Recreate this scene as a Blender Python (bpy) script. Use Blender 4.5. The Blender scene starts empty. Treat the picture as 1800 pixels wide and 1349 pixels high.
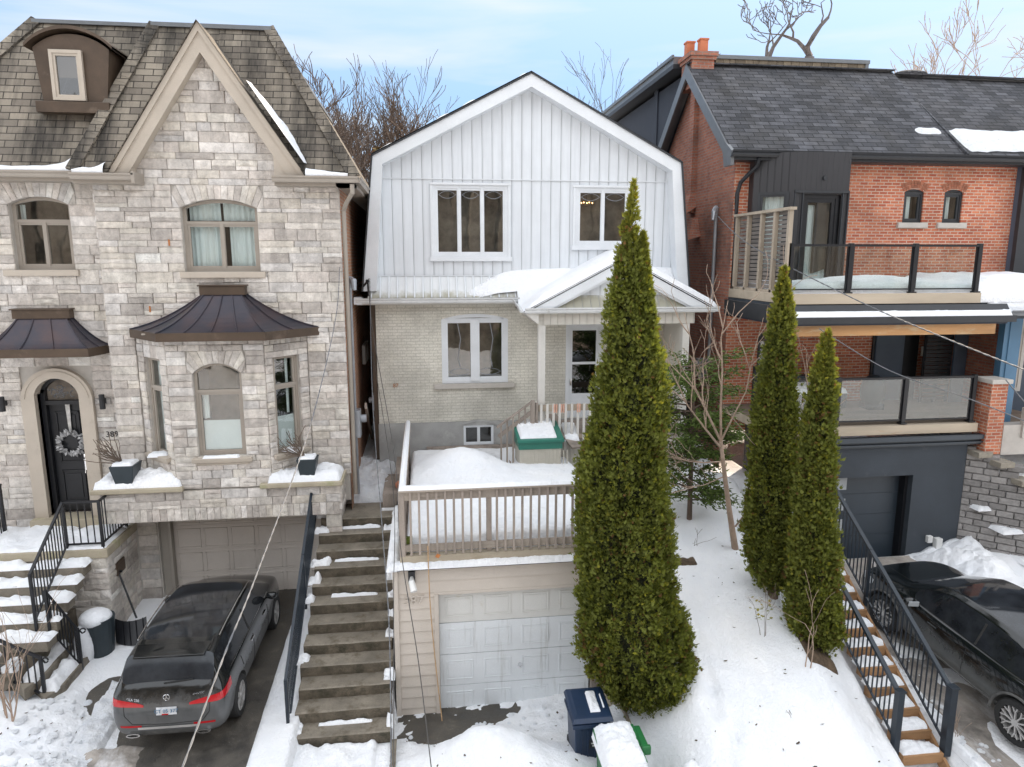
import bpy, math, random
import numpy as np
from mathutils import Vector, noise as mn
R=math.radians; PI=math.pi
SC=bpy.context.scene; COL=SC.collection
ORG={}
def tag(o,label,cat,group=None,kind=None):
    if label: o['label']=label
    if cat: o['category']=cat
    if group: o['group']=group
    if kind: o['kind']=kind
    return o
def thing(name,label,cat,loc=(0,0,0),group=None):
    o=bpy.data.objects.new(name,None); COL.objects.link(o); o.location=loc; o.empty_display_size=.2
    ORG[o.name]=Vector(loc); return tag(o,label,cat,group)
def nz(x,y,z=0.): return mn.noise(Vector((x,y,z)))
def fbm(x,y,z=0.,o=3):
    s=0;a=1;t=0
    for i in range(o):
        s+=a*mn.noise(Vector((x*2**i,y*2**i,z+7*i)));t+=a;a*=.5
    return s/t
def sst(a,b,x):
    t=min(1,max(0,(x-a)/(b-a)));return t*t*(3-2*t)
def lerp(a,b,t): return a+(b-a)*t
def pw(x,pts):
    if x<=pts[0][0]: return pts[0][1]
    for (a,va),(b,vb) in zip(pts,pts[1:]):
        if x<=b: return va+(vb-va)*(x-a)/(b-a)
    return pts[-1][1]
class MB:
    def __init__(s): s.v=[];s.f=[];s.c=[];s.m=[];s.cc=None;s.mi=0
    def face(s,pts,c=None,m=None):
        i=len(s.v); s.v+= [tuple(p) for p in pts]; s.f.append(tuple(range(i,i+len(pts)))); s.c.append(c if c is not None else s.cc); s.m.append(s.mi if m is None else m)
    def idx(s,vs,fs,c=None,m=None):
        i=len(s.v); s.v+=[tuple(p) for p in vs]
        for f in fs: s.f.append(tuple(i+k for k in f)); s.c.append(c if c is not None else s.cc); s.m.append(s.mi if m is None else m)
    def box(s,x0,x1,y0,y1,z0,z1,c=None,m=None):
        v=[(x0,y0,z0),(x1,y0,z0),(x1,y1,z0),(x0,y1,z0),(x0,y0,z1),(x1,y0,z1),(x1,y1,z1),(x0,y1,z1)]
        s.idx(v,[(0,3,2,1),(4,5,6,7),(0,1,5,4),(1,2,6,5),(2,3,7,6),(3,0,4,7)],c,m); return s
    def bar(s,p,q,w,h=None,c=None,m=None,up=(0,0,1)):
        p=Vector(p);q=Vector(q);h=w if h is None else h;d=(q-p).normalized();u=Vector(up)
        if abs(d.dot(u))>.97: u=Vector((0,1,0))
        a=d.cross(u).normalized()*(w/2);b=a.cross(d).normalized()*(h/2)
        v=[p-a-b,p+a-b,p+a+b,p-a+b,q-a-b,q+a-b,q+a+b,q-a+b]
        s.idx(v,[(0,1,2,3),(7,6,5,4),(0,4,5,1),(1,5,6,2),(2,6,7,3),(3,7,4,0)],c,m); return s
    def loft(s,rings,close=True,cap=True,c=None,m=None):
        n=len(rings[0]);vs=[p for r in rings for p in r];fs=[]
        for k in range(len(rings)-1):
            for j in range(n if close else n-1):
                a=k*n+j;b=k*n+(j+1)%n;fs.append((a,b,b+n,a+n))
        if cap and close: fs.append(tuple(range(n-1,-1,-1)));fs.append(tuple(range((len(rings)-1)*n,len(rings)*n)))
        s.idx(vs,fs,c,m); return s
    def tube(s,pts,r,n=6,c=None,m=None,cap=True):
        pts=[Vector(p) for p in pts];k=len(pts);rr=r if isinstance(r,(list,tuple)) else [r]*k
        rings=[];ref=None
        for i,p in enumerate(pts):
            d=(pts[min(i+1,k-1)]-pts[max(i-1,0)]).normalized()
            if ref is None:
                ref=Vector((0,0,1)) if abs(d.z)<.9 else Vector((1,0,0))
            a=d.cross(ref)
            if a.length<1e-4: a=d.cross(Vector((.3,1,.2)))
            a.normalize(); b=d.cross(a).normalized(); ref=-b if False else ref
            rings.append([p+(a*math.cos(2*PI*j/n)+b*math.sin(2*PI*j/n))*rr[i] for j in range(n)])
        return s.loft(rings,True,cap,c,m)
    def prism(s,poly,axis,a,b,c=None,m=None):
        # poly (u,v); axis 'y': u=x v=z ; 'x': u=y v=z ; 'z': u=x v=y
        f={'y':lambda u,v,t:(u,t,v),'x':lambda u,v,t:(t,u,v),'z':lambda u,v,t:(u,v,t)}[axis]
        return s.loft([[f(u,v,a) for u,v in poly],[f(u,v,b) for u,v in poly]],True,True,c,m)
    def lathe(s,cen,prof,n=16,axis='z',c=None,m=None,cap=True):
        cen=Vector(cen);rings=[]
        for r,h in prof:
            g=[]
            for j in range(n):
                a=2*PI*j/n;x=r*math.cos(a);y=r*math.sin(a)
                g.append(cen+Vector({'z':(x,y,h),'x':(h,x,y),'y':(x,h,y)}[axis]))
            rings.append(g)
        return s.loft(rings,True,cap,c,m)
    def sph(s,cen,r,n=8,c=None,m=None):
        if not isinstance(r,(tuple,list)): r=(r,r,r)
        rings=[]
        for i in range(1,n):
            t=PI*i/n
            rings.append([(cen[0]+r[0]*math.sin(t)*math.cos(2*PI*j/(n*2)),cen[1]+r[1]*math.sin(t)*math.sin(2*PI*j/(n*2)),cen[2]-r[2]*math.cos(t)) for j in range(n*2)])
        return s.loft(rings,True,True,c,m)
    def build(s,name,mat,parent=None,smooth=False,bevel=0,uv=True,label=None,uvs=None):
        org=ORG.get(parent.name,Vector((0,0,0))) if parent else Vector((0,0,0))
        V=np.array(s.v,dtype=float)-np.array(org)
        me=bpy.data.meshes.new(name); me.from_pydata(V.tolist(),[],s.f)
        mats=mat if isinstance(mat,(list,tuple)) else [mat]
        for m in mats: me.materials.append(m)
        if any(s.m): me.polygons.foreach_set('material_index',s.m)
        if smooth: me.polygons.foreach_set('use_smooth',[True]*len(s.f))
        nl=len(me.loops)
        if uv and len(s.f)<60000:
            W=np.array(s.v,dtype=float);out=np.zeros((nl,2));k=0
            for f in s.f:
                P=W[list(f)];n=np.zeros(3)
                for i in range(len(f)):
                    a=P[i];b=P[(i+1)%len(f)];n+=np.cross(a,b)
                L=np.linalg.norm(n); n=n/L if L>1e-12 else np.array([0,0,1.])
                t=np.array([-n[1],n[0],0.]);l=math.hypot(t[0],t[1])
                if l<.05: t=np.array([1.,0,0])
                else:
                    t/=l
                    if abs(t[0])>abs(t[1]):
                        if t[0]<0: t=-t
                    elif t[1]<0: t=-t
                b=np.cross(n,t)
                if b[2]<0 or (abs(b[2])<1e-6 and b[1]<0): b=-b
                for p in P: out[k]=(p@t,p@b);k+=1
            me.uv_layers.new(name='UVMap').data.foreach_set('uv',out.ravel())
        if any(c is not None for c in s.c):
            ca=me.color_attributes.new(name='Col',type='FLOAT_COLOR',domain='CORNER')
            arr=[]
            for f,c in zip(s.f,s.c):
                c=c if c is not None else (1,1,1)
                arr+= [c[0],c[1],c[2],1.]*len(f)
            ca.data.foreach_set('color',arr)
        me.validate(); me.update()
        o=bpy.data.objects.new(name,me); COL.objects.link(o)
        if parent: o.parent=parent
        ORG[o.name]=org
        if bevel:
            md=o.modifiers.new('b','BEVEL');md.width=bevel;md.segments=2;md.limit_method='ANGLE'
        if label: o['label']=label
        return o
def copy_tree(o,parent=None,loc=None):
    c=o.copy(); COL.objects.link(c); ORG[c.name]=ORG.get(o.name,Vector((0,0,0)))
    if parent: c.parent=parent
    if loc is not None: c.location=loc
    for ch in list(o.children): copy_tree(ch,c)
    return c
# ---------------------------------------------------------------- materials
class NT:
    def __init__(s,name):
        s.m=bpy.data.materials.new(name); s.m.use_nodes=True; s.t=s.m.node_tree; s.n=s.t.nodes; s.b=s.n['Principled BSDF']; s.o=s.n['Material Output']
    def new(s,ty,**k):
        n=s.n.new(ty)
        for a,b in k.items():
            if a.startswith('i_'): n.inputs[a[2:].replace('_',' ')].default_value=b
            else: setattr(n,a,b)
        return n
    def l(s,a,b): s.t.links.new(a,b)
    def uv(s): return s.new('ShaderNodeTexCoord').outputs['UV']
    def ob(s):
        g=s.new('ShaderNodeNewGeometry'); return g.outputs['Position']
    def noise(s,scale,detail=4,rough=.55,vec=None,stretch=None):
        v=vec or s.ob()
        if stretch:
            mp=s.new('ShaderNodeMapping'); mp.inputs['Scale'].default_value=stretch; s.l(v,mp.inputs['Vector']); v=mp.outputs[0]
        n=s.new('ShaderNodeTexNoise'); n.inputs['Scale'].default_value=scale; n.inputs['Detail'].default_value=detail; n.inputs['Roughness'].default_value=rough; s.l(v,n.inputs['Vector']); return n.outputs['Fac']
    def ramp(s,fac,stops):
        r=s.new('ShaderNodeValToRGB'); e=r.color_ramp.elements
        while len(e)<len(stops): e.new(.5)
        for k,(p,c) in zip(e,stops):
            k.position=p; k.color=(c[0],c[1],c[2],1) if isinstance(c,(tuple,list)) else (c,c,c,1)
        s.l(fac,r.inputs[0]); return r.outputs[0]
    def mix(s,fac,a,b,mode='MIX'):
        m=s.new('ShaderNodeMix',data_type='RGBA',blend_type=mode)
        for val,idx in((fac,0),(a,6),(b,7)):
            if hasattr(val,'links'): s.l(val,m.inputs[idx])
            else: m.inputs[idx].default_value=val if idx==0 else (*val[:3],1)
        return m.outputs[2]
    def math(s,op,a,b=0.):
        m=s.new('ShaderNodeMath',operation=op)
        for val,idx in((a,0),(b,1)):
            if hasattr(val,'links'): s.l(val,m.inputs[idx])
            else: m.inputs[idx].default_value=val
        return m.outputs[0]
    def xyz(s,v):
        x=s.new('ShaderNodeSeparateXYZ'); s.l(v,x.inputs[0]); return x.outputs
    def col(s,c):
        if hasattr(c,'links'): s.l(c,s.b.inputs['Base Color'])
        else: s.b.inputs['Base Color'].default_value=(*c,1)
    def bump(s,h,dist=.01,strength=1.):
        b=s.new('ShaderNodeBump'); b.inputs['Distance'].default_value=dist; b.inputs['Strength'].default_value=strength
        s.l(h,b.inputs['Height']); s.l(b.outputs[0],s.b.inputs['Normal']); return s
    def set(s,**k):
        for a,v in k.items():
            i=s.b.inputs[a.replace('_',' ')]
            if hasattr(v,'links'): s.l(v,i)
            else: i.default_value=v
        return s
def simple(name,c,rough=.6,var=.12,scale=6,bump=.0,bscale=40,metal=0,stretch=None,dirt=None,spec=None,fine=.06):
    t=NT(name)
    n=t.noise(scale,5,.6,stretch=stretch); lo=[x*(1-var) for x in c]; hi=[min(1,x*(1+var)) for x in c]
    k=t.ramp(n,[(.3,lo),(.7,hi)])
    if fine:
        f=t.noise(90,3,.6); k=t.mix(1.,k,t.ramp(f,[(.3,1-fine*2),(.7,1)]),'MULTIPLY')
    if dirt:
        d=t.noise(dirt[1],6,.7,stretch=dirt[3] if len(dirt)>3 else None); k=t.mix(t.ramp(d,[(dirt[2],0.),(min(1,dirt[2]+.18),1.)]),k,dirt[0])
    t.col(k); t.set(Roughness=rough,Metallic=metal)
    if spec is not None: t.b.inputs['Specular IOR Level'].default_value=spec
    if bump: t.bump(t.noise(bscale,4,.6,stretch=stretch),bump)
    return t.m
def brickmat(name,c1,c2,mortar,bw=.215,rh=.074,ms=.011,var=None,bd=.006,rough=.85,dirt=None,bias=0.,off=.5,msm=.1):
    t=NT(name); b=t.new('ShaderNodeTexBrick'); t.l(t.uv(),b.inputs['Vector'])
    b.offset=off
    b.inputs['Scale'].default_value=1; b.inputs['Brick Width'].default_value=bw; b.inputs['Row Height'].default_value=rh
    b.inputs['Mortar Size'].default_value=ms; b.inputs['Mortar Smooth'].default_value=msm; b.inputs['Bias'].default_value=bias
    b.inputs['Color1'].default_value=(*c1,1); b.inputs['Color2'].default_value=(*c2,1); b.inputs['Mortar'].default_value=(*mortar,1)
    k=b.outputs['Color']
    n=t.noise(1.1,5,.6); k=t.mix(1.,k,t.ramp(n,[(.3,.72),(.7,1.12)]),'MULTIPLY')
    n2=t.noise(28,4,.7); k=t.mix(1.,k,t.ramp(n2,[(.3,.78),(.7,1.15)]),'MULTIPLY')
    if dirt:
        d=t.noise(dirt[1],5,.65); k=t.mix(t.ramp(d,[(dirt[2],0.),(min(1,dirt[2]+.2),dirt[3])]),k,dirt[0])
    t.col(k); t.set(Roughness=rough)
    h=t.math('ADD',t.math('MULTIPLY',b.outputs['Fac'],-1.),t.math('MULTIPLY',n2,.5))
    t.bump(h,bd); return t.m
M={}
def shingle(name,cols,bw=.32,rh=.145,gap=.012,var=.5,snowy=False):
    t=NT(name); uv=t.uv(); b=t.new('ShaderNodeTexBrick'); t.l(uv,b.inputs['Vector'])
    b.inputs['Scale'].default_value=1;b.inputs['Brick Width'].default_value=bw;b.inputs['Row Height'].default_value=rh
    b.inputs['Mortar Size'].default_value=gap;b.inputs['Mortar Smooth'].default_value=.3
    b.inputs['Color1'].default_value=(*cols[0],1);b.inputs['Color2'].default_value=(*cols[1],1);b.inputs['Mortar'].default_value=(*[x*.35 for x in cols[0]],1)
    n=t.noise(.9,5,.65); k=t.mix(t.ramp(n,[(.42,0.),(.68,1.)]),b.outputs['Color'],cols[2])
    k=t.mix(.55,k,b.outputs['Color']); k=t.mix(b.outputs['Fac'],k,[x*.3 for x in cols[0]])
    g=t.noise(160,3,.7); k=t.mix(1.,k,t.ramp(g,[(.3,.7),(.7,1.25)]),'MULTIPLY')
    # stain streaks running down the slope
    s=t.noise(1.6,5,.7,vec=uv,stretch=(1.,.16,1.)); k=t.mix(1.,k,t.ramp(s,[(.35,1-var),(.6,1.1)]),'MULTIPLY')
    t.col(k); t.set(Roughness=.9)
    y=t.xyz(uv)[1]; fr=t.math('FRACT',t.math('DIVIDE',y,rh))
    h=t.math('ADD',t.math('MULTIPLY',fr,-.8),t.math('MULTIPLY',b.outputs['Fac'],-.7)); h=t.math('ADD',h,t.math('MULTIPLY',g,.35))
    t.bump(h,.014); return t.m
def colmat(name,rough=.8,nsc=14,namt=.25,bd=.012,bsc=22,tint=None,spec=.5,backlit=0.,streak=0):
    t=NT(name); a=t.new('ShaderNodeVertexColor',layer_name='Col'); k=a.outputs['Color']
    n=t.noise(nsc,5,.65); k=t.mix(1.,k,t.ramp(n,[(.28,1-namt),(.72,1+namt*.5)]),'MULTIPLY')
    if streak: k=t.mix(1.,k,t.ramp(t.noise(2.4,5,.7,stretch=(1.6,1.6,.22)),[(.38,1-streak),(.58,1.04)]),'MULTIPLY')
    t.col(k); t.set(Roughness=rough); t.b.inputs['Specular IOR Level'].default_value=spec
    if bd: t.bump(t.noise(bsc,5,.7),bd)
    return t.m
def glassmat(name,tint=(.75,.8,.8),refl=.12,rough=.02,mul=1.15):
    t=NT(name); t.n.remove(t.b)
    tr=t.new('ShaderNodeBsdfTransparent'); tr.inputs[0].default_value=(*tint,1)
    gl=t.new('ShaderNodeBsdfGlossy'); gl.inputs[0].default_value=(1,1,1,1); gl.inputs['Roughness'].default_value=rough
    lw=t.new('ShaderNodeLayerWeight'); lw.inputs[0].default_value=.5
    f=t.math('ADD',t.math('MULTIPLY',t.math('ADD',t.math('MULTIPLY',t.math('POWER',lw.outputs['Facing'],5.),.95),.045),mul),refl)
    bp=t.new('ShaderNodeBump'); bp.inputs['Distance'].default_value=.004; t.l(t.noise(1.3,2,.5),bp.inputs['Height']); t.l(bp.outputs[0],gl.inputs['Normal'])
    mx=t.new('ShaderNodeMixShader'); t.l(f,mx.inputs[0]); t.l(tr.outputs[0],mx.inputs[1]); t.l(gl.outputs[0],mx.inputs[2]); t.l(mx.outputs[0],t.o.inputs[0])
    return t.m
def mats():
    t=NT('snow'); n=t.noise(1.2,4,.5); f=t.noise(38,4,.7); g=t.noise(7,4,.6)
    t.col(t.ramp(n,[(.3,(.88,.905,.945)),(.7,(.94,.945,.955))])); t.set(Roughness=.75); t.b.inputs['Specular IOR Level'].default_value=.25
    f2=t.noise(16,5,.75); cr=t.ramp(f2,[(.42,0.),(.62,1.)]); t.bump(t.math('ADD',t.math('ADD',t.math('MULTIPLY',f,.45),g),t.math('MULTIPLY',cr,.3)),.032,.9); M['snow']=t.m
    t=NT('snow_trodden'); n=t.noise(3.5,6,.7); f=t.noise(24,5,.75); d=t.noise(11,5,.8)
    k=t.mix(t.ramp(d,[(.6,0.),(.74,1.)]),t.ramp(n,[(.35,(.80,.83,.88)),(.65,(.91,.925,.94))]),(.22,.19,.16))
    t.col(k);t.set(Roughness=.7); t.bump(t.math('ADD',f,n),.07,.9); M['snow_trodden']=t.m
    t=NT('asphalt'); n=t.noise(2.2,6,.7); f=t.noise(70,3,.8); k=t.ramp(n,[(.3,(.040,.037,.034)),(.55,(.085,.075,.062)),(.75,(.16,.14,.115))])
    k=t.mix(t.ramp(f,[(.62,0.),(.7,.45)]),k,(.5,.5,.48)); t.col(k); t.set(Roughness=t.ramp(n,[(.35,.35),(.6,.85)])); t.bump(f,.008); M['asphalt']=t.m
    M['slush']=simple('slush',(.30,.27,.24),.55,.5,2.2,.03,9,dirt=((.55,.54,.54),3.,.52,(1,.35,1)))
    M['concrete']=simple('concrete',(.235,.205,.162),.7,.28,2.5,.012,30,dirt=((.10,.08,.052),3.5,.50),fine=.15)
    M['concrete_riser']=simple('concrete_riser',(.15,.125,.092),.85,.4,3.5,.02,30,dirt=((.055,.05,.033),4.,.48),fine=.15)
    M['stone']=colmat('ashlar_stone',.85,7,.30,.05,11,streak=.16)
    M['mortar']=simple('mortar',(.47,.44,.40),.9,.1,5)
    M['caststone']=simple('cast_stone',(.47,.41,.34),.7,.07,2.,.002,60,dirt=((.33,.28,.23),2.5,.60))
    M['ledge']=simple('ledge_stone',(.40,.35,.26),.8,.15,3,.004,40,dirt=((.24,.25,.12),3.,.55))
    M['taupe']=simple('taupe_paint',(.33,.29,.245),.5,.06,2)
    M['taupe_dk']=simple('taupe_dark',(.34,.31,.27),.5,.06,2)
    M['gar_taupe']=simple('garage_taupe',(.56,.51,.46),.5,.05,2)
    M['bronze']=simple('bronze_metal',(.082,.056,.038),.42,.25,2.2,metal=.3,dirt=((.16,.12,.09),1.7,.6))
    t=NT('copper'); n=t.noise(1.6,4,.6); k=t.ramp(n,[(.3,(.024,.032,.048)),(.52,(.045,.040,.052)),(.80,(.085,.052,.05))]); t.col(k); t.set(Roughness=.38,Metallic=.3); t.bump(t.noise(3,3,.5),.006); M['copper']=t.m
    M['shingle_l']=shingle('taupe_shingle',((.17,.145,.118),(.30,.26,.205),(.075,.067,.058)),.34,.155,.010,.78)
    M['shingle_d']=shingle('charcoal_shingle',((.034,.036,.043),(.105,.107,.12),(.075,.068,.06)),.38,.17,.012,.4)
    M['darkbrick']=brickmat('brown_brick',(.36,.15,.075),(.48,.21,.11),(.38,.30,.23))
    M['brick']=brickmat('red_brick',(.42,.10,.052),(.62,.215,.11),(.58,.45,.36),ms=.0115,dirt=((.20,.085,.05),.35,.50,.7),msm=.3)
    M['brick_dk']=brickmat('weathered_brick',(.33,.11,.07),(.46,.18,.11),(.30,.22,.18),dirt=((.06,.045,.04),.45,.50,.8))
    M['paintbrick']=brickmat('cream_brick',(.68,.66,.58),(.74,.715,.64),(.56,.54,.47),ms=.008,bd=.005,rough=.6,dirt=((.36,.345,.31),1.2,.56,.5))
    M['parge']=simple('grey_parging',(.36,.36,.35),.85,.2,1.6,.004,30,dirt=((.5,.5,.48),1.2,.55))
    # vertical white siding: seams by position, stains of its own
    def vs(name,c,w=.236,mildew=False,axis=0):
        t=NT(name); p=t.xyz(t.ob()); x=t.math('FRACT',t.math('DIVIDE',t.math('ADD',p[axis],50.),w))
        e=t.math('MINIMUM',x,t.math('SUBTRACT',1.,x)); seam=t.ramp(e,[(.012,0.),(.035,1.)])
        e2=t.ramp(t.math('ABSOLUTE',t.math('SUBTRACT',x,.13)),[(.0,.0),(.02,1.)])
        n=t.noise(1.5,5,.6); k=t.ramp(n,[(.3,[a*.93 for a in c]),(.7,c)])
        st=t.noise(3.,5,.7,stretch=(2.2,1,.16)); k=t.mix(1.,k,t.ramp(st,[(.4,.93),(.6,1.)]),'MULTIPLY')
        if mildew:
            d=t.noise(2.6,6,.72,stretch=(1.,1,.5)); zz=t.ramp(p[2],[(0,0.),(1,1.)])
            zf=t.math('SUBTRACT',1.,t.math('MULTIPLY',t.math('SUBTRACT',p[2],7.42),2.2)); 
            k=t.mix(t.ramp(t.math('MULTIPLY',d,zf),[(.30,0.),(.52,.85)]),k,(.33,.31,.22))
        k=t.mix(seam,[a*.5 for a in c],k); k=t.mix(1.,k,t.ramp(e2,[(0,.86),(1,1.)]),'MULTIPLY'); t.col(k); t.set(Roughness=.42)
        t.bump(t.math('ADD',seam,t.math('MULTIPLY',e2,.4)),.01); return t.m
    M['vsiding']=vs('white_vertical_siding',(.72,.755,.79)); M['vpent']=vs('mildewed_siding',(.70,.72,.73),.20,True)
    M['vporch']=vs('beige_vertical_siding',(.60,.57,.51),.17); M['vblack']=vs('black_vertical_siding',(.028,.028,.032),.13)
    M['white']=simple('white_trim',(.73,.76,.79),.4,.05,2,dirt=((.5,.5,.5),3.,.68))
    M['offwhite']=simple('offwhite_trim',(.62,.60,.56),.45,.08,2)
    M['gutterw']=simple('white_gutter',(.62,.63,.63),.4,.12,2,dirt=((.3,.29,.27),3.,.6))
    M['beigelap']=simple('beige_lap',(.58,.52,.455),.5,.06,1.5,dirt=((.46,.41,.36),2.,.58,(1,1,.3)))
    M['gardoor']=simple('garage_white',(.74,.77,.79),.42,.06,1.2,dirt=((.50,.51,.50),2.3,.56,(3,1,.25)))
    M['gardoor_b']=simple('garage_beigewhite',(.66,.655,.625),.45,.05,1.2,dirt=((.5,.45,.36),2.3,.62))
    M['wood']=simple('grey_wood',(.33,.28,.24),.85,.3,3,.006,25,stretch=(1,1,.15),dirt=((.13,.11,.09),5.,.56,(1,1,.2)),fine=.12)
    M['woodh']=simple('grey_wood_rail',(.36,.31,.26),.85,.3,3,.006,25,stretch=(.15,1,1),dirt=((.15,.125,.095),5.,.56,(.2,1,1)),fine=.12)
    M['woodbeam']=simple('weathered_beam',(.36,.31,.235),.85,.25,3,.01,20,stretch=(.15,1,1),dirt=((.17,.14,.08),4.,.55,(.2,1,1)))
    M['treadwood']=simple('brown_timber',(.30,.165,.075),.8,.35,4,.008,25,stretch=(.2,1,1))
    M['cedarbeam']=simple('orange_timber',(.50,.27,.11),.6,.3,3,.003,20,stretch=(.12,1,1),dirt=((.52,.42,.27),5.,.54,(.25,1,1)))
    M['screenwood']=simple('taupe_screen_wood',(.38,.32,.25),.8,.2,4,.004,20,stretch=(1,1,.2))
    M['screenslat']=simple('grey_slats',(.17,.15,.135),.85,.4,5,.004,20,stretch=(1,.15,1))
    M['fasciawood']=simple('pale_deck_fascia',(.46,.39,.30),.8,.15,3,.003,20,stretch=(.15,1,1),dirt=((.35,.2,.1),4.,.6,(.2,1,1)))
    M['black']=simple('black_metal',(.012,.013,.016),.4,.2,8,spec=.4)
    M['blackm']=simple('black_trim',(.022,.025,.03),.5,.15,5)
    M['iron']=simple('blueblack_iron',(.010,.018,.028),.4,.2,8)
    M['slate']=simple('charcoal_stucco',(.045,.055,.068),.75,.12,1.5,.004,70,dirt=((.10,.105,.11),1.2,.6))
    M['deckfloor']=simple('brown_deck_boards',(.20,.155,.12),.8,.25,4,.004,20,stretch=(.15,1,1)); M['navy']=simple('navy_stucco',(.040,.048,.066),.8,.1,2)
    M['dkgarage']=simple('dark_garage',(.032,.045,.060),.4,.1,2)
    M['frosted']=simple('frosted_pane',(.42,.45,.47),.3,.05,2)
    M['greyrail']=simple('grey_metal',(.16,.17,.18),.4,.1,5,metal=.3)
    M['galv']=simple('galvanised',(.34,.36,.39),.4,.12,5,metal=.5)
    M['block']=colmat('grey_block',.9,12,.3,.02,18)
    M['bluepaint']=simple('blue_paint',(.07,.17,.28),.5,.1,2)
    M['blueslate']=simple('blue_grey_siding',(.075,.10,.14),.6,.1,2)
    M['limestone']=simple('limestone_sill',(.50,.47,.43),.8,.1,4,.003,40)
    M['terracotta']=simple('terracotta',(.52,.17,.08),.7,.12,4)
    M['glass']=glassmat('window_glass',(.80,.85,.85),.07); M['glassclear']=glassmat('railing_glass',(.88,.91,.90),.02,mul=1.)
    M['glassdark']=glassmat('dark_glass',(.16,.18,.20),.06)
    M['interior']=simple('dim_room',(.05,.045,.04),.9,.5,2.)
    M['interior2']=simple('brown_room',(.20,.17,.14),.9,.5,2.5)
    M['curtain']=simple('white_curtain',(.80,.84,.82),.9,.08,3,stretch=(4,4,.2))
    M['blind']=simple('frosted_film',(.60,.64,.62),.6,.05,2)
    M['bark']=simple('pale_bark',(.36,.265,.20),.85,.25,6,.004,60)
    M['barkgrey']=simple('grey_bark',(.13,.112,.105),.9,.3,4,.006,40)
    M['barkbrown']=simple('brown_bark',(.125,.088,.066),.9,.3,4)
    M['leaf']=colmat('cedar_leaf',.65,30,.35,0,20,spec=.25)
    M['greenp']=simple('green_plastic',(.02,.16,.115),.38,.08,4)
    M['greenbin']=simple('bin_green',(.02,.15,.045),.4,.1,4)
    M['bluebin']=simple('bin_navy',(.010,.026,.062),.42,.15,4,fine=.03)
    M['putty']=simple('putty_plastic',(.50,.47,.40),.5,.06,4,dirt=((.38,.35,.29),3.,.6))
    M['planter']=simple('dark_planter',(.022,.034,.042),.45,.15,4)
    M['twig']=simple('dry_twig',(.15,.115,.09),.9,.3,9)
    M['silver']=simple('silver_wreath',(.45,.44,.42),.4,.3,12,metal=.3)
    M['cable']=simple('grey_cable',(.15,.155,.165),.5,.3,14)
    M['cabledk']=simple('dark_cable',(.07,.065,.06),.6,.3,14)
    M['cableor']=simple('orange_cable',(.5,.32,.17),.6,.2,14)
    M['whitepl']=simple('white_plastic',(.78,.78,.76),.35,.05,4)
    M['chrome']=simple('chrome',(.75,.75,.76),.18,.05,3,metal=1.,fine=0)
    M['rubber']=simple('tyre_rubber',(.022,.022,.022),.8,.3,6,.003,50,fine=.2)
    M['alloy']=simple('alloy_rim',(.52,.51,.50),.35,.15,5,metal=.3)
    M['soil']=simple('litter_soil',(.10,.07,.045),.95,.5,8,.03,20)
    M['rust']=simple('rust',(.42,.16,.05),.9,.2,20)
mats()
# ---------------------------------------------------------------- wall helpers
def holewall(mb,y,x0,x1,z0,z1,holes,depth=.12,ax='y',sgn=1,c=None):
    # wall in plane y (facing -Y) or plane x=y when ax='x'; holes: (x0,x1,z0,z1)
    f=(lambda u,d,v:(u,y+d*sgn,v)) if ax=='y' else (lambda u,d,v:(y+d*sgn,u,v))
    xs=sorted({x0,x1,*[min(max(h[k],x0),x1) for h in holes for k in(0,1)]}); zs=sorted({z0,z1,*[min(max(h[k],z0),z1) for h in holes for k in(2,3)]})
    for a,b in zip(xs,xs[1:]):
        for p,q in zip(zs,zs[1:]):
            cx=(a+b)/2;cz=(p+q)/2
            if any(h[0]<cx<h[1] and h[2]<cz<h[3] for h in holes): continue
            mb.face([f(a,0,p),f(b,0,p),f(b,0,q),f(a,0,q)],c)
    for h in holes:
        a,b,p,q=h
        mb.face([f(a,0,p),f(a,depth,p),f(a,depth,q),f(a,0,q)],c); mb.face([f(b,0,p),f(b,0,q),f(b,depth,q),f(b,depth,p)],c)
        mb.face([f(a,0,p),f(b,0,p),f(b,depth,p),f(a,depth,p)],c); mb.face([f(a,0,q),f(a,depth,q),f(b,depth,q),f(b,0,q)],c)
def clip(poly,hp):
    for (a,b,c) in hp:     # keep a*u+b*v<=c
        out=[]
        for i in range(len(poly)):
            p=poly[i];q=poly[(i+1)%len(poly)];dp=a*p[0]+b*p[1]-c;dq=a*q[0]+b*q[1]-c
            if dp<=0: out.append(p)
            if dp*dq<0:
                t=dp/(dp-dq); out.append((p[0]+(q[0]-p[0])*t,p[1]+(q[1]-p[1])*t))
        poly=out
        if len(poly)<3: return []
    return poly
STC=[(.60,.555,.515),(.645,.60,.56),(.55,.505,.465),(.52,.475,.44),(.62,.575,.53),(.49,.445,.41),(.68,.64,.61),(.44,.40,.37),(.60,.55,.49),(.56,.53,.51),(.60,.56,.51),(.57,.515,.475)]
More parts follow.
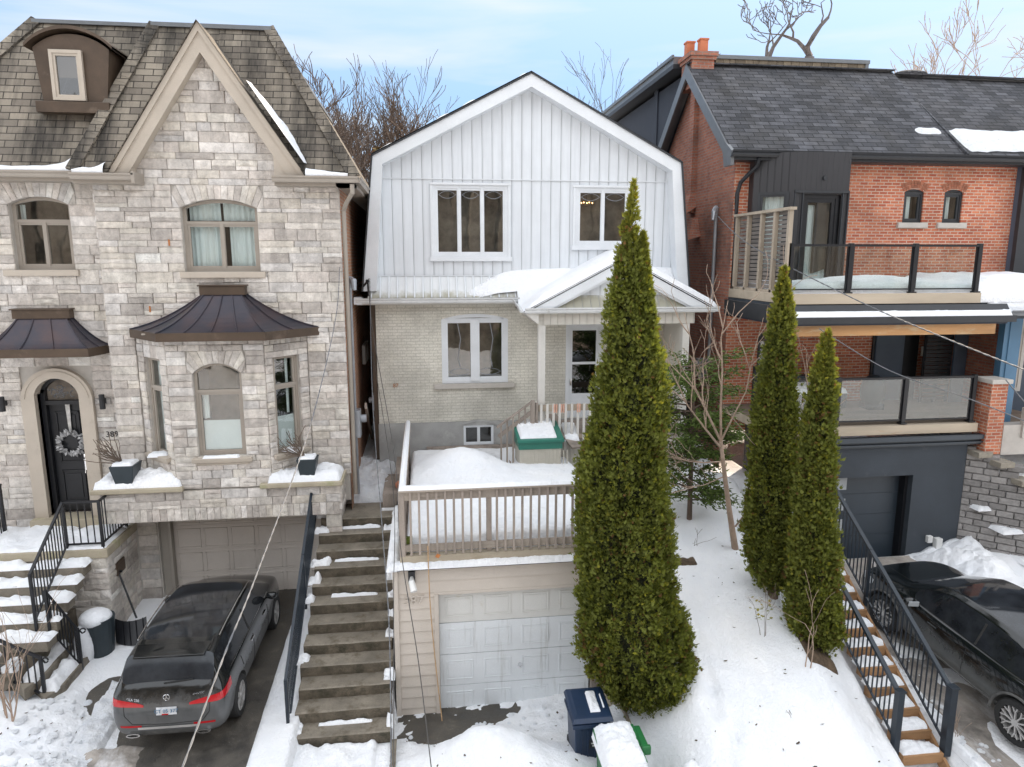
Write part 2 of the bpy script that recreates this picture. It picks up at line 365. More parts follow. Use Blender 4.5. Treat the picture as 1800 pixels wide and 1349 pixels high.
def putstone(mb,poly,f,rng,d0=.008,d1=.036,back=.05,c=None):
    if len(poly)<3: return
    cu=sum(p[0] for p in poly)/len(poly);cv=sum(p[1] for p in poly)/len(poly)
    d=rng.uniform(d0,d1); c=c or rng.choice(STC); k=rng.uniform(.88,1.08); c=(min(.8,c[0]*k*1.13),min(.8,c[1]*k*1.13),min(.8,c[2]*k*1.11))
    def ins(p,m):
        L=math.hypot(p[0]-cu,p[1]-cv) or 1; s=max(0,1-m/L*1.3); return (cu+(p[0]-cu)*s,cv+(p[1]-cv)*s)
    A=[f(*p,0.-back) for p in [ins(p,.004) for p in poly]];B=[f(*ins(p,.004),d*.6) for p in poly];C=[f(*ins(p,.016),d) for p in poly]
    mb.loft([A,B,C],True,False,c); 
    # rough-split face: raised off-centre point
    cc=f(cu+rng.uniform(-.3,.3)*.1,cv+rng.uniform(-.3,.3)*.04,d+rng.uniform(-.004,.028))
    for i in range(len(C)): mb.face([C[i],C[(i+1)%len(C)],cc],c)
def ashlar(mb,u0,u1,v0,v1,f,rng,holes=(),hp=(),rows=(.10,.13,.17,.20),wid=(.22,.62),left0=True):
    zs={v0,v1}
    for h in holes:
        for z in(h[2],h[3]):
            if v0<z<v1: zs.add(z)
    zs=sorted(zs); rr=[]
    for a,b in zip(zs,zs[1:]):
        z=a
        while z<b-1e-6:
            h=rng.choice(rows)
            if b-z-h<.07: h=b-z
            rr.append((z,z+h)); z+=h
    for a,b in rr:
        bl=sorted([(h[0],h[1]) for h in holes if h[2]<(a+b)/2<h[3]]); segs=[];x=u0
        for p,q in bl:
            if p>x: segs.append((x,min(p,u1)))
            x=max(x,q)
        if x<u1: segs.append((x,u1))
        for p,q in segs:
            x=p
            while x<q-1e-6:
                w=rng.uniform(*wid)*(1.0 if b-a>.12 else 1.2)
                if q-x-w<.14: w=q-x
                if b-a>.16 and rng.random()<.22:
                    m=a+(b-a)*rng.choice((.4,.55)); 
                    for lo,hi in((a,m),(m,b)): putstone(mb,clip([(x,lo),(x+w,lo),(x+w,hi),(x,hi)],hp),f,rng)
                else: putstone(mb,clip([(x,a),(x+w,a),(x+w,b),(x,b)],hp),f,rng)
                x+=w
def arcpts(x0,x1,zs,rise,n=12):
    w=x1-x0; r=(w*w/4+rise*rise)/(2*rise); cx=(x0+x1)/2; cz=zs+rise-r; a0=math.asin(w/2/r)
    return [(cx+r*math.sin(-a0+2*a0*i/n),cz+r*math.cos(-a0+2*a0*i/n)) for i in range(n+1)],(cx,cz,r,a0)
def voussoirs(mb,x0,x1,zs,rise,zt,f,rng,ext=.12,n=11,back=.12,cst=None):
    # zone x0-ext..x1+ext, zs..zt above an arched opening
    pts,(cx,cz,r,a0)=arcpts(x0,x1,zs,rise,n)
    def outer(p):
        dx=p[0]-cx;dz=p[1]-cz; t=1e9
        if dz>1e-6: t=min(t,(zt-cz)/dz)
        if abs(dx)>1e-6: t=min(t,((x1+ext-cx) if dx>0 else (cx-x0+ext))/abs(dx))
        return (cx+dx*t,cz+dz*t)
    O=[outer(p) for p in pts]
    for i in range(n):
        putstone(mb,[pts[i],pts[i+1],O[i+1],O[i]][::1],f,rng,.008,.022,back,c=cst)
    for sx,p,o in((x0,pts[0],O[0]),(x1,pts[-1],O[-1])):
        ex=sx-ext if sx==x0 else sx+ext
        q=[(ex,zs),(p[0],zs),o] if sx==x0 else [(p[0],zs),(ex,zs),o]
        if abs(o[1]-zt)<1e-6 and abs(o[0]-ex)>.01: q=q+[(ex,zt)] if sx==x0 else [(p[0],zs),(ex,zs),(ex,zt),o]
        putstone(mb,q,f,rng,.008,.02,back)
def snowpatch(name,x0,x1,y0,y1,zf,thick,label,seed=1,res=.05,edge=.1,thr=0.,rough=.25,mat='snow',parent=None,cat='snow',nsc=2.2,round_=True):
    # uneven sheet of snow lying on the surface zf(x,y); it thins out and sinks below that surface where bare
    zf_=zf if callable(zf) else (lambda x,y:zf)
    nx=max(3,int((x1-x0)/res));ny=max(3,int((y1-y0)/res));vs=[];fs=[]
    for j in range(ny+1):
        for i in range(nx+1):
            x=x0+(x1-x0)*i/nx;y=y0+(y1-y0)*j/ny
            e=min(x-x0,x1-x,y-y0,y1-y); k=math.sqrt(max(0.,1-(1-min(1,e/edge))**2))
            t=thick*k*(1+rough*2*fbm(x*nsc+seed*3.7,y*nsc,seed*1.3)+.35*fbm(x*9,y*9,seed)) 
            if thr: t+= thick*1.6*(fbm(x*nsc*1.2+seed,y*nsc*1.2,seed*5.1)-thr)
            if e<=1e-9: t=-.02
            vs.append((x,y,zf_(x,y)+max(t,-.03)))
    for j in range(ny):
        for i in range(nx):
            a=j*(nx+1)+i; fs.append((a,a+1,a+nx+2,a+nx+1))
    mb=MB(); mb.idx(vs,fs); o=mb.build(name,M[mat],parent,smooth=True,uv=False)
    if not parent: tag(o,label,cat,kind='stuff')
    return o
# window: frame mesh part with pane / curtain / room sub-parts
def window(parent,x0,x1,z0,z1,y,mat,ncol=2,tr=None,arch=0,fw=.06,pane='glass',room='interior',curtains=(),name='window',sw=.045,depth=.09,film=None,xf=None,tcol=1,trfilm=False):
    f=xf or (lambda x,d,z:(x,y+d,z))
    mb=MB()
    def bx(a,b,p,q,d0,d1):
        v=[f(a,d0,p),f(b,d0,p),f(b,d1,p),f(a,d1,p),f(a,d0,q),f(b,d0,q),f(b,d1,q),f(a,d1,q)]
        mb.idx(v,[(0,3,2,1),(4,5,6,7),(0,1,5,4),(1,2,6,5),(2,3,7,6),(3,0,4,7)])
    zt=z1-arch
    bx(x0,x0+fw,z0,zt,0,depth); bx(x1-fw,x1,z0,zt,0,depth); bx(x0+fw,x1-fw,z0,z0+fw,0,depth)
    if arch:
        A,_=arcpts(x0,x1,zt,arch,14); B,_=arcpts(x0+fw,x1-fw,zt-.0,arch-fw*.9,14)
        for i in range(14):
            P=[f(A[i][0],0,A[i][1]),f(A[i+1][0],0,A[i+1][1]),f(B[i+1][0],0,B[i+1][1]),f(B[i][0],0,B[i][1])]
            Q=[f(A[i][0],depth,A[i][1]),f(A[i+1][0],depth,A[i+1][1]),f(B[i+1][0],depth,B[i+1][1]),f(B[i][0],depth,B[i][1])]
            mb.loft([P,Q],True,True)
    else: bx(x0+fw,x1-fw,z1-fw,z1,0,depth)
    zb=tr if tr else (z1-fw if not arch else zt)
    if tr: bx(x0+fw,x1-fw,tr-.03,tr+.03,.0,depth); zb=tr-.03
    w=(x1-x0-2*fw)/ncol
    for i in range(ncol):
        a=x0+fw+i*w;b=a+w
        if i: bx(a-.035,a+.035,z0+fw,zb,0,depth)
        bx(a,a+sw,z0+fw,zb,.018,.06);bx(b-sw,b,z0+fw,zb,.018,.06);bx(a+sw,b-sw,z0+fw,z0+fw+sw,.018,.06)
        if not arch or tr: bx(a+sw,b-sw,zb-sw,zb,.018,.06)
    if tr and not arch:
        for i in range(tcol+0):
            a=x0+fw; bx(a,a+sw,tr+.03,z1-fw,.018,.06);bx(x1-fw-sw,x1-fw,tr+.03,z1-fw,.018,.06)
    fr=mb.build(name,M[mat],parent)
    pm=MB()
    if arch:
        A,_=arcpts(x0+.01,x1-.01,zt,arch-.012,14); pm.face([f(x0+.01,.05,z0+.01),f(x1-.01,.05,z0+.01)]+[f(a,.05,b) for a,b in A[::-1]])
    else: pm.face([f(x0+.01,.05,z0+.01),f(x1-.01,.05,z0+.01),f(x1-.01,.05,z1-.01),f(x0+.01,.05,z1-.01)])
    pm.build('pane',M[pane],fr)
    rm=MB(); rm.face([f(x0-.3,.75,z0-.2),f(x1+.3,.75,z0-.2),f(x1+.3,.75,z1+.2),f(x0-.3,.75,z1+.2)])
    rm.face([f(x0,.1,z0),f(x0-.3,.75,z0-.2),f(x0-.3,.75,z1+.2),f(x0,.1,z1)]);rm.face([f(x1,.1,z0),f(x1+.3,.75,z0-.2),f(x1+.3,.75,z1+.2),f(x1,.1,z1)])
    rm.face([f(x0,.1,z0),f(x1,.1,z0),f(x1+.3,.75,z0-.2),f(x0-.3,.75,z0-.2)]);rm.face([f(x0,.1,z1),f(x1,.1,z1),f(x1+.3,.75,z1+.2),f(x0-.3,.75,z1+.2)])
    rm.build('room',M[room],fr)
    for (a,b,p,q) in curtains:
        cm=MB(); n=max(6,int((b-a)/.022)); top=[];bot=[]
        for i in range(n+1):
            x=a+(b-a)*i/n; d=.16+.022*math.sin(i*1.35)+.01*math.sin(i*.5+a*7); top.append(f(x,d,q)); bot.append(f(x+.01*math.sin(i*.8),d*1.05,p))
        cm.loft([bot,top],False,False); cm.build('curtain',M['curtain'],fr,smooth=True)
    if film: 
        cm=MB(); cm.face([f(x0+.02,.07,z0+.02),f(x1-.02,.07,z0+.02),f(x1-.02,.07,film),f(x0+.02,.07,film)]); cm.build('privacy_film',M['blind'],fr)
    return fr
def sill(parent,x0,x1,y,z,mat='caststone',h=.09,pr=.09,name='window_sill',b=.012):
    return MB().box(x0,x1,y-pr,y+.05,z-h,z).build(name,M[mat],parent,bevel=b)
def text(name,s,size,loc,rot,mat,parent=None,ext=.006):
    cu=bpy.data.curves.new(name,'FONT'); cu.body=s; cu.size=size; cu.extrude=ext; cu.align_x='CENTER'; cu.align_y='CENTER'; cu.resolution_u=3
    o=bpy.data.objects.new(name,cu); COL.objects.link(o); dg=bpy.context.evaluated_depsgraph_get()
    me=bpy.data.meshes.new_from_object(o.evaluated_get(dg)); bpy.data.objects.remove(o)
    me.materials.clear(); me.materials.append(mat); o=bpy.data.objects.new(name,me); COL.objects.link(o)
    org=ORG.get(parent.name,Vector((0,0,0))) if parent else Vector((0,0,0))
    o.rotation_euler=rot; o.location=Vector(loc)-org
    if parent: o.parent=parent
    return o
H=8.35
# ---------------------------------------------------------------- terrain
def zA(y): return .62+.06*(y-10)
def zF(y): return min(1.6,.65+.2*(y-9)) if y>9 else .65+.06*(y-9)
def zS(y): return .5+(y-8.8)*.62
def hillz(x,y):
    b=pw(y,[(0,.3),(7,.45),(8,.75),(9,1.25),(10,1.72),(11,2.18),(12.5,2.75),(15,3.2),(18,3.35)])
    kl=1.0*(1-sst(11,13.,y))*sst(7.5,9.3,y)
    return b-kl*(1-sst(0,1.15,x-3.12))-.40*(1-sst(0,.95,7.2-x))*(1-sst(13.2,15,y))*sst(7.5,9,y)
def bump2(x,y,cx,cy,rx,ry,h):
    d=((x-cx)/rx)**2+((y-cy)/ry)**2
    return h*math.exp(-d*1.1)
def snowz(x,y):
    n=fbm(x*.9,y*.9,2.); n2=fbm(x*3.1,y*3.1,5.,2); hf=fbm(x*6.5,y*6.5,8.,3)
    if y>17.5 or x<-12 or x>18: base=3.35 if y>16 else lerp(.45,3.35,sst(8,16,y)); return base+.05*n
    back=3.35
    if x<-5.35:
        z=zA(y)+.08+bump2(x,y,-7.4,10.9,1.2,.9,.45)+bump2(x,y,-6.2,9.6,1.3,.8,.3)+.07*n+.03*n2+.11*hf*sst(-7.2,-5.9,x)*(1-sst(11.6,12.6,y))
        if x>-6.2: z-=.10*sst(-6.2,-5.4,x)*(1 if y<12.5 else .2)
        z-=.30*math.exp(-((x+5.72)/.30)**2-((y-11.95)/.42)**2)*(1+.8*n2)+.22*math.exp(-((x+5.45)/.25)**2-((y-11.2)/.25)**2)
        if y<9: z-=.05*(9-y)
        return lerp(z,back,sst(16.2,17,y))
    if x<-2.2:
        b=zA(y)
        if x<-2.88:
            t=-.025+.05*fbm(x*1.7,y*1.3,9.)+.09*sst(.12,.35,fbm(x*.9+3,y*.55,4.))*(1 if y<10.9 else .3)
            t+=.12*(1-sst(0,.5,x+5.35))*(.4+fbm(x*2,y*1.2,3.))
        else: t=.15*sst(-2.9,-2.84,x)+.02*n+.01*n2+.05*math.sin((x+2.6)*4)
        if y>13.8 : t-=.1*sst(13.4,13.9,y)
        return lerp(b+t,back,sst(16.2,17,y))
    if x<-.66:
        zc=pw(y,[(0,.3),(10.2,.5),(14.6,2.8),(17,3.22),(30,3.4)])-(.35 if 10.4<y<15.3 else 0)
        if y<=10.4: return .48+.05*n-.06*sst(.0,.4,fbm(x*1.3,y*1.5,8.))
        return zc+.05*n+(.03*n2 if y>15 else 0)
    if x<3.15:
        if y>11.7: return lerp(.1,3.0,sst(17,17.4,y))
        b=pw(y,[(0,.3),(8,.35),(9.5,.3),(11.5,.16)])+.12*sst(1.2,2.8,x)
        z=b+bump2(x,y,.75,9.75,1.0,.62,.70)+bump2(x,y,1.6,8.9,1.2,.9,.45)+.08*n+.05*n2+.05+.05*hf*(1-sst(.0,.9,abs(y-11)))+.03*hf
        z-=.15*math.exp(-((x-.05)/.42)**2-((y-10.85)/.38)**2)+.13*math.exp(-((x-.75)/.33)**2-((y-11.2)/.18)**2)+.05*abs(fbm(x*5,y*5,2.))
        return z
    if x<7.2:
        z=hillz(x,y)+.10*n+.035*n2+.012*hf
        # trail of footprints in the snow beside the big cedar
        for k in range(17):
            fy=8.0+k*.34; fx=4.15+.32*math.sin(k*.5)+(.09 if k%2 else -.09)+.05*(fy-8)
            if abs(x-fx)<.3 and abs(y-fy)<.35: z-=.17*math.exp(-((x-fx)/.10)**2-((y-fy)/.15)**2)-.03*math.exp(-((x-fx-.1)/.1)**2-((y-fy)/.2)**2)
        return z
    if x<8.2: return zS(y)-.33+.03*n if y<14.4 else 3.0
    if x<12.3:
        b=zF(y)
        t=-.02+.11*sst(.1,.35,fbm(x*.7,y*.6,6.))*.5+.16*(1-sst(0,.45,x-8.2))*(.75+n)+.5*sst(11.3,12.3,x+.35*n)*(.6+.6*n)*sst(9.5,11.5,y)
        if y>13.85: return b-.3
        return b+t
    w=pw(x,[(12.15,13.8),(14.6,11.6),(18,9.)])+.55
    if y<w: return zF(y)+.15+.5*sst(12.0,13.2,x)*.4+.06*n
    return min(4.0,pw(x,[(12.15,4.0),(12.6,3.8),(13.4,3.2),(14.6,2.5),(18,2.)])+.2*(y-w))+.12*n
def axis(pts):
    out=[]
    for (a,b,s) in pts:
        n=max(1,int(round((b-a)/s))); out+=[a+(b-a)*i/n for i in range(n)]
    return out+[pts[-1][1]]
xs=axis([(-400,-60,60),(-60,-12,6),(-12,-8,.3),(-8,14,.075),(14,18,.4),(18,60,6),(60,400,60)])
ys=axis([(-120,-20,20),(-20,6,3),(6,8,.3),(8,15.2,.075),(15.2,18,.15),(18,30,1.5),(30,120,15),(120,900,120)])
mb=MB(); mb.idx([(x,y,snowz(x,y)) for y in ys for x in xs],[(j*len(xs)+i,j*len(xs)+i+1,(j+1)*len(xs)+i+1,(j+1)*len(xs)+i) for j in range(len(ys)-1) for i in range(len(xs)-1)])
g=mb.build('snow_ground',M['snow'],smooth=True,uv=False); g['kind']='structure'
def road(name,x0,x1,y0,y1,zf,mat,n=24):
    mb=MB(); yy=[y0+(y1-y0)*i/n for i in range(n+1)]
    mb.loft([[(x0,y,zf(y)) for y in yy],[(x1,y,zf(y)) for y in yy]],False,False)
    o=mb.build(name,M[mat],uv=False); o['kind']='structure'; return o
road('driveway',-6.3,-2.6,4,15.6,zA,'asphalt'); road('driveway',8.2,12.6,4,13.8,zF,'slush'); 
road('apron',-.62,3.1,8.5,11.6,lambda y:pw(y,[(8,.36),(9.5,.32),(11.5,.2)]),'asphalt')
road('footpath',-2.3,-.6,6,10.5,lambda y:.47,'concrete')
# ---- concrete steps between the garages
T=thing('concrete_steps','worn wet concrete staircase climbing between the two garages','steps',(-1.45,10.4,.45))
rng=random.Random(3)
NS=12;RUN=.35;RISE=.2045
for k in range(NS):
    y=10.4+k*RUN; z=.5+(k+1)*RISE; last=k==NS-1
    m=MB(); x0=-2.27+rng.uniform(-.02,.02)+.02*(k/12); x1=-.70+rng.uniform(-.01,.02); n=14; y1=15.7 if last else y+RUN+.03
    fr=[(x0+(x1-x0)*i/n, y+.018*fbm(i*.4,k*3.1)) for i in range(n+1)]
    zz=[z+.008*fbm(i*.5,k*1.7,9.) for i in range(n+1)]
    for i in range(n):
        a=fr[i];b=fr[i+1]
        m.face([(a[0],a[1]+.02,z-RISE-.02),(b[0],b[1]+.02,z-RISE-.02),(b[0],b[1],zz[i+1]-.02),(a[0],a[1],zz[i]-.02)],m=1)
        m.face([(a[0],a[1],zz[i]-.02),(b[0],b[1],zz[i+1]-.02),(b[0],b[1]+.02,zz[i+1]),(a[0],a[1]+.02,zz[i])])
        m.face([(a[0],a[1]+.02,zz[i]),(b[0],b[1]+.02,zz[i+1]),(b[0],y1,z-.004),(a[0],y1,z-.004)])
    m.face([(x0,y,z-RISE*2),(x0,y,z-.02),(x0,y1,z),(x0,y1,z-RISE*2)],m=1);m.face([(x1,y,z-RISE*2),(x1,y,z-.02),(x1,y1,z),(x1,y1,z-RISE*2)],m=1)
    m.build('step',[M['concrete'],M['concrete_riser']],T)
rng=random.Random(8)
for k in range(NS):
    y=10.4+k*RUN; z=.5+(k+1)*RISE
    for side in(0,1):
        w=rng.uniform(.06,.34)*(1.0 if side==0 else .8)
        if rng.random()<(.5 if side==0 else .25): continue
        x=-2.26 if side==0 else -.70-w
        snowpatch('snow_patch',x-(.1 if side==0 else 0),x+w+(.06 if side else 0),y+.09,y+RUN-.01,z,.085,'lump of snow left at the %s end of a concrete step'%('railing' if side==0 else 'garage'),seed=k*2+side,res=.025,edge=.12,thr=-.02,rough=.9,nsc=5)
    if k in(0,6,8,10): snowpatch('snow_patch',-1.9,-1.0,y+RUN-.10,y+RUN-.005,z,.05,'thin line of snow in the corner of a concrete step',seed=k+31,res=.025,edge=.03,thr=.12)
snowpatch('snow_patch',-2.25,-1.95,15.0,17,3.0,.2,'trodden snow at the mouth of the alley',seed=5,thr=-.1)
snowpatch('snow_patch',-2.2,-.75,15.15,17.4,lambda x,y:2.96+.1*(y-15),.22,'trodden snow filling the alley behind the concrete stairs',seed=51,edge=.25,mat='snow_trodden',rough=.5,nsc=4)
snowpatch('snow_patch',-2.45,-.9,9.2,10.42,.48,.13,'streaky snow on the path below the concrete stairs',seed=17,edge=.12,thr=.12)
# ---- railing builder
def railing(name,label,cat,pts,h,sp,mat,rail=(.045,.04),post=.05,bal=.018,top_ext=0,low=.1,loc=None,group=None,postcap=False,scroll=None,belly=None,firstpost=None):
    T=thing(name,label,cat,loc or pts[0],group)
    t=MB();b=MB();p=MB()
    for a,c in zip(pts,pts[1:]):
        A=Vector(a);C=Vector(c); up=Vector((0,0,1))
        t.bar(A+up*h,C+up*h,rail[0],rail[1]); b.bar(A+up*low,C+up*low,.03,.03)
        n=max(1,int(round((C-A).length/sp))); bl=MB()
        for i in range(1,n):
            q=A.lerp(C,i/n); bl.bar(q+up*low,q+up*(h-.01),bal)
        bl.build('balusters',M[mat],T)
    t.build('handrail',M[mat],T); b.build('bottom_rail',M[mat],T)
    for i,a in enumerate(pts):
        pp=firstpost if (firstpost and i==0) else post
        m=MB().box(a[0]-pp/2,a[0]+pp/2,a[1]-pp/2,a[1]+pp/2,a[2]-.12,a[2]+h+(.02 if not firstpost or i else .06))
        if firstpost and i==0: m.box(a[0]-pp*.62,a[0]+pp*.62,a[1]-pp*.62,a[1]+pp*.62,a[2]+h+.06,a[2]+h+.09)
        m.build('post',M[mat],T,bevel=.004)
    if scroll:
        c=Vector(scroll[0]);d=Vector(scroll[1]).normalized()
        pt=[c+d*(.0)]+[c+d*(.07+.06*math.cos(-PI/2+i*.5)*(1-i*.05))+Vector((0,0,-.055+ -.055*math.sin(-PI/2+i*.5)*-1*(1-i*.05))) for i in range(11)]
        MB().tube(pt,.014,6).build('scroll',M[mat],T)
    return T
railing('stair_railing','long blue-black iron railing on the left edge of the concrete stairs','railing',[(-2.36,10.62,.62),(-2.36,12.7,1.88),(-2.36,14.75,3.1)],.98,.125,'iron',rail=(.05,.035))
# ---- wooden stairs on the right with iron railings
T=thing('timber_steps','brown timber stairs with snow on the treads beside the right driveway','steps',(7.7,8.8,.5))
rng=random.Random(5)
for k in range(18):
    y=8.88+k*.305;z=.60+k*.19
    MB().box(7.36+rng.uniform(-.03,.02),8.05+rng.uniform(-.02,.02),y,y+.13,z-.16,z).box(7.38,8.03,y+.13,y+.31,z-.03,z-.006).build('tread',M['treadwood'],T,bevel=.008)
MB().bar((8.07,8.8,.35),(8.07,14.4,3.82),.05,.2).build('stringer',M['treadwood'],T)
for k in range(18):
    y=8.88+k*.305;z=.60+k*.19
    snowpatch('snow_patch',7.37,8.04,y+.03,y+.31,z-.0,.055,'snow lying on a tread of the timber stairs',seed=k+3,res=.03,edge=.08,rough=.8,thr=-.1,nsc=4)
y0=8.95
railing('stair_railing','tall black railing between the timber stairs and the right driveway','railing',[(8.13,y0,zS(y0)+.05),(8.13,11.2,zS(11.2)+.05),(8.13,14.1,zS(14.1)+.05)],1.0,.13,'greyrail' if 0 else 'iron',rail=(.07,.05),post=.06,firstpost=.12,low=.06)
railing('stair_railing','shorter black railing on the snowbank side of the timber stairs','railing',[(7.28,y0+.05,zS(y0)+.12),(7.28,11.2,zS(11.2)+.05),(7.28,14.1,zS(14.1)+.05)],.9,.13,'iron',rail=(.07,.05),post=.06,firstpost=.10)
# ---- retaining wall of grey blocks at the right
T=thing('block_wall','stepped grey concrete block retaining wall at the right garage','retaining wall',(13.,13.,1.6))
rng=random.Random(11); A=Vector((12.16,13.82,0));B=Vector((16.2,10.2,0));L=(B-A).length;d=(B-A)/L;nn=Vector((d.y,-d.x,0))
if nn.y>0: nn=-nn
m=MB(); r=0;z=1.1
while z<4.0:
    u=-(.2 if r%2 else 0)
    while u<L:
        w=rng.uniform(.27,.40); top=pw(u,[(0,4.1),(.5,4.05),(1.1,3.55),(2.,2.9),(3.2,2.3),(5.5,1.9)])
        if z+.1<top:
            g=rng.uniform(.75,1.2); c=(.30*g,.285*g,.275*g); o=-.01*z*3+rng.uniform(0,.02)
            P=lambda u,dd:A+d*u+nn*dd
            a=P(max(u,0)+.006,.0);b=P(u+w-.006,0)
            ring=lambda ins,dd:[(a+d*ins+nn*dd)+Vector((0,0,z+.006+ins)),(b-d*ins+nn*dd)+Vector((0,0,z+.006+ins)),(b-d*ins+nn*dd)+Vector((0,0,z+.146-ins)),(a+d*ins+nn*dd)+Vector((0,0,z+.146-ins))]
            m.loft([ring(0,-.3),ring(0,.0+o),ring(.012,.018+o)],True,True,c)
        u+=w
    z+=.152;r+=1
m.build('blocks',M['block'],T)
m=MB()
for k in range(9):
    u=.25+k*.42; top=pw(u,[(0,4.1),(.5,4.05),(1.1,3.55),(2.,2.9),(3.2,2.3),(5.5,1.9)]); p=A+d*u
    m.box(p.x-.1,p.x+.25,p.y-.1,p.y+.3,top-.12,top+.0,(.30,.27,.22))
m.build('cap_stones',M['block'],T)
for i,(u,z,w) in enumerate([(.6,2.35,.7),(1.5,2.05,.8),(.2,2.75,.45),(1.0,1.75,.9),(2.3,2.2,.6),(2.1,1.6,.9)]):
    p=A+d*u+nn*(.02-.03*z); snowpatch('snow_patch',p.x-.02,p.x+w*.75,p.y-w*.62,p.y+.1,lambda x,y,z=z:z,.07,'sliver of snow caught on the face of the block wall',seed=i+70,res=.04,edge=.08)
snowpatch('snow_pile',11.0,12.5,11.6,13.75,lambda x,y:zF(y)-.05+.3*sst(11.3,12.4,x),.42,'pile of shovelled snow against the block wall beside the dark garage',seed=91,edge=.8,rough=.35,nsc=1.6)
# ---- stone landing and snowy steps of the left house
T=thing('stone_landing','stone landing and curving snowy steps below the black front door','steps',(-7.5,13.6,1.0))
def fy(y): return lambda u,v,d:(u,y-d,v)
def fxp(x): return lambda u,v,d:(x+d,u,v)
m=MB(); m.mi=0
rng=random.Random(21)
ashlar(m,-9.6,-6.25,.7,2.62,fy(13.64),rng); ashlar(m,13.64,15.1,.7,2.62,fxp(-6.27),rng)
m.mi=1; m.box(-9.6,-6.285,13.66,15.0,.6,2.62); m.build('base_wall',[M['stone'],M['mortar']],T)
MB().box(-9.6,-6.2,13.57,15.02,2.62,2.80).build('landing_slab',M['ledge'],T,bevel=.015)
ST=[]
for k in range(1,6):
    z=2.8-.2*k; y1=13.6-.31*(k-1)+.02; y0=13.6-.31*k
    m=MB().box(-9.6,-6.5-.03*k,y0,y1,z-.22,z); m.build('step',M['concrete'],T,bevel=.012); ST.append((-9.6,-6.5-.03*k,y0,y1,z))
m=MB().box(-9.6,-6.9,12.05,13.6,.4,1.6).build('step_core',M['concrete_riser'],T)
for k in range(4):
    z=1.6-.2*k; x1=-7.35+.31*k+.02
    P=[(x1-.7,12.15),(x1-.12,11.55),(x1,12.0),(x1-.0,13.0),(x1-.7,13.0)]
    MB().prism(P,'z',z-.22,z).build('step',M['concrete'],T,bevel=.012)
    snowpatch('snow_patch',x1-.33,x1-.03,11.75,12.95,z,.11,'snow on a lower step turning towards the left driveway',seed=k+40,res=.04,edge=.1,thr=.02,rough=.7,nsc=3.5)
for i,s in enumerate(ST): snowpatch('snow_patch',s[0],s[1]+.05,s[2]-.01,s[3]-.03,s[4],.065,'snow on a straight step below the left front door',seed=i+60,res=.04,edge=.10,rough=.8,thr=-.04,nsc=3)
snowpatch('snow_patch',-9.6,-6.24,13.6,14.95,2.8,.075,'melting snow on the landing before the black front door',seed=77,res=.06,edge=.12,thr=-.05,rough=.6)
MB_=MB().box(-8.05,-6.75,14.35,14.9,2.802,2.83).build('door_mat',M['blackm']);tag(MB_,'dark wet mat on the landing before the black front door','mat')
railing('porch_railing','black iron railing round the landing corner of the left front door','railing',[(-6.30,14.75,2.8),(-6.30,13.66,2.8),(-6.95,13.66,2.8),(-6.95,12.35,1.95)],.95,.12,'black')
railing('step_railing','short black railing with a curled end beside the snowy bin','railing',[(-6.74,12.36,1.72),(-6.42,12.62,.82)],.85,.11,'black',scroll=((-6.42,12.62,1.68),(1,.5,0)))
railing('step_railing','low black railing sunk in the snowbank at the bottom left','railing',[(-8.6,11.75,1.95),(-7.6,11.75,1.45),(-6.62,11.75,.85)],.8,.13,'black',scroll=((-6.62,11.75,1.66),(1,0,0)))
MB_=MB().box(-8.62,-8.56,13.95,14.01,2.8,3.85).box(-8.62,-8.56,14.6,14.66,2.8,3.85).box(-8.63,-8.55,13.95,14.66,3.83,3.87)
for k in range(5): MB_.box(-8.6,-8.58,14.06+k*.11,14.08+k*.11,2.85,3.84)
tag(MB_.build('porch_railing',M['black']),'black railing at the left edge of the photo beside the front door','railing')
# ---------------------------------------------------------------- stone house
SH=thing('stone_house','grey and beige ashlar stone house with a steep mansard roof','house',(-4,14.7,.9))
rng=random.Random(42)
W1=(-4.69,-3.24,8.09,9.5)   # tower window
W2=(-7.96,-6.86,8.13,9.54)
m=MB(); m.mi=0
# tower face y=14.7
f=fy(14.7); gz=10.05
hol=[(W1[0]-.14,W1[1]+.14,W1[3]-.17,W1[3]+.27),(W1[0],W1[1],W1[2],W1[3]-.17),(-5.75,-2.4,3.8,6.95)]
ashlar(m,-6.25,-1.62,3.8,gz,f,rng,hol,rows=(.12,.17,.2,.235),wid=(.26,.7))
voussoirs(m,W1[0],W1[1],W1[3]-.17,.17,W1[3]+.27,f,rng,.14,13)
# gable triangle
ap=(-4.03,12.45); hp=[]
for s,x in((-1,-5.62),(1,-2.55)):
    dx=ap[0]-x;dz=ap[1]-gz+.0
    nx=s*abs(dz);nz_=abs(dx); hp.append((nx,nz_,nx*ap[0]+nz_*ap[1]))
ashlar(m,-5.45,-2.75,gz,12.6,f,rng,(),hp,rows=(.12,.17,.2,.235),wid=(.26,.7))
# recessed door wall y=15
f=fy(15.0); D=(-7.87,-7.03,3.0,5.96)
hol=[(W2[0]-.14,W2[1]+.14,W2[3]-.15,W2[3]+.27),(W2[0],W2[1],W2[2],W2[3]-.15),(D[0]-.26,D[1]+.26,2.8,6.2)]
ashlar(m,-10.2,-6.25,2.8,10.0,f,rng,hol,rows=(.12,.17,.2,.235),wid=(.26,.7))
voussoirs(m,W2[0],W2[1],W2[3]-.15,.15,W2[3]+.27,f,rng,.14,11)
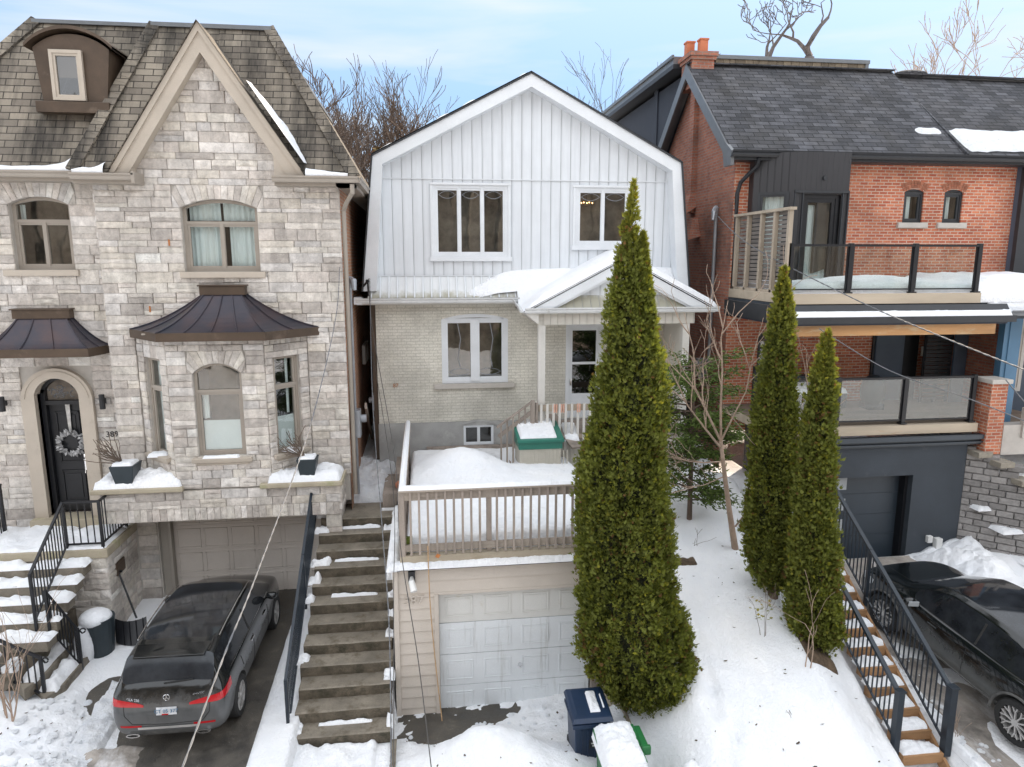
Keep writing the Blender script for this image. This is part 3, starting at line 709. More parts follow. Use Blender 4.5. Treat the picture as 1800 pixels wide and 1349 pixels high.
# tower left return, lintel
ashlar(m,14.7,15.0,3.8,10.,lambda u,v,d:(-6.25-d,u,v),rng,wid=(.3,.31))
ashlar(m,-6.42,-1.78,3.42,3.78,fy(14.0),rng,rows=(.17,.2),wid=(.3,.7))
x=-6.42
while x<-1.85:
    w=rng.uniform(.10,.16); w=min(w,-1.78-x); putstone(m,[(x,3.15),(x+w,3.15),(x+w,3.42),(x,3.42)],fy(14.0),rng,.0,.02); x+=w
ashlar(m,14.0,14.7,3.15,3.78,lambda u,v,d:(-1.78+d,u,v),rng)
# garage piers
ashlar(m,-6.25,-5.82,.6,3.15,fy(15.05),rng,rows=(.2,.26,.3),wid=(.43,.45))
ashlar(m,-2.1,-1.78,.6,3.15,fy(14.05),rng,rows=(.2,.26,.3),wid=(.32,.33))
m.mi=1
holewall(m,14.72,-6.25,-1.65,3.2,10.0,[W1,(-5.7,-2.45,3.9,6.9)],.2)
m.face([(-5.85,14.73,9.9),(-2.31,14.73,9.9),(ap[0],14.73,ap[1]+.1)])
holewall(m,15.02,-10.2,-6.2,.6,10.0,[W2,(D[0],D[1],D[2],D[3])],.25)
m.box(-6.42,-1.8,14.02,14.75,3.18,3.79); m.box(-6.23,-5.80,15.07,15.3,.5,3.2); m.box(-2.1,-1.8,14.07,15.3,.4,3.2)
m.box(-6.23,-1.8,15.3,15.35,2.9,3.3)
m.build('stone_wall',[M['stone'],M['mortar']],SH)
# right flank in brown brick
m=MB(); m.face([(-1.64,14.72,2.6),(-1.64,27,2.6),(-1.64,27,9.95),(-1.64,14.72,9.95)]); m.face([(-10.2,15,.5),(-10.2,27,.5),(-10.2,27,9.95),(-10.2,15,9.95)]); m.face([(-10.2,27,.5),(-1.64,27,.5),(-1.64,27,9.95),(-10.2,27,9.95)]); m.build('side_wall',M['darkbrick'],SH)
# ledges
MB().box(-6.55,-4.82,13.88,14.72,3.79,3.89).build('stone_ledge',M['ledge'],SH,bevel=.02)
MB().box(-3.35,-1.72,13.88,14.72,3.79,3.89).build('stone_ledge',M['ledge'],SH,bevel=.02)
MB().box(-6.3,-5.8,14.7,15.3,2.98,3.02).build('soffit_trim',M['taupe'],SH)
# bay
BP=[(-5.72,14.7),(-4.95,14.0),(-3.12,14.0),(-2.42,14.7)]
bay=MB(); bay.mi=0
def seg(p,q):
    dx=q[0]-p[0];dy=q[1]-p[1];L=math.hypot(dx,dy);ux,uy=dx/L,dy/L;nx,ny=uy,-ux
    return L,(lambda u,v,d:(p[0]+ux*u+nx*d,p[1]+uy*u+ny*d,v)),(lambda u,d,v:(p[0]+ux*u-nx*d,p[1]+uy*u-ny*d,v))
BW=[]
for i,(p,q) in enumerate(zip(BP,BP[1:])):
    L,ff,fd=seg(p,q)
    if i==1:
        w=(.46,1.37,4.48,6.34); hol=[(w[0]-.1,w[1]+.1,w[3]-.2,w[3]+.25),(w[0],w[1],w[2],w[3]-.2)]
        ashlar(bay,0,L,3.82,6.95,ff,rng,hol,rows=(.12,.17,.2),wid=(.2,.5)); voussoirs(bay,w[0],w[1],w[3]-.2,.2,w[3]+.25,ff,rng,.1,11)
    else:
        w=(.22,.80,4.42,6.42) if i==0 else (.17,.78,4.42,6.42)
        ashlar(bay,0,L,3.82,6.68,ff,rng,[w],rows=(.12,.17,.2),wid=(.2,.42))
        x=0
        while x<L-.02: ww=min(.12,L-x); putstone(bay,[(x,6.68),(x+ww,6.68),(x+ww,6.95),(x,6.95)],ff,rng); x+=ww
    bay.mi=1
    for a,b,c,d in((0,w[0],3.8,6.95),(w[1],L,3.8,6.95),(w[0],w[1],3.8,w[2]),(w[0],w[1],w[3],6.95)): bay.face([ff(a,c,-.03),ff(b,c,-.03),ff(b,d,-.03),ff(a,d,-.03)])
    for u in(w[0],w[1]): bay.face([ff(u,w[2],-.03),ff(u,w[3],-.03),ff(u,w[3],-.3),ff(u,w[2],-.3)])
    bay.face([ff(w[0],w[2],-.03),ff(w[1],w[2],-.03),ff(w[1],w[2],-.3),ff(w[0],w[2],-.3)])
    bay.mi=0; BW.append((w,fd,ff))
bo=bay.build('bay_window',[M['stone'],M['mortar']],SH)
for i,(w,fd,ff) in enumerate(BW):
    xf=lambda u,d,v,fd=fd:fd(u,d+.07,v)
    window(bo,w[0],w[1],w[2],w[3],0,'taupe',1,tr=5.78 if i==1 else 5.82,arch=.2 if i==1 else 0,fw=.055,xf=xf,film=5.18 if i!=0 else None,curtains=[(w[0]+.03,w[1]-.2,4.45,6.35)] if i==0 else ([(w[0]+.05,w[0]+.2,5.2,6.35),(w[0]+.42,w[0]+.5,5.2,6.35)] if i==2 else [(w[0]+.03,w[0]+.2,5.2,5.75)]),room='interior2' if i==1 else 'interior')
    s=MB(); a,b=w[0]-.1,w[1]+.1
    v=[ff(a,4.36,-.02),ff(b,4.36,-.02),ff(b+.02,4.36,.10),ff(a-.02,4.36,.10),ff(a,4.46,-.06),ff(b,4.46,-.06),ff(b+.02,4.45,.12),ff(a-.02,4.45,.12)]
    s.idx(v,[(0,3,2,1),(4,5,6,7),(0,1,5,4),(1,2,6,5),(2,3,7,6),(3,0,4,7)]); s.idx([(p[0],p[1],p[2]-.0) for p in [ff(a+.05,4.30,-.02),ff(b-.05,4.30,-.02),ff(b-.05,4.30,.05),ff(a+.05,4.30,.05),ff(a+.05,4.36,-.02),ff(b-.05,4.36,-.02),ff(b-.05,4.36,.05),ff(a+.05,4.36,.05)]],[(0,3,2,1),(0,1,5,4),(1,2,6,5),(2,3,7,6),(3,0,4,7)])
    s.build('window_sill',M['caststone'],bo,bevel=.01)
    c=ff((a+b)/2,0,.06)
    if i==1: snowpatch('snow_patch',c[0]-.38,c[0]+.34,c[1]-.04,c[1]+.1,4.455,.045,'strip of snow on the sill of the arched bay window',seed=7,res=.03,edge=.04)
    else: 
        c=ff((a+b)/2,0,.02); snowpatch('snow_patch',c[0]-.2,c[0]+.2,c[1]-.14,c[1]+.16,4.45,.05,'snow on the %s angled sill of the stone bay'%('left' if i==0 else 'right'),seed=9+i,res=.03,edge=.07)
m=MB().box(-5.4,-2.7,14.1,14.6,6.9,6.93).build('bay_soffit',M['taupe'],bo)
# canopies
def canopy(name,P,z0,top,zt,yw,nseam,mat,sag=.5,band=.16,capz=.18):
    # P: outline (left back, left front, right front, right back) at z0 ; top=(x0,x1) at wall
    Tp=[(top[0],yw-.02),(top[0]+.06,yw-.16),(top[1]-.06,yw-.16),(top[1],yw-.02)]
    n=8; rings=[]
    for k in range(n+1):
        t=k/n; s=t**(1+sag*.9) if True else t; z=z0+(zt-z0)*(t*(1-sag)+sag*t*t)
        rings.append([(lerp(a[0],b[0],t),lerp(a[1],b[1],t),z) for a,b in zip(P,Tp)])
    m=MB(); m.loft(rings,False,False); o=m.build(name,M[mat],SH,smooth=False)
    b=MB(); b.loft([[(p[0],p[1],z0-band) for p in P],[(p[0],p[1],z0+.005) for p in P]],True,True); b.build('canopy_band',M['bronze'],o)
    s=MB()
    def ribs(i,j,ts,w=.022):
        for t0 in ts:
            pts=[]
            for r in rings: 
                a=Vector(r[i]);c=Vector(r[j]); pts.append(a.lerp(c,t0)+Vector((0,-.008,.010)))
            s.tube(pts,w*.55,5)
    ribs(1,2,[k/(nseam) for k in range(nseam+1)]); ribs(0,1,[0.02,.5]); ribs(2,3,[.5,.98]); s.build('standing_seams',M[mat],o)
    c=MB(); c.box(top[0]-.03,top[1]+.03,yw-.2,yw+.0,zt-.02,zt+capz-.03); c.box(top[0]-.06,top[1]+.06,yw-.23,yw+.0,zt+capz-.03,zt+capz); c.build('canopy_cap',M[mat if mat!='copper' else 'bronze'],o,bevel=.008)
    return o
canopy('bay_canopy',[(-5.84,14.68),(-5.02,13.75),(-3.03,13.75),(-2.14,14.68)],6.96,(-4.36,-3.55),7.66,14.68,4,'copper',.55)
canopy('door_canopy',[(-8.75,14.98),(-8.35,14.35),(-6.5,14.35),(-6.36,14.98)],6.62,(-8.0,-7.0),7.2,14.98,3,'copper',.5)
# windows
window(SH,*W1,14.82,'taupe',2,tr=9.05,arch=.17,fw=.07,curtains=[(-4.6,-4.02,8.15,9.0),(-3.85,-3.3,8.15,9.0),(-4.6,-4.0,9.1,9.45),(-3.95,-3.3,9.1,9.45)])
window(SH,*W2,15.12,'taupe',2,tr=9.08,arch=.15,fw=.07,curtains=[(-7.9,-7.8,9.1,9.4)],room='interior2')
sill(SH,W1[0]-.08,W1[1]+.1,14.7,W1[2],h=.12); sill(SH,W2[0]-.2,W2[1]+.08,15.,W2[2],h=.12)
# door
fr=MB(); a0,a1=D[0]-.26,D[1]+.26
A,_=arcpts(a0,a1,5.55,.62,16); B,_=arcpts(D[0],D[1],5.62,.34,16)
for i in range(16):
    P=[(A[i][0],14.9,A[i][1]),(A[i+1][0],14.9,A[i+1][1]),(B[i+1][0],14.9,B[i+1][1]),(B[i][0],14.9,B[i][1])]; fr.loft([P,[(x,15.2,z) for x,y,z in P]],True,True)
fr.prism([(a0,3.02),(D[0],3.02),(D[0],5.62),(a0,5.55)],'y',14.9,15.2); fr.prism([(D[1],3.02),(a1,3.02),(a1,5.55),(D[1],5.62)],'y',14.9,15.2)
A2,_=arcpts(a0+.07,a1-.07,5.55,.55,16);
for i in range(16): fr.bar((A2[i][0],14.895,A2[i][1]),(A2[i+1][0],14.895,A2[i+1][1]),.02,.02)
dt=fr.build('door_surround',M['caststone'],SH)
MB().box(a0-.03,a1+.03,14.72,15.2,2.81,3.02).build('door_sill',M['ledge'],SH,bevel=.012)
m=MB(); m.box(D[0],D[0]+.09,15.12,15.3,3.02,5.7); m.box(D[1]-.05,D[1],15.12,15.3,3.02,5.7); m.box(D[0]+.09,D[1]-.05,15.1,15.3,5.38,5.46)
C1,_=arcpts(D[0],D[1],5.64,.34,14);C2,_=arcpts(D[0]+.07,D[1]-.05,5.62,.28,14)
for i in range(14): 
    P=[(C1[i][0],15.12,C1[i][1]),(C1[i+1][0],15.12,C1[i+1][1]),(C2[i+1][0],15.12,C2[i+1][1]),(C2[i][0],15.12,C2[i][1])]; m.loft([P,[(x,15.3,z) for x,y,z in P]],True,True)
dr=m.build('front_door',M['black'],SH)
m=MB(); x0,x1=D[0]+.09,D[1]-.05; m.box(x0,x1,15.22,15.27,3.04,5.38)
for z0,z1 in((3.25,3.95),(4.12,5.22)):
    for a,b,c,d in((x0+.12,x1-.12,z0,z0+.03),(x0+.12,x1-.12,z1-.03,z1),(x0+.12,x0+.15,z0,z1),(x1-.15,x1-.12,z0,z1)): m.box(a,b,15.195,15.225,c,d)
    m.box(x0+.2,x1-.2,15.205,15.225,z0+.08,z1-.08)
m.build('door_leaf',M['black'],dr,bevel=.006)
MB().box(x0,x1,15.235,15.24,5.46,5.94).build('transom_glass',M['interior2'],dr)
m=MB(); r2=random.Random(4)
for k in range(16):
    cx=r2.uniform(x0+.05,x1-.05);cz=r2.uniform(5.5,5.82);rr=r2.uniform(.04,.11);st=r2.uniform(0,6)
    m.tube([(cx+rr*math.cos(st+i*.45)*(1-.05*i),15.225,cz+rr*math.sin(st+i*.45)*(1-.05*i)) for i in range(9)],.006,4)
m.build('transom_scrolls',M['galv'],dr)
m=MB(); m.box(x1-.09,x1-.05,15.15,15.22,3.95,4.3); m.tube([(x1-.07,15.17,3.85),(x1-.07,15.11,3.9),(x1-.07,15.11,4.2),(x1-.07,15.17,4.25)],.012,6); m.box(x1-.10,x1-.04,15.18,15.22,4.4,4.55); m.build('door_handle',M['chrome'],dr)
# garage door of the stone house
m=MB(); m.box(-5.56,-2.1,15.27,15.33,.85,3.2)
for r_ in range(4):
    for c_ in range(6):
        xa=-5.50+c_*.57;za=.93+r_*.56; 
        for a,b,c,d in((xa,xa+.5,za,za+.022),(xa,xa+.5,za+.42,za+.442),(xa,xa+.022,za,za+.44),(xa+.478,xa+.5,za,za+.44)): m.box(a,b,15.255,15.272,c,d)
for r_ in range(1,4): m.box(-5.56,-2.1,15.262,15.272,.885+r_*.56,.895+r_*.56)
m.build('garage_door',M['gar_taupe'],SH)
MB().box(-5.82,-5.56,15.16,15.36,.7,3.2).box(-5.62,-5.56,15.1,15.16,.7,3.2).build('garage_jamb',M['taupe_dk'],SH,bevel=.01)
MB().box(-6.2,-1.8,14.05,15.3,3.135,3.149).build('garage_soffit',M['taupe'],SH)
# roof
def roofpoly(m,pts,th=.05): m.face(pts); 
zr=13.02
m=MB()
E0=(-6.42,14.33,9.95);E1=(-1.28,14.33,9.90);T0=(-5.30,16.0,zr);T1=(-3.05,16.0,zr)
GA_=(-5.83,14.33,9.95);GB_=(-2.23,14.33,9.93);GV=(-4.03,15.82,12.66)
m.face([E0,GA_,GV,(-4.03,16.0,zr),T0]); m.face([GB_,E1,T1,(-4.03,16.0,zr),GV])
m.face([E1,(-1.28,27,9.9),(-3.05,26,zr),T1])
LE0=(-10.1,14.62,9.98);LT0=(-7.62,16.15,zr+.02);
m.face([LE0,(-6.3,14.62,9.98),(-5.2,16.15,zr+.02),LT0]); m.face([E0,T0,(-5.3,16.2,zr),(-6.42,14.7,9.95)])
m.face([LE0,LT0,(-7.62,26,zr),(-10.1,27,9.98)]); m.face([LT0,(-5.3,16.1,zr+.02),(-3.05,16.0,zr),(-3.05,26,zr),(-7.62,26,zr)])
ro=m.build('mansard_roof',M['shingle_l'],SH)
m=MB()
for a,b in((E0,T0),(E1,T1),(LE0,LT0)):
    A=Vector(a);B=Vector(b);n=26
    for k in range(n):
        p=A.lerp(B,k/n)+Vector((0,-.03,.02));q=A.lerp(B,(k+1.12)/n)+Vector((0,-.015,.035)); m.bar(p,q,.22,.05,up=(0,-1,.45))
    m.build('hip_cap',M['shingle_l'],ro); m=MB()
m=MB(); m.box(-7.68,-5.25,16.08,16.2,zr,zr+.07); m.box(-5.36,-3.0,15.93,16.06,zr-.02,zr+.06); m.box(-3.1,-3.0,16.0,26,zr-.02,zr+.06); m.build('roof_edging',M['greyrail'],ro)
# eaves, gutters
def gutter(p,q,mat,parent,w=.13,h=.12,name='gutter'):
    A=Vector(p);B=Vector(q);d=(B-A).normalized();o=Vector((d.y,-d.x,0))
    prof=[(0,0),(.75*w,0),(.85*w,.3*h),(.8*w,.55*h),(w,.75*h),(w,h),(.88*w,h),(.88*w,.8*h),(.04,.15*h),(0,.15*h)]
    m=MB(); m.loft([[A+o*u+Vector((0,0,v)) for u,v in prof],[B+o*u+Vector((0,0,v)) for u,v in prof]],True,True); return m.build(name,M[mat],parent)
gutter((-10.2,14.62,9.86),(-6.35,14.62,9.86),'taupe',SH); gutter((-6.45,14.33,9.8),(-5.32,14.33,9.8),'taupe',SH); gutter((-2.82,14.33,9.8),(-1.2,14.33,9.8),'taupe',SH); gutter((-1.28,14.25,9.8),(-1.28,27,9.8),'taupe',SH)
m=MB(); m.box(-10.2,-6.3,14.62,15.02,9.8,9.87); m.box(-6.45,-5.35,14.33,14.72,9.74,9.81); m.box(-2.8,-1.28,14.33,14.72,9.74,9.81); m.box(-1.64,-1.28,14.33,27,9.74,9.81); m.box(-5.36,-5.3,14.2,14.7,9.74,9.95); m.build('soffit',M['taupe'],SH)
# gable barge boards
apx=Vector((-4.03,14.25,12.66)); m=MB(); g2=MB()
for s,foot in((-1,Vector((-5.83,14.25,9.95))),(1,Vector((-2.23,14.25,9.95)))):
    d=(apx-foot); L=d.length; u=d/L; n=Vector((u.z,0,-u.x))*(-s) # inward/up normal
    n=Vector((-s*abs(u.z),0,-abs(u.x)))
    for w0,w1,yy in((0,.09,14.40),(.09,.29,14.44)):
        a=foot+n*w0;b=foot+n*w1; tA=Vector((apx.x,0,apx.z-w0/abs(u.x)));tB=Vector((apx.x,0,apx.z-w1/abs(u.x)))
        kz=9.95
        def at(w): # point on offset line at z=kz
            o=foot+n*w; t=(kz-o.z)/u.z; return o+u*t
        A=at(w0);B=at(w1); P=[(A.x,A.z),(B.x,B.z),(tB.x,tB.z),(tA.x,tA.z)]; m.prism(P,'y',yy,14.72)
    # cheek board of the boxed eave
    A=foot+n*.28; t=(9.95-A.z)/u.z;A=A+u*t; xin=-5.42 if s<0 else -2.82; zin=A.z+ (abs(xin-A.x))*u.z/abs(u.x)
    m.prism([(A.x,9.93),(xin,9.93),(xin,zin+.02)],'y',14.46,14.72)
    # gable roof plane running back into the mansard
    f0=foot+Vector((0,.10,.02));a0=apx+Vector((0,.10,.02)); g2.face([f0,a0,(apx.x,15.95,apx.z),(foot.x,14.36,9.98)])
m.build('barge_boards',M['caststone'],SH); g2.build('gable_roof',M['shingle_l'],ro)
# dormer
m=MB(); Ad,_=arcpts(-7.22,-5.86,12.28,.26,12)
body=[(-7.1,11.12),(-6.0,11.12),(-5.86,12.28)]+[p for p in Ad[::-1]][1:-1]+[(-7.22,12.28)]
m.prism(body,'y',15.05,16.6); dm=m.build('dormer',M['bronze'],SH)
m=MB(); A1,_=arcpts(-7.32,-5.76,12.26,.34,14)
for i in range(14): m.idx([(A1[i][0],14.93,A1[i][1]),(A1[i+1][0],14.93,A1[i+1][1]),(A1[i+1][0],16.6,A1[i+1][1]),(A1[i][0],16.6,A1[i][1]),(A1[i][0],14.93,A1[i][1]+.06),(A1[i+1][0],14.93,A1[i+1][1]+.06),(A1[i+1][0],16.6,A1[i+1][1]+.06),(A1[i][0],16.6,A1[i][1]+.06)],[(0,3,2,1),(4,5,6,7),(0,1,5,4),(2,3,7,6)])
m.build('dormer_roof',M['bronze'],dm)
MB().box(-7.22,-5.9,14.92,15.2,11.1,11.3).build('dormer_base',M['bronze'],dm,bevel=.01)
m=MB(); 
w=window(dm,-6.92,-6.34,11.33,12.24,14.98,'caststone',1,fw=.06,curtains=(),film=11.75)
# gutter downspout
m=MB(); m.tube([(-1.33,14.3,9.78),(-1.33,14.3,9.62),(-1.5,14.62,9.42),(-1.56,14.75,9.3),(-1.56,14.78,8.0),(-1.56,14.80,3.3)],.045,8); m.build('downspout',M['taupe'],SH)
# small rust stains, lamps, number
for x,z in((-4.95,8.72),(-5.42,7.42)): MB().box(x,x+.03,14.655,14.67,z-.12,z).build('rusty_bracket',M['rust'],SH)
text('house_number','389',.17,(-6.47,14.925,4.76),(PI/2,0,0),M['black'],SH); MB().box(-6.62,-6.31,14.935,14.975,4.65,4.87).build('number_plate',M['limestone'],SH)
for x,n_ in((-8.45,'left'),(-6.56,'right')):
    m=MB(); m.box(x-.03,x+.03,14.86,14.98,5.42,5.52); m.lathe((x-.0,14.84,5.47),[(.0,-.15),(.055,-.15),(.055,.15),(0,.15)],10); m.build('wall_lamp',M['black'],SH)
# snow on the roof
rz=lambda x,y: 9.95+(y-14.33)*(zr-9.95)/1.67
def slopesnow(name,pts,label,seed,th=.07):
    # snow lying on the sloping roof between an upper outline and the gutter ; pts=[(x, height above the eave)]
    m=MB(); x0=pts[0][0];x1=pts[-1][0];n=int((x1-x0)/.05);rings=[]
    for j,t in enumerate((0,.12,.4,.7,.9,1.)):
        r=[]
        for i in range(n+1):
            x=lerp(x0,x1,i/n); h=pw(x,pts)*(1+.3*fbm(x*3,seed)); v=h*t; y=YE+v*.545; zz=ZE+v; tt=th*math.sin(PI*min(.999,max(.02,(t*.75+.25))))*(1 if h>.02 else 0)
            r.append((x,y-.02-tt,zz+tt*.5-.01+(.0 if t else -.02)))
        rings.append(r)
    m.loft(rings,False,False); tag(m.build(name,M['snow'],None,smooth=True,uv=False),label,'snow',kind='stuff')
YE,ZE=14.60,9.97
slopesnow('roof_snow',[(-10,.06),(-8.4,.08),(-8.0,.16),(-7.6,.1),(-7.0,.13),(-6.7,.2),(-6.38,.5),(-6.3,.02)],'ragged snow behind the left gutter of the stone house',3)
YE,ZE=14.31,9.93
slopesnow('roof_snow',[(-6.4,.05),(-6.25,.12),(-6.1,.10),(-5.98,.14),(-5.86,.20)],'snow wedge in the gutter left of the stone gable',4)
slopesnow('roof_snow',[(-2.2,.16),(-2.0,.13),(-1.4,.05)],'snow in the gutter right of the stone gable',5)
m=MB(); 
for k in range(24):
    t=k/23; p=Vector((-2.27,14.3,10.1)).lerp(Vector((-3.28,14.5,11.6)),t); p+=Vector((.06,-.05,.06)); w=(.12*math.sin(PI*min(1,max(.05,1-t)))+.02)*(1+.5*fbm(t*9,3.))
    if k: m.loft([[(q.x,q.y-.06,q.z),(q.x+w_*.75,q.y+.25,q.z+.02),(q.x+w_,q.y+.55,q.z-.05)] for q,w_ in((lp,lw),(p,w))],False,False)
    lp,lw=p,w
tag(m.build('roof_snow',M['snow'],None,smooth=True,uv=False),'long snow drift along the right slope of the stone gable','snow',kind='stuff')
# ---------------------------------------------------------------- white gambrel house
WH=thing('white_house','white gambrel-roofed house over a cream painted brick ground floor','house',(2.56,17,3.2))
XL,XR=-1.15,6.22
w1=(.27,2.06,8.39,10.06);w2=(3.71,5.07,8.66,10.04);w3=(.42,2.06,5.30,7.02);wb=(.93,1.69,3.72,4.22);dd=(3.52,4.47,4.35,6.78)
m=MB(); holewall(m,17,XL,XR,4.33,7.5,[w3,dd],.1); m.face([(XL,17,4.33),(XL,26,4.33),(XL,26,7.5),(XL,17,7.5)]);m.face([(XR,17,4.33),(XR,26,4.33),(XR,26,7.5),(XR,17,7.5)]); m.face([(XL,26,3),(XR,26,3),(XR,26,10),(XL,26,10)])
m.build('brick_wall',M['paintbrick'],WH)
m=MB(); holewall(m,16.985,XL-.015,XR+.015,2.6,4.33,[wb],.1); m.face([(XL-.015,16.985,2.6),(XL-.015,26,2.6),(XL-.015,26,4.33),(XL-.015,16.985,4.33)]); m.face([(XR+.015,16.985,2.6),(XR+.015,26,2.6),(XR+.015,26,4.33),(XR+.015,16.985,4.33)]); m.build('foundation_wall',M['parge'],WH)
# gambrel face
KZ=10.50;m=MB()
holewall(m,17,-.95,6.08,7.9,10.2,[w1,w2],.08)
m.face([(-1.27,17,7.6),(-.95,17,7.9),(-.95,17,10.2),(-1.0,17,KZ)]);m.face([(6.4,17,7.6),(6.08,17,7.9),(6.08,17,10.2),(6.12,17,KZ)])
m.face([(-1.27,17,7.6),(6.4,17,7.6),(6.08,17,7.9),(-.95,17,7.9)])
m.build('gambrel_siding',M['vsiding'],WH)
m=MB(); m.face([(-.95,16.985,10.2),(6.08,16.985,10.2),(6.12,16.985,KZ-.02),(2.56,16.985,12.3),(-1.0,16.985,KZ-.02)]); m.build('gable_siding',M['vsiding'],WH)
MB().box(-.95,6.08,16.965,17.0,10.185,10.205).build('siding_joint',M['white'],WH)
m=MB(); m.face([(-1.3,16.6,7.44),(2.7,16.6,7.44),(2.7,16.97,7.93),(-1.05,16.97,7.93)]); m.face([(2.7,16.6,7.44),(6.5,16.6,7.44),(6.3,16.97,7.93),(2.7,16.97,7.93)]);m.face([(-1.3,16.6,7.44),(-1.05,16.97,7.93),(-1.3,17.0,7.44)])
po=m.build('pent_roof',M['vpent'],WH)
m=MB()
for k in range(34): 
    x=-1.2+k*.2
    if x<5.9: m.bar((x,16.59,7.445),(x,16.965,7.945),.03,.022)
m.bar((-1.05,16.955,7.945),(6.1,16.955,7.945),.02,.02); m.build('batten',M['white'],po)
# roof slopes and fascia
out=[(-1.42,7.60),(-1.10,10.66),(2.56,12.54),(6.22,10.62),(6.55,7.60)]; inn=[(-1.08,7.60),(-.86,10.46),(2.56,12.22),(5.98,10.42),(6.22,7.60)]
m=MB()
for i in range(4):
    P=[out[i],out[i+1],inn[i+1],inn[i]]; m.prism(P,'y',16.62,16.68)
o=m.build('fascia_boards',M['white'],WH)
m=MB()
for i in range(4):
    a,b=out[i],out[i+1]; n=Vector((b[1]-a[1],0,a[0]-b[0])).normalized()*-.035; m.prism([(a[0]+n.x*.0,a[1]),(b[0],b[1]),(b[0]-n.x,b[1]-n.z),(a[0]-n.x,a[1]-n.z)],'y',16.58,16.66)
m.build('drip_edge',M['blackm'],WH)
m=MB()
for i in range(4):
    a,b=inn[i],inn[i+1]; a=(a[0],a[1]);b=(b[0],b[1]); m.face([(a[0],16.68,a[1]),(b[0],16.68,b[1]),(b[0],17.0,b[1]),(a[0],17.0,a[1])])
m.build('soffit',M['white'],WH)
m=MB(); pr=[(x,z+.03) for x,z in out]
for i in range(4): m.face([(pr[i][0],16.64,pr[i][1]),(pr[i+1][0],16.64,pr[i+1][1]),(pr[i+1][0],26.2,pr[i+1][1]),(pr[i][0],26.2,pr[i][1])])
m.face([(x,26,z) for x,z in out]); m.build('gambrel_roof',M['shingle_d'],WH)
m=MB(); a=(-1.06,10.72);b=(2.5,12.55); n=30
m.loft([[(lerp(a[0],b[0],i/n),16.72,lerp(a[1],b[1],i/n)+.01) for i in range(n+1)],[(lerp(a[0],b[0],i/n),16.8,lerp(a[1],b[1],i/n)+.05*(.2+.8*sst(-.1,.3,fbm(i*.25,3.)))) for i in range(n+1)],[(lerp(a[0],b[0],i/n),17.6,lerp(a[1],b[1],i/n)+.03) for i in range(n+1)]],False,False)
tag(m.build('roof_snow',M['snow'],None,smooth=True,uv=False),'thin rim of snow on the left slope of the white gambrel roof','snow',kind='stuff')
m=MB()
for k in range(9): m.box(6.12,6.2,16.995,17.0,7.9+k*.28,7.905+k*.28)
gutter((-1.55,16.6,7.32),(2.28,16.6,7.32),'gutterw',WH); MB().box(-1.55,2.6,16.6,17.0,7.28,7.33).build('soffit',M['offwhite'],WH)
MB().box(-1.6,-1.42,16.5,17.0,7.3,7.46).build('fascia_end',M['white'],WH)
# windows
def leaded(o,x0,x1,z0,z1,y,top=True,ncol=3,fw=.06,sw=.045):
    m=MB(); w=(x1-x0-2*fw)/ncol
    for i in range(ncol):
        a=x0+fw+i*w+sw+.03;b=a+w-2*sw-.06; c=(a+b)/2;h=(b-a)/2
        zz=z1-.22 if top else z0+.28
        for s in(1,-1): m.tube([(c+h*t,y,zz+s*.085*(1-t*t)) for t in(-1,-.6,-.2,.2,.6,1)],.006,4)
        if top: m.tube([(c-h*.5,y,zz+.17),(c,y,zz+.09),(c+h*.5,y,zz+.17)],.004,4)
    m.build('leaded_lines',M['galv'],o)
for w,nc in((w1,3),(w2,2)):
    o=window(WH,*w,16.985,'white',nc,fw=.07,sw=.05,room='interior2',depth=.1); leaded(o,w[0],w[1],w[2],w[3],17.025,ncol=nc,fw=.07)
    m=MB(); m.box(w[0]-.06,w[0],16.96,17.03,w[2]-.02,w[3]+.05); m.box(w[1],w[1]+.06,16.96,17.03,w[2]-.02,w[3]+.05); m.box(w[0]-.07,w[1]+.07,16.94,17.03,w[3],w[3]+.055); m.box(w[0]-.09,w[1]+.09,16.91,17.03,w[2]-.10,w[2]); m.build('casing',M['white'],o,bevel=.006)
o=window(WH,*w3,17.02,'white',2,fw=.10,sw=.055,arch=.13,tr=6.88,room='interior2'); leaded(o,*w3,17.06,top=False,ncol=2,fw=.10)
m=MB(); 
for a,s in((.62,-1),(1.42,1)):
    m.tube([(a+.2+.0,17.055,6.78),(a+.27,17.055,6.4),(a+.2,17.055,5.95),(a+.25,17.055,5.7)],.012,5)
m.build('leaded_curve',M['galv'],o)
m=MB(); m.box(1.13,1.35,16.985,17.12,5.36,6.88); m.build('mullion',M['white'],o)
sill(WH,.22,2.22,17.,5.30,'limestone',h=.12,pr=.1)
m=MB(); A,_=arcpts(w3[0],w3[1],w3[3]-.13,.13,12)
for i in range(12): m.prism([A[i],A[i+1],(A[i+1][0],w3[3]+.004),(A[i][0],w3[3]+.004)],'y',17.0,17.1)
m.build('arch_fill',M['paintbrick'],WH)
window(WH,*wb,17.0,'white',2,fw=.04,sw=.02,pane='glassdark',name='basement_window')
m=MB(); 
for k in range(2): m.box(1.00+k*.35,1.28+k*.35,17.1,17.12,3.78,4.15)
A,_=arcpts(.85,1.77,4.2,.12,10); m=MB()
for i in range(10): m.prism([A[i],A[i+1],(A[i+1][0],A[i+1][1]+.05),(A[i][0],A[i][1]+.05)],'y',16.96,17.0)
m.build('window_arch',M['parge'],WH)
m=MB(); text_=text('old_house_number','87',.13,(-.72,16.99,5.28),(PI/2,0,0),M['rust'],WH,.003)
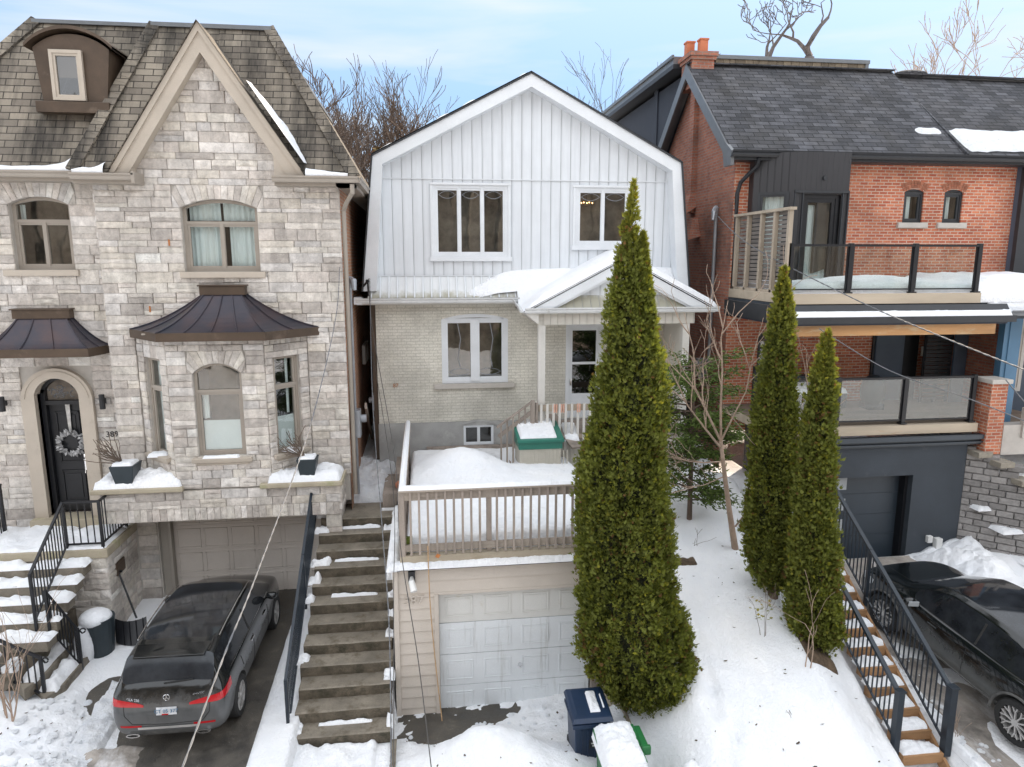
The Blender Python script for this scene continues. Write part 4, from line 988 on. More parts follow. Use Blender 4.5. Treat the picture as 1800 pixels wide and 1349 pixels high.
# porch
PF=15.62; P_=MB()
m=MB(); m.box(2.5,6.3,15.6,17,4.15,4.3); m.build('porch_floor',M['wood'],WH)
m=MB(); m.box(2.55,6.2,15.66,15.7,2.7,4.15); m.box(2.55,2.6,15.7,17,2.7,4.15); m.build('porch_skirt',M['vporch'],WH)
for x in(2.68,6.12): MB().box(x-.085,x+.085,15.64,15.81,4.3,6.86).build('porch_post',M['offwhite'],WH,bevel=.01)
MB().box(6.06,6.14,15.81,17,4.3,6.9).build('porch_side_panel',M['vporch'],WH)
m=MB(); m.box(2.58,6.3,15.62,15.7,6.86,7.12); m.box(2.58,2.66,15.7,17,6.86,7.12);m.box(6.2,6.3,15.7,17,6.86,7.12); m.build('porch_frieze',M['vporch'],WH)
MB().prism([(2.28,7.12),(2.58,6.88),(2.58,7.12)],'y',15.5,17).build('porch_eave_return',M['offwhite'],WH)
MB().box(2.3,6.75,15.5,17.0,7.12,7.135).box(2.66,6.2,15.7,17.,6.9,6.92).build('porch_ceiling',M['offwhite'],WH)
gutter((2.25,15.52,7.14),(6.82,15.52,7.14),'gutterw',WH); gutter((2.25,16.6,7.3),(2.25,15.5,7.15),'gutterw',WH)
m=MB(); m.face([(2.45,15.5,7.2),(6.6,15.5,7.2),(5.6,15.72,7.52),(3.4,15.72,7.52)]); m.build('porch_pent',M['vpent'],WH)
CX=4.52;AZ=8.30; m=MB(); m.face([(2.75,15.73,7.25),(6.3,15.73,7.25),(CX,15.73,AZ-.1)]); m.build('porch_gable',M['vsiding'],WH)
m=MB(); 
for s,x in((-1,2.26),(1,6.80)):
    P=[(x,7.14),(CX,AZ+.02),(CX,AZ-.20),(x-s*.42,7.14)]; m.prism(P,'y',15.46,15.50)
    P=[(x-s*.42,7.14),(CX,AZ-.20),(CX,AZ-.26),(x-s*.52,7.14)]; m.prism(P,'y',15.50,15.74)
m.build('porch_bargeboard',M['white'],WH)
m=MB()
for x in(2.24,6.82): m.face([(x,15.44,7.16),(CX,15.44,AZ+.05),(CX,17,AZ+.05),(x,17,7.16)]); m.bar((x,15.45,7.17),(CX,15.45,AZ+.06),.03,.03)
m.build('porch_roof',M['shingle_d'],WH)
# snow on porch roof
def psnow(x): return AZ+.05-abs(x-CX)*(AZ+.05-7.16)/(2.28)
m=MB(); nx,ny=120,34; vs=[];fs=[];ok=[]
for j in range(ny+1):
    for i in range(nx+1):
        x=.9+(6.84-.9)*i/nx; y=15.43+(17.02-15.43)*j/ny; r=psnow(x); pent=7.44+(min(y,16.97)-16.6)*1.32 if (y>=16.58 and x<6.2) else -9
        if y<16.58 and 2.2<=x<6.2: q=sst(16.3,16.58,y); pent=7.44*q+min(r,7.44)*(1-q)
        b=max(r if x>=2.2 else -9,pent)
        t=.20*math.sqrt(max(0,1-(1-min(1,(y-15.43)/.16))**2))*math.sqrt(max(0,1-(1-min(1,(6.84-x)/.2))**2))*(1+.25*fbm(x*.8,y))
        t*=lerp(.45,1,sst(1.5,3.2,x)); b+=(.06*sst(16.9,16.58,y) if False else 0); L=lerp(2.05,1.0,sst(16.55,16.62,y)); hh=max(7.46+.52*(x-1.3),7.4)
        k=sst(0,.6,x-L+.12*fbm(x*3,y*2)); 
        if y>16.58 and x<3.2: k*=sst(-.15,.12,hh+.16+.05*fbm(x*4,2.)-b)
        z=b+t*k-(.05 if k<.03 else 0)
        vs.append((x,y,z)); ok.append(b>0)
for j in range(ny):
    for i in range(nx):
        a=j*(nx+1)+i
        if all(ok[q] for q in(a,a+1,a+nx+2,a+nx+1)): fs.append((a,a+1,a+nx+2,a+nx+1))
m.idx(vs,fs); tag(m.build('roof_snow',M['snow'],None,smooth=True,uv=False),'thick white snow on the porch roof of the white house','snow',kind='stuff')
slope=lambda x,y:7.44+(y-16.6)*1.32
# storm door
m=MB(); x0,x1,z0,z1=dd; m.box(x0,x0+.10,16.97,17.1,z0,z1); m.box(x1-.10,x1,16.97,17.1,z0,z1); m.box(x0+.10,x1-.1,16.97,17.1,z1-.1,z1); m.box(x0+.1,x1-.1,17.0,17.06,z0,z0+.62); m.box(x0+.1,x0+.17,17.0,17.06,z0+.62,z1-.1);m.box(x1-.17,x1-.1,17.0,17.06,z0+.62,z1-.1);m.box(x0+.17,x1-.17,17.0,17.06,5.72,5.78); m.box(x0+.17,x1-.17,17.0,17.06,z1-.2,z1-.1)
d_=m.build('storm_door',M['white'],WH); MB().face([(x0+.1,17.03,z0+.6),(x1-.1,17.03,z0+.6),(x1-.1,17.03,z1-.1),(x0+.1,17.03,z1-.1)]) 
m=MB(); m.face([(x0+.1,17.03,z0+.6),(x1-.1,17.03,z0+.6),(x1-.1,17.03,z1-.1),(x0+.1,17.03,z1-.1)]); m.build('door_glass',M['glassdark'],d_)
m=MB(); m.box(x0+.05,x1-.05,17.12,17.14,z0,z1); m.build('inner_door',M['interior'],d_); MB().box(x0+.11,x0+.15,16.95,16.98,5.2,5.35).build('door_handle',M['chrome'],d_)
# chandelier behind the upper right window
m=MB(); bm=bpy.data.materials.new('bulb'); bm.use_nodes=True; bm.node_tree.nodes['Principled BSDF'].inputs['Emission Color'].default_value=(1,.55,.2,1); bm.node_tree.nodes['Principled BSDF'].inputs['Emission Strength'].default_value=6
for i in range(5): m.sph((3.97+.07*i,17.5+.04*(i%2),9.72+.015*(i%2)),.016,5)
T=thing('chandelier','small lit chandelier behind the right upper window of the white house','lamp',(4.1,17.5,9.9)); m.build('bulbs',bm,T); m=MB(); m.tube([(4.1,17.5,10.1),(4.1,17.5,9.75)],.01,5); m.tube([(3.95,17.5,9.68),(4.1,17.5,9.64),(4.27,17.5,9.68)],.012,5); m.build('arms',M['bronze'],T)
# ---------------------------------------------------------------- garage and deck
GA=thing('garage','beige-sided garage with a white panelled door under the wooden deck','garage',(1.3,11.5,0))
m=MB(); GD=(.15,2.93,-.1,2.52)
def lap(m,x0,x1,z0,z1,e=.215,y=11.5):
    z=z0
    while z<z1-.02:
        h=min(e,z1-z); m.face([(x0,y-.035,z+.004),(x1,y-.035,z+.004),(x1,y-.005,z+h),(x0,y-.005,z+h)]); m.face([(x0,y-.035,z+.004),(x1,y-.035,z+.004),(x1,y+.02,z-.004),(x0,y+.02,z-.004)]); z+=e
lap(m,-.55,.07,-.1,2.56); lap(m,-.55,3.2,2.56,3.06)
m.face([(-.62,11.5,-.3),(-.62,17,-.3),(-.62,17,3.1),(-.62,11.5,3.1)]); m.face([(3.25,11.5,-.3),(3.25,17,-.3),(3.25,17,3.1),(3.25,11.5,3.1)]); m.face([(-.62,11.52,2.5),(3.2,11.52,2.5),(3.2,11.52,3.1),(-.62,11.52,3.1)]); m.face([(-.62,11.52,-.3),(.1,11.52,-.3),(.1,11.52,2.6),(-.62,11.52,2.6)])
m.build('lap_siding',M['beigelap'],GA)
MB().box(-.64,-.55,11.44,11.56,-.2,3.06).box(.07,.15,11.45,11.62,-.1,2.52).box(.07,3.0,11.47,11.62,2.50,2.56).build('corner_trim',M['beigelap'],GA,bevel=.006)
m=MB(); m.mi=0
PW=(2.93-.15)/4
m.box(.15,2.93,11.63,11.68,0,2.52)
m.build('garage_door',M['gardoor'],GA); gd=m
gdo=[o for o in GA.children if o.name.startswith('garage_door')][0]
for r_ in range(4):
    mm=MB(); z0=.02+r_*.622; mm.box(.155,2.925,11.60,11.64,z0+.006,z0+.616)
    for c_ in range(4):
        a=.155+c_*PW+.11;b=a+PW-.2;p=z0+.12;q=z0+.50
        for (xa,xb,za,zb) in((a,b,p,p+.022),(a,b,q-.022,q),(a,a+.022,p+.022,q-.022),(b-.022,b,p+.022,q-.022)): mm.box(xa,xb,11.588,11.602,za,zb)
        mm.box(a+.045,b-.045,11.592,11.602,p+.045,q-.045)
    mm.build('door_section',M['gardoor_b' if r_==3 else 'gardoor'],gdo,bevel=.004)
MB().lathe((1.62,11.57,.98),[(0,-.03),(.035,-.03),(.035,.03),(0,.03)],10,'y').box(1.58,1.66,11.575,11.59,.96,1.0).build('door_handle',M['chrome'],gdo)
MB().box(2.95,3.03,11.45,11.6,-.1,2.5).build('door_post',M['wood'],GA);MB().box(3.03,3.16,11.42,11.58,-.1,2.5).build('door_post',M['wood'],GA)
MB().box(-.68,3.25,11.32,11.52,3.06,3.10).box(-.68,-.6,11.32,16.5,3.06,3.1).build('roof_flashing',M['blackm'],GA)
snowpatch('snow_patch',-.68,3.25,11.3,11.5,3.10,.09,'band of snow along the ledge above the white garage door',seed=3,res=.04,edge=.05,rough=.15)
snowpatch('snow_patch',-.74,-.5,11.3,14.2,3.08,.1,'snow along the side ledge above the concrete stairs',seed=33,res=.05,edge=.05,thr=-.1)
# floodlight, number 387
T=thing('floodlight','white spotlight on a dark wall plate above the garage corner','lamp',(-.31,11.4,2.9)); MB().box(-.37,-.25,11.44,11.49,2.78,2.98).build('wall_plate',M['blackm'],T); m=MB(); m.tube([(-.31,11.44,2.88),(-.31,11.33,2.85),(-.27,11.22,2.72)],[.03,.055,.06],10); m.build('lamp_head',M['whitepl'],T)
text('house_number','387',.24,(-.29,11.465,2.43),(PI/2,0,0),M['beigelap'],GA,.012)
DK=thing('deck','weathered grey wooden deck with a picket railing on top of the garage','deck',(1.3,11.4,3.1))
MB().box(-.50,3.25,11.36,11.52,3.14,3.31).build('rim_beam',M['woodbeam'],DK,bevel=.02)
MB().box(-.48,3.25,11.52,16.95,3.12,3.28).build('deck_floor',M['wood'],DK); MB().box(-.50,-.44,11.5,16.5,3.12,3.3).build('side_beam',M['woodbeam'],DK)
MB().box(.0,3.2,16.8,16.95,3.3,3.72).build('back_bench_board',M['wood'],DK)
RT=4.46
MB().box(-.47,3.25,11.38,11.42,RT-.16,RT).build('front_rail',M['woodh'],DK);MB().box(-.47,3.25,11.38,11.42,3.38,3.50).build('front_bottom_rail',M['woodh'],DK)
MB().box(-.50,3.3,11.32,11.50,RT,RT+.035).build('rail_cap',M['woodh'],DK,bevel=.006)
MB().box(-.50,-.36,11.5,16.45,RT,RT+.035).build('rail_cap',M['wood'],DK,bevel=.006);MB().box(-.47,-.43,11.5,16.4,RT-.14,RT).build('side_rail',M['wood'],DK);MB().box(-.47,-.43,11.5,16.4,3.38,3.5).build('side_rail',M['wood'],DK)
rng=random.Random(2)
for i in range(24):
    x=-.30+i*.148; 
    if x<3.2 and i!=9 : MB().box(x-.019,x+.019,11.335,11.378,3.33,RT-.005+rng.uniform(-.01,.0)).build('picket',M['wood'],DK)
for x in(-.43,1.05,2.9): MB().box(x-.045,x+.045,11.42,11.51,3.28,RT).build('rail_post',M['wood'],DK,bevel=.005)
MB().box(-.50,-.40,11.36,11.46,3.3,RT).build('corner_post',M['wood'],DK,bevel=.006)
for y in(13,14.7,16.4): MB().box(-.50,-.40,y-.05,y+.05,3.0,RT).build('rail_post',M['wood'],DK)
for i in range(32):
    y=11.7+i*.15; MB().box(-.50,-.47,y-.018,y+.018,3.34,RT-.01).build('side_picket',M['wood'],DK)
MB().box(-.4,-.28,11.43,11.5,3.35,3.62).build('moss',simple('moss_green',(.10,.13,.02),.95,.4,20,.01),DK)
def dsn(x,y):
    return 3.28
snowpatch('snow_patch',-.5,3.3,11.32,11.5,RT+.035,.05,'snow capping the front handrail of the deck',seed=8,res=.04,edge=.035,rough=.15)
snowpatch('snow_patch',-.5,-.36,11.45,16.4,RT+.035,.05,'snow capping the long side handrail of the deck',seed=18,res=.04,edge=.035,rough=.15)
m=MB(); nx,ny=74,110; vs=[];fs=[]
for j in range(ny+1):
    for i in range(nx+1):
        x=-.40+3.65*i/nx;y=11.53+5.3*j/ny; e=min((x+.40)/.1,(y-11.53)/.1,(16.83-y)/.3,1); k=math.sqrt(max(0,1-(1-max(0,e))**2))
        h=.33+.07*fbm(x*.8,y*.8)+.02*fbm(x*2.3,y*2.3)+bump2(x,y,.75,14.8,.95,.95,.50)+.05*abs(fbm(x*1.7,y*1.7,7.))+bump2(x,y,2.6,14.3,1.0,.8,.08)+.02*fbm(x*4,y*4)+.12*sst(12,13.2,y)
        h-=.28*math.exp(-((x-1.8)/.22)**2-((y-15.7)/.5)**2)
        vs.append((x,y,3.27+max(0,h)*k))
for j in range(ny):
    for i in range(nx): a=j*(nx+1)+i; fs.append((a,a+1,a+nx+2,a+nx+1))
m.idx(vs,fs); tag(m.build('deck_snow',M['snow'],None,smooth=True,uv=False),'deep mounded snow covering the wooden deck','snow',kind='stuff')
# storage box
T=thing('storage_box','putty plastic deck box with a green lid under a slab of snow','box',(2.65,15.3,3.6))
x0,x1,y0,y1=2.08,3.02,14.95,15.8
m=MB().box(x0,x1,y0,y1,3.4,4.13)
for k in range(13): m.box(x0+.05+k*.085,x0+.075+k*.085,y0-.012,y0,3.45,4.08)
m.build('box_body',M['putty'],T,bevel=.015)
LP=lambda y:4.13+.22+ .22*(y-y0)/(y1-y0)
m=MB(); m.prism([(y0-.03,4.12),(y1+.03,4.12),(y1+.03,4.50),(y0-.03,4.30)],'x',x0-.03,x1+.03); m.build('lid_front',M['greenp'],T,bevel=.012)
m=MB(); m.prism([(y0-.07,4.28),(y1+.05,4.49),(y1+.05,4.56),(y0-.07,4.35)],'x',x0-.06,x1+.06); m.build('lid',M['greenp'],T,bevel=.012)
snowpatch('snow_patch',x0+.0,x1-.08,y0-.0,y1-.04,lambda x,y:4.36+(y-y0)*.27,.07,'slab of snow on the green lid of the deck box',seed=2,res=.04,edge=.05,rough=.15)
# porch railing and stair
T=thing('porch_fence','pale wooden picket railing of the front porch with a sloping stair rail','railing',(2.6,15.6,4.2))
for i in range(18):
    x=2.66+i*.145; MB().box(x-.028,x+.028,15.53,15.56,3.9,5.03).build('picket',M['offwhite'],T)
MB().box(2.6,5.4,15.56,15.60,4.85,5.0).build('top_rail',M['screenwood'],T);MB().box(2.6,5.4,15.56,15.60,4.18,4.28).build('bottom_rail',M['screenwood'],T)
MB().box(2.42,2.5,15.5,15.6,3.3,5.12).box(2.52,2.58,15.52,15.6,3.3,5.06).build('newel_post',M['wood'],T)

m=MB(); m.bar((2.46,15.55,5.1),(1.62,15.55,4.50),.09,.04); m.build('stair_handrail',M['wood'],T); MB().bar((2.46,15.56,4.86),(1.66,15.56,4.28),.03,.09).build('stair_rail',M['wood'],T)
for i in range(6):
    x=1.72+i*.14; MB().box(x-.02,x+.02,15.52,15.55,3.3+.0*i,4.48+(x-1.62)*.714).build('stair_picket',M['wood'],T)
for k in range(4): MB().box(1.75+k*.2,2.5,15.65,16.8,3.3+k*.22,3.38+k*.22).build('stair_tread',M['wood'],T)
m=MB()
for i,(x,c) in enumerate(((2.95,(.6,.3,.2)),(3.12,(.6,.3,.2)),(3.5,(.6,.4,.25)))):
    for k in range(2): m.box(x+k*.05,x+k*.05+.035,15.52,15.545,4.82-.0*k,5.02)
tag(m.build('ribbon',simple('pink_cloth',(.62,.36,.27),.8,.2,12)),'faded pink ribbons tied to the porch pickets','ribbon')
m=MB().bar((3.02,16.3,4.6),(3.45,15.2,4.05),.28,.05); tag(m.build('folded_bench',M['wood']),'dark plank leaning beside the porch pickets near the big cedar','bench'); snowpatch('snow_patch',3.2,3.55,15.4,15.95,lambda x,y:4.18+(y-15.4)*.5,.05,'snow on the dark plank beside the porch',seed=21,res=.03,edge=.05)
# timber blocks and stones at the stair head
T=thing('timber_block','weathered timber planter boxes at the head of the concrete stairs','planter',(-.85,15,2.95))
MB().box(-.98,-.62,14.75,16.2,2.9,3.28).build('lower_box',M['wood'],T,bevel=.01); MB().box(-.72,-.48,15.1,16.5,3.1,3.62).build('upper_box',M['wood'],T,bevel=.01)
m=MB(); m.sph((-.63,14.98,3.4),(.08,.08,.1),6); m.sph((-.58,14.85,3.22),(.09,.08,.1),6); tag(m.build('clay_pot',M['terracotta'],smooth=True),'two reddish stones beside the timber box at the stair head','stones')
m=MB(); m.tube([(-.52,14.8,3.1),(-.54,14.78,3.5),(-.46,14.75,3.55)],.035,8); m.sph((-.5,14.72,3.5),.06,6); tag(m.build('gas_meter',M['galv'],smooth=True),'small grey pipe fitting beside the deck corner post','pipe')
MB_=MB().bar((-1.0,14.62,2.98),(-.5,14.62,2.98),.05,.05); tag(MB_.build('snowy_stick',M['snow'],uv=False),'snow-covered rail end on the top concrete landing','snow',kind='stuff')
# low wooden retaining wall
T=thing('retaining_boards','low mossy board wall between the garage apron and the snowbank','retaining wall',(3.1,11.4,.4))
for k in range(3):
    m=MB(); z0=[.95,.55];a=Vector((3.10,11.4,1.12-.2*k));b=Vector((3.28,9.5,.55-.2*k)); m.bar(a,b,.05,.19); m.build('board',M['woodbeam'],T,bevel=.008)
for t in (0.05,.55,.95): p=Vector((3.16,11.4,.45)).lerp(Vector((3.34,9.5,-.1)),t); MB().box(p.x-.05,p.x+.05,p.y-.05,p.y+.05,p.z-.3,p.z+.6).build('post',M['wood'],T)
# ---------------------------------------------------------------- brick house
BH=thing('brick_house','red brick house with charcoal shingles, two glass balconies and a dark garage','house',(11,16.5,1.6))
s1=(11.97,12.5,9.24,10.06);s2=(13.06,13.58,9.24,10.06)
lw=(8.35,9.35,5.1,6.5)
m=MB(); holewall(m,16.5,7.5,15.0,7.4,10.8,[s1,s2,(7.95,10.1,7.4,10.8)],.12); holewall(m,16.5,7.5,15.0,4.0,7.4,[lw,(11.5,12.75,4.6,4.61)],.12)
A1,_=arcpts(s1[0],s1[1],s1[3]-.07,.07,8)
for s in(s1,s2):
    A1,_=arcpts(s[0],s[1],s[3]-.07,.07,8)
    for i in range(8): m.prism([A1[i],A1[i+1],(A1[i+1][0],s[3]+.01),(A1[i][0],s[3]+.01)],'y',16.497,16.6)
m.build('brick_front',M['brick'],BH)
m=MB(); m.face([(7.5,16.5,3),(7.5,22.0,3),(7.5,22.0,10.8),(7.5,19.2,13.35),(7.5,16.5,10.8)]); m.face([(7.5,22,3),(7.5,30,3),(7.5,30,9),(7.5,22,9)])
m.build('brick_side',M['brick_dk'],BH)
m=MB(); m.box(7.36,7.5,18.95,19.25,9.6,13.2); m.loft([[(7.5,18.85,9.75),(7.2,18.85,9.55),(7.2,19.15,9.55),(7.5,19.15,9.75)],[(7.5,18.95,10.1),(7.36,18.95,10.1),(7.36,19.25,10.1),(7.5,19.25,10.1)]],True,True)
m.loft([[(7.5,18.45,8.95),(7.15,18.45,8.85),(7.15,18.8,8.85),(7.5,18.8,8.95)],[(7.5,18.7,9.45),(7.36,18.7,9.45),(7.36,18.95,9.45),(7.5,18.95,9.45)]],True,True); m.build('corbelled_flue',M['brick_dk'],BH)
# window arches, sills
for s in(s1,s2):
    vm=MB(); pts,(cx,cz,r,a0)=arcpts(s[0]-.03,s[1]+.03,s[3]-.07,.08,9)
    for rr in(0,1):
        for i in range(9):
            k0=r+.012+rr*.09;k1=k0+.08; a=-a0+2*a0*(i+.06)/9;b=-a0+2*a0*(i+.94)/9; g=random.Random(i+rr*9).uniform(.7,1.1)
            vm.prism([(cx+k0*math.sin(a),cz+k0*math.cos(a)),(cx+k0*math.sin(b),cz+k0*math.cos(b)),(cx+k1*math.sin(b),cz+k1*math.cos(b)),(cx+k1*math.sin(a),cz+k1*math.cos(a))],'y',16.485,16.51,c=(.40*g,.16*g,.095*g))
    vm.build('brick_arch',M['block'],BH)
    window(BH,s[0],s[1],s[2]+.0,s[3],16.54,'blackm',1,fw=.055,arch=.07,sw=.05,tr=s[3]-.10,film=None,curtains=[(s[0]+.1,s[0]+.33,s[2]+.05,s[3]-.1)]); sill(BH,s[0]-.14,s[1]+.14,16.5,s[2],'limestone',h=.13,pr=.07)
# bay in black boards
BB=[(7.95,16.5),(8.2,16.2),(8.72,15.72),(10.05,15.72),(10.22,16.5)]
m=MB(); zt=10.78
bb=[(7.86,16.48),(7.86,16.25),(8.62,15.72),(9.98,15.72),(10.16,16.48)]
def pface(p,q,holes,z0,z1,mb):
    L,ff,fd=seg(p,q); xs_=sorted({0,L,*[h[k] for h in holes for k in(0,1)]});zs_=sorted({z0,z1,*[h[k] for h in holes for k in(2,3)]})
    for a,b in zip(xs_,xs_[1:]):
        for c,d in zip(zs_,zs_[1:]):
            if any(h[0]<(a+b)/2<h[1] and h[2]<(c+d)/2<h[3] for h in holes): continue
            mb.face([ff(a,c,0),ff(b,c,0),ff(b,d,0),ff(a,d,0)])
    return L,ff,fd
L1,f1,d1=pface(bb[1],bb[2],[(.12,.82,7.6,9.9)],7.4,zt,m); L2,f2,d2=pface(bb[2],bb[3],[(.22,1.17,7.6,9.83)],7.4,zt,m); L3,f3,d3=pface(bb[3],bb[4],[(.22,.62,8.2,9.8)],7.4,zt,m); pface(bb[0],bb[1],[],7.4,zt,m)
bay=m.build('black_bay',M['vblack'],BH)
window(bay,.12,.82,8.0,9.9,0,'blackm',1,fw=.07,xf=lambda u,d,v:d1(u,d-.02,v),curtains=[(.2,.75,8.1,9.8)]); window(bay,.22,.62,8.2,9.8,0,'blackm',1,fw=.05,xf=lambda u,d,v:d3(u,d-.02,v))
dw=window(bay,.22,1.17,7.6,9.83,0,'black',1,fw=.09,sw=.09,xf=lambda u,d,v:d2(u,d+.05,v),curtains=[(.42,1.0,7.7,9.6)],name='balcony_door')
m=MB(); 
for u in(.0,.2,1.2,1.34): m.loft([[f2(u,7.4,.03),f2(u+.03,7.4,.03),f2(u+.03,9.9,.03),f2(u,9.9,.03)],[f2(u,7.4,0),f2(u+.03,7.4,0),f2(u+.03,9.9,0),f2(u,9.9,0)]],True,True)
m.loft([[f2(0,9.86,.04),f2(L2,9.86,.04),f2(L2,9.92,.04),f2(0,9.92,.04)],[f2(0,9.86,0),f2(L2,9.86,0),f2(L2,9.92,0),f2(0,9.92,0)]],True,True)
c=f2(.72,10.2,.03); m.lathe(c,[(0,-.02),(.05,-.02),(.05,.02),(0,.02)],10,'y'); m.build('bay_trim',M['blackm'],bay)
# roof
m=MB(); x0,x1=7.2,13.2
m.face([(x0,16.05,10.80),(x1,16.05,10.80),(x1,19.2,13.5),(x0,19.2,13.5)]); m.face([(x0,22.4,10.8),(x1,22.4,10.8),(x1,19.2,13.5),(x0,19.2,13.5)]); br=m.build('shingle_roof',M['shingle_d'],BH)
m=MB(); m.face([(13.2,16.03,10.78),(26,16.03,10.72),(26,19.3,13.32),(13.2,19.3,13.42)]); m.face([(13.2,23,10.8),(26,23,10.8),(26,19.3,13.32),(13.2,19.3,13.42)]); m.build('shingle_roof',M['shingle_d'],BH)
m=MB(); m.bar((13.2,16.03,10.84),(13.2,19.3,13.50),.05,.05); m.bar((13.3,19.28,13.46),(26,19.28,13.36),.3,.05); m.sph((13.9,19.4,13.5),(.5,.3,.12),8); m.bar((7.2,19.2,13.53),(13.2,19.2,13.53),.26,.03); m.build('ridge_cap',M['shingle_d'],br)
m=MB() # rake boards on gable
for a,b in(((16.05,10.78),(19.2,13.5)),((22.35,10.78),(19.2,13.5))):
    d=.30; m.prism([a,b,(b[0],b[1]-.36),(a[0]+(.36 if a[0]<19 else -.36),a[1]-.02)],'x',7.17,7.23)
    m.prism([(a[0],a[1]+.0),b,(b[0],b[1]-.05),(a[0],a[1]-.06)],'x',7.23,7.5)
m.prism([(16.02,10.83),(16.02,10.5),(16.4,10.5),(16.6,11.2)],'x',7.16,7.24)
m.build('rake_board',M['greyrail'],BH)
gutter((7.16,16.05,10.68),(26,16.05,10.64),'black',BH,w=.14,h=.15); MB().box(7.2,26,16.05,16.52,10.62,10.68).build('soffit',M['blackm'],BH); MB().box(7.2,26,16.04,16.07,10.62,10.8).build('fascia',M['blackm'],BH)
m=MB(); m.tube([(7.85,16.0,10.68),(7.85,16.1,10.5),(7.62,16.42,10.15),(7.56,16.44,9.9),(7.56,16.44,7.2)],.05,8); m.build('downspout',M['black'],BH)
# chimney with pots
m=MB(); m.box(7.28,7.9,19.05,19.8,12.9,13.62); m.box(7.24,7.94,19.0,19.85,13.60,13.69);m.box(7.20,7.98,18.96,19.9,13.69,13.80);  ch=m.build('chimney',M['brick_dk'],BH)
for x,y in((7.40,19.6),(7.66,19.3)): 
    MB().box(x-.11,x+.11,y-.11,y+.11,13.80,14.16).box(x-.13,x+.13,y-.13,y+.13,14.14,14.19).build('chimney_pot',M['terracotta'],ch,bevel=.01)
# rear addition
m=MB(); m.box(7.52,12.6,20.2,29,8,13.5); m.build('rear_addition',M['navy'],BH); ra=[o for o in BH.children if o.name.startswith('rear_addition')][0]
m=MB(); m.box(7.48,7.53,22.4,22.75,9,13.6);m.build('pilaster',M['navy'],ra); 
m=MB(); m.box(7.1,12.7,20.0,29.2,13.72,13.92); m.box(7.04,7.1,19.95,29.2,13.86,13.95); m.build('flat_roof',M['greyrail'],ra); MB().box(7.1,12.6,20.0,29,13.6,13.72).build('soffit',M['blackm'],ra)
m=MB(); m.mi=0; r3=random.Random(9); x=8.1
while x<12.55: w=r3.uniform(.16,.3); g=r3.uniform(.7,1.2); m.box(x,min(12.55,x+w)-.012,19.42,19.5,13.5,13.74,c=(.26*g,.21*g,.15*g)); x+=w
m.build('slate_parapet',M['block'],ra); MB().box(8.0,12.62,19.38,20.1,13.74,13.84).box(12.5,12.6,19.4,20.1,13.4,13.76).build('parapet_cap',M['greyrail'],ra)
# snow on neighbour roof
def rsn(name,x0,x1,h0,h1,seed,label,irr=.25):
    m=MB(); nx=int((x1-x0)/.06);ny=16;vs=[];fs=[]
    for j in range(ny+1):
        for i in range(nx+1):
            x=lerp(x0,x1,i/nx); hi=h1+irr*fbm(x*1.5,seed); lo=h0+irr*.5*fbm(x*2,seed+5); v=lerp(lo,hi,j/ny); y=16.03+v*.78*1.0; z=10.78+v*.78*.823
            e=min(i,nx-i)/4; k=min(1,e)*math.sin(PI*min(.98,max(.02,j/ny)))**.4; t=.10*k*(1+.5*fbm(x*3,v*3,seed)); vs.append((x,y,z+t-.02))
    for j in range(ny):
        for i in range(nx): a=j*(nx+1)+i; fs.append((a,a+1,a+nx+2,a+nx+1))
    m.idx(vs,fs); tag(m.build(name,M['snow_trodden'],None,smooth=True,uv=False),label,'snow',kind='stuff')
rsn('roof_snow',13.35,26,.25,1.25,1,'broad rough snow sheet on the right neighbour roof',.2); rsn('roof_snow',12.25,13.2,.95,1.25,2,'small snow remnant beside the roof seam of the brick house',.12)
# upper balcony
DX0,DX1=7.5,12.05
m=MB(); m.box(DX0,12.5,13.95,16.5,7.2,7.42); m.build('balcony_floor',M['slate'],BH)
m=MB(); m.box(DX0,DX1,13.80,13.86,7.40,7.62); m.box(DX0-.0,DX0+.05,13.86,16.5,7.40,7.62); m.build('balcony_fascia',M['fasciawood'],BH,bevel=.006)
m=MB(); m.box(DX0-.12,12.7,13.62,13.8,7.02,7.12); m.loft([[(DX0-.12,13.80,7.38),(12.7,13.80,7.38)],[(DX0-.12,13.62,7.12),(12.7,13.62,7.12)]],False,False); m.box(DX0-.12,12.75,13.55,13.66,7.0,7.14); m.box(DX0-.14,DX0,13.6,16.4,7.02,7.36); m.build('porch_eave',M['blackm'],BH)
m=MB().box(DX0-.05,12.6,13.62,16.5,6.96,7.02); m.build('porch_soffit',M['navy'],BH)
MB().box(DX0+.05,12.48,13.78,13.92,6.72,6.96).build('timber_beam',M['cedarbeam'],BH,bevel=.008)
MB().box(12.3,12.42,13.92,16.4,6.72,6.96).build('timber_beam',M['cedarbeam'],BH)
snowpatch('snow_patch',7.5,12.72,13.57,13.72,lambda x,y:7.13+max(0,y-13.62)*1.44,.05,'thin line of snow on the eave below the upper glass balcony',seed=4,res=.05,edge=.04,rough=.4)
m=MB(); nx,ny=90,40; vs=[];fs=[]
for j in range(ny+1):
    for i in range(nx+1):
        x=7.6+7.2*i/nx;y=13.9+2.55*j/ny; e=min((x-7.6)/.15,(y-13.9)/.2,1,(14.8-x)/.1); k=math.sqrt(max(0,1-(1-max(0,e))**2)); h=.44+.14*fbm(x*.7,y*.9)+.06*fbm(x*2.5,y*2)+bump2(x,y,10.2,14.9,.9,.7,.10)+.15*sst(11.9,12.6,x)
        vs.append((x,y,7.40+h*k))
for j in range(ny):
    for i in range(nx): a=j*(nx+1)+i; fs.append((a,a+1,a+nx+2,a+nx+1))
m.idx(vs,fs); tag(m.build('balcony_snow',M['snow'],None,smooth=True,uv=False),'deep snow behind the glass of the upper balcony','snow',kind='stuff')
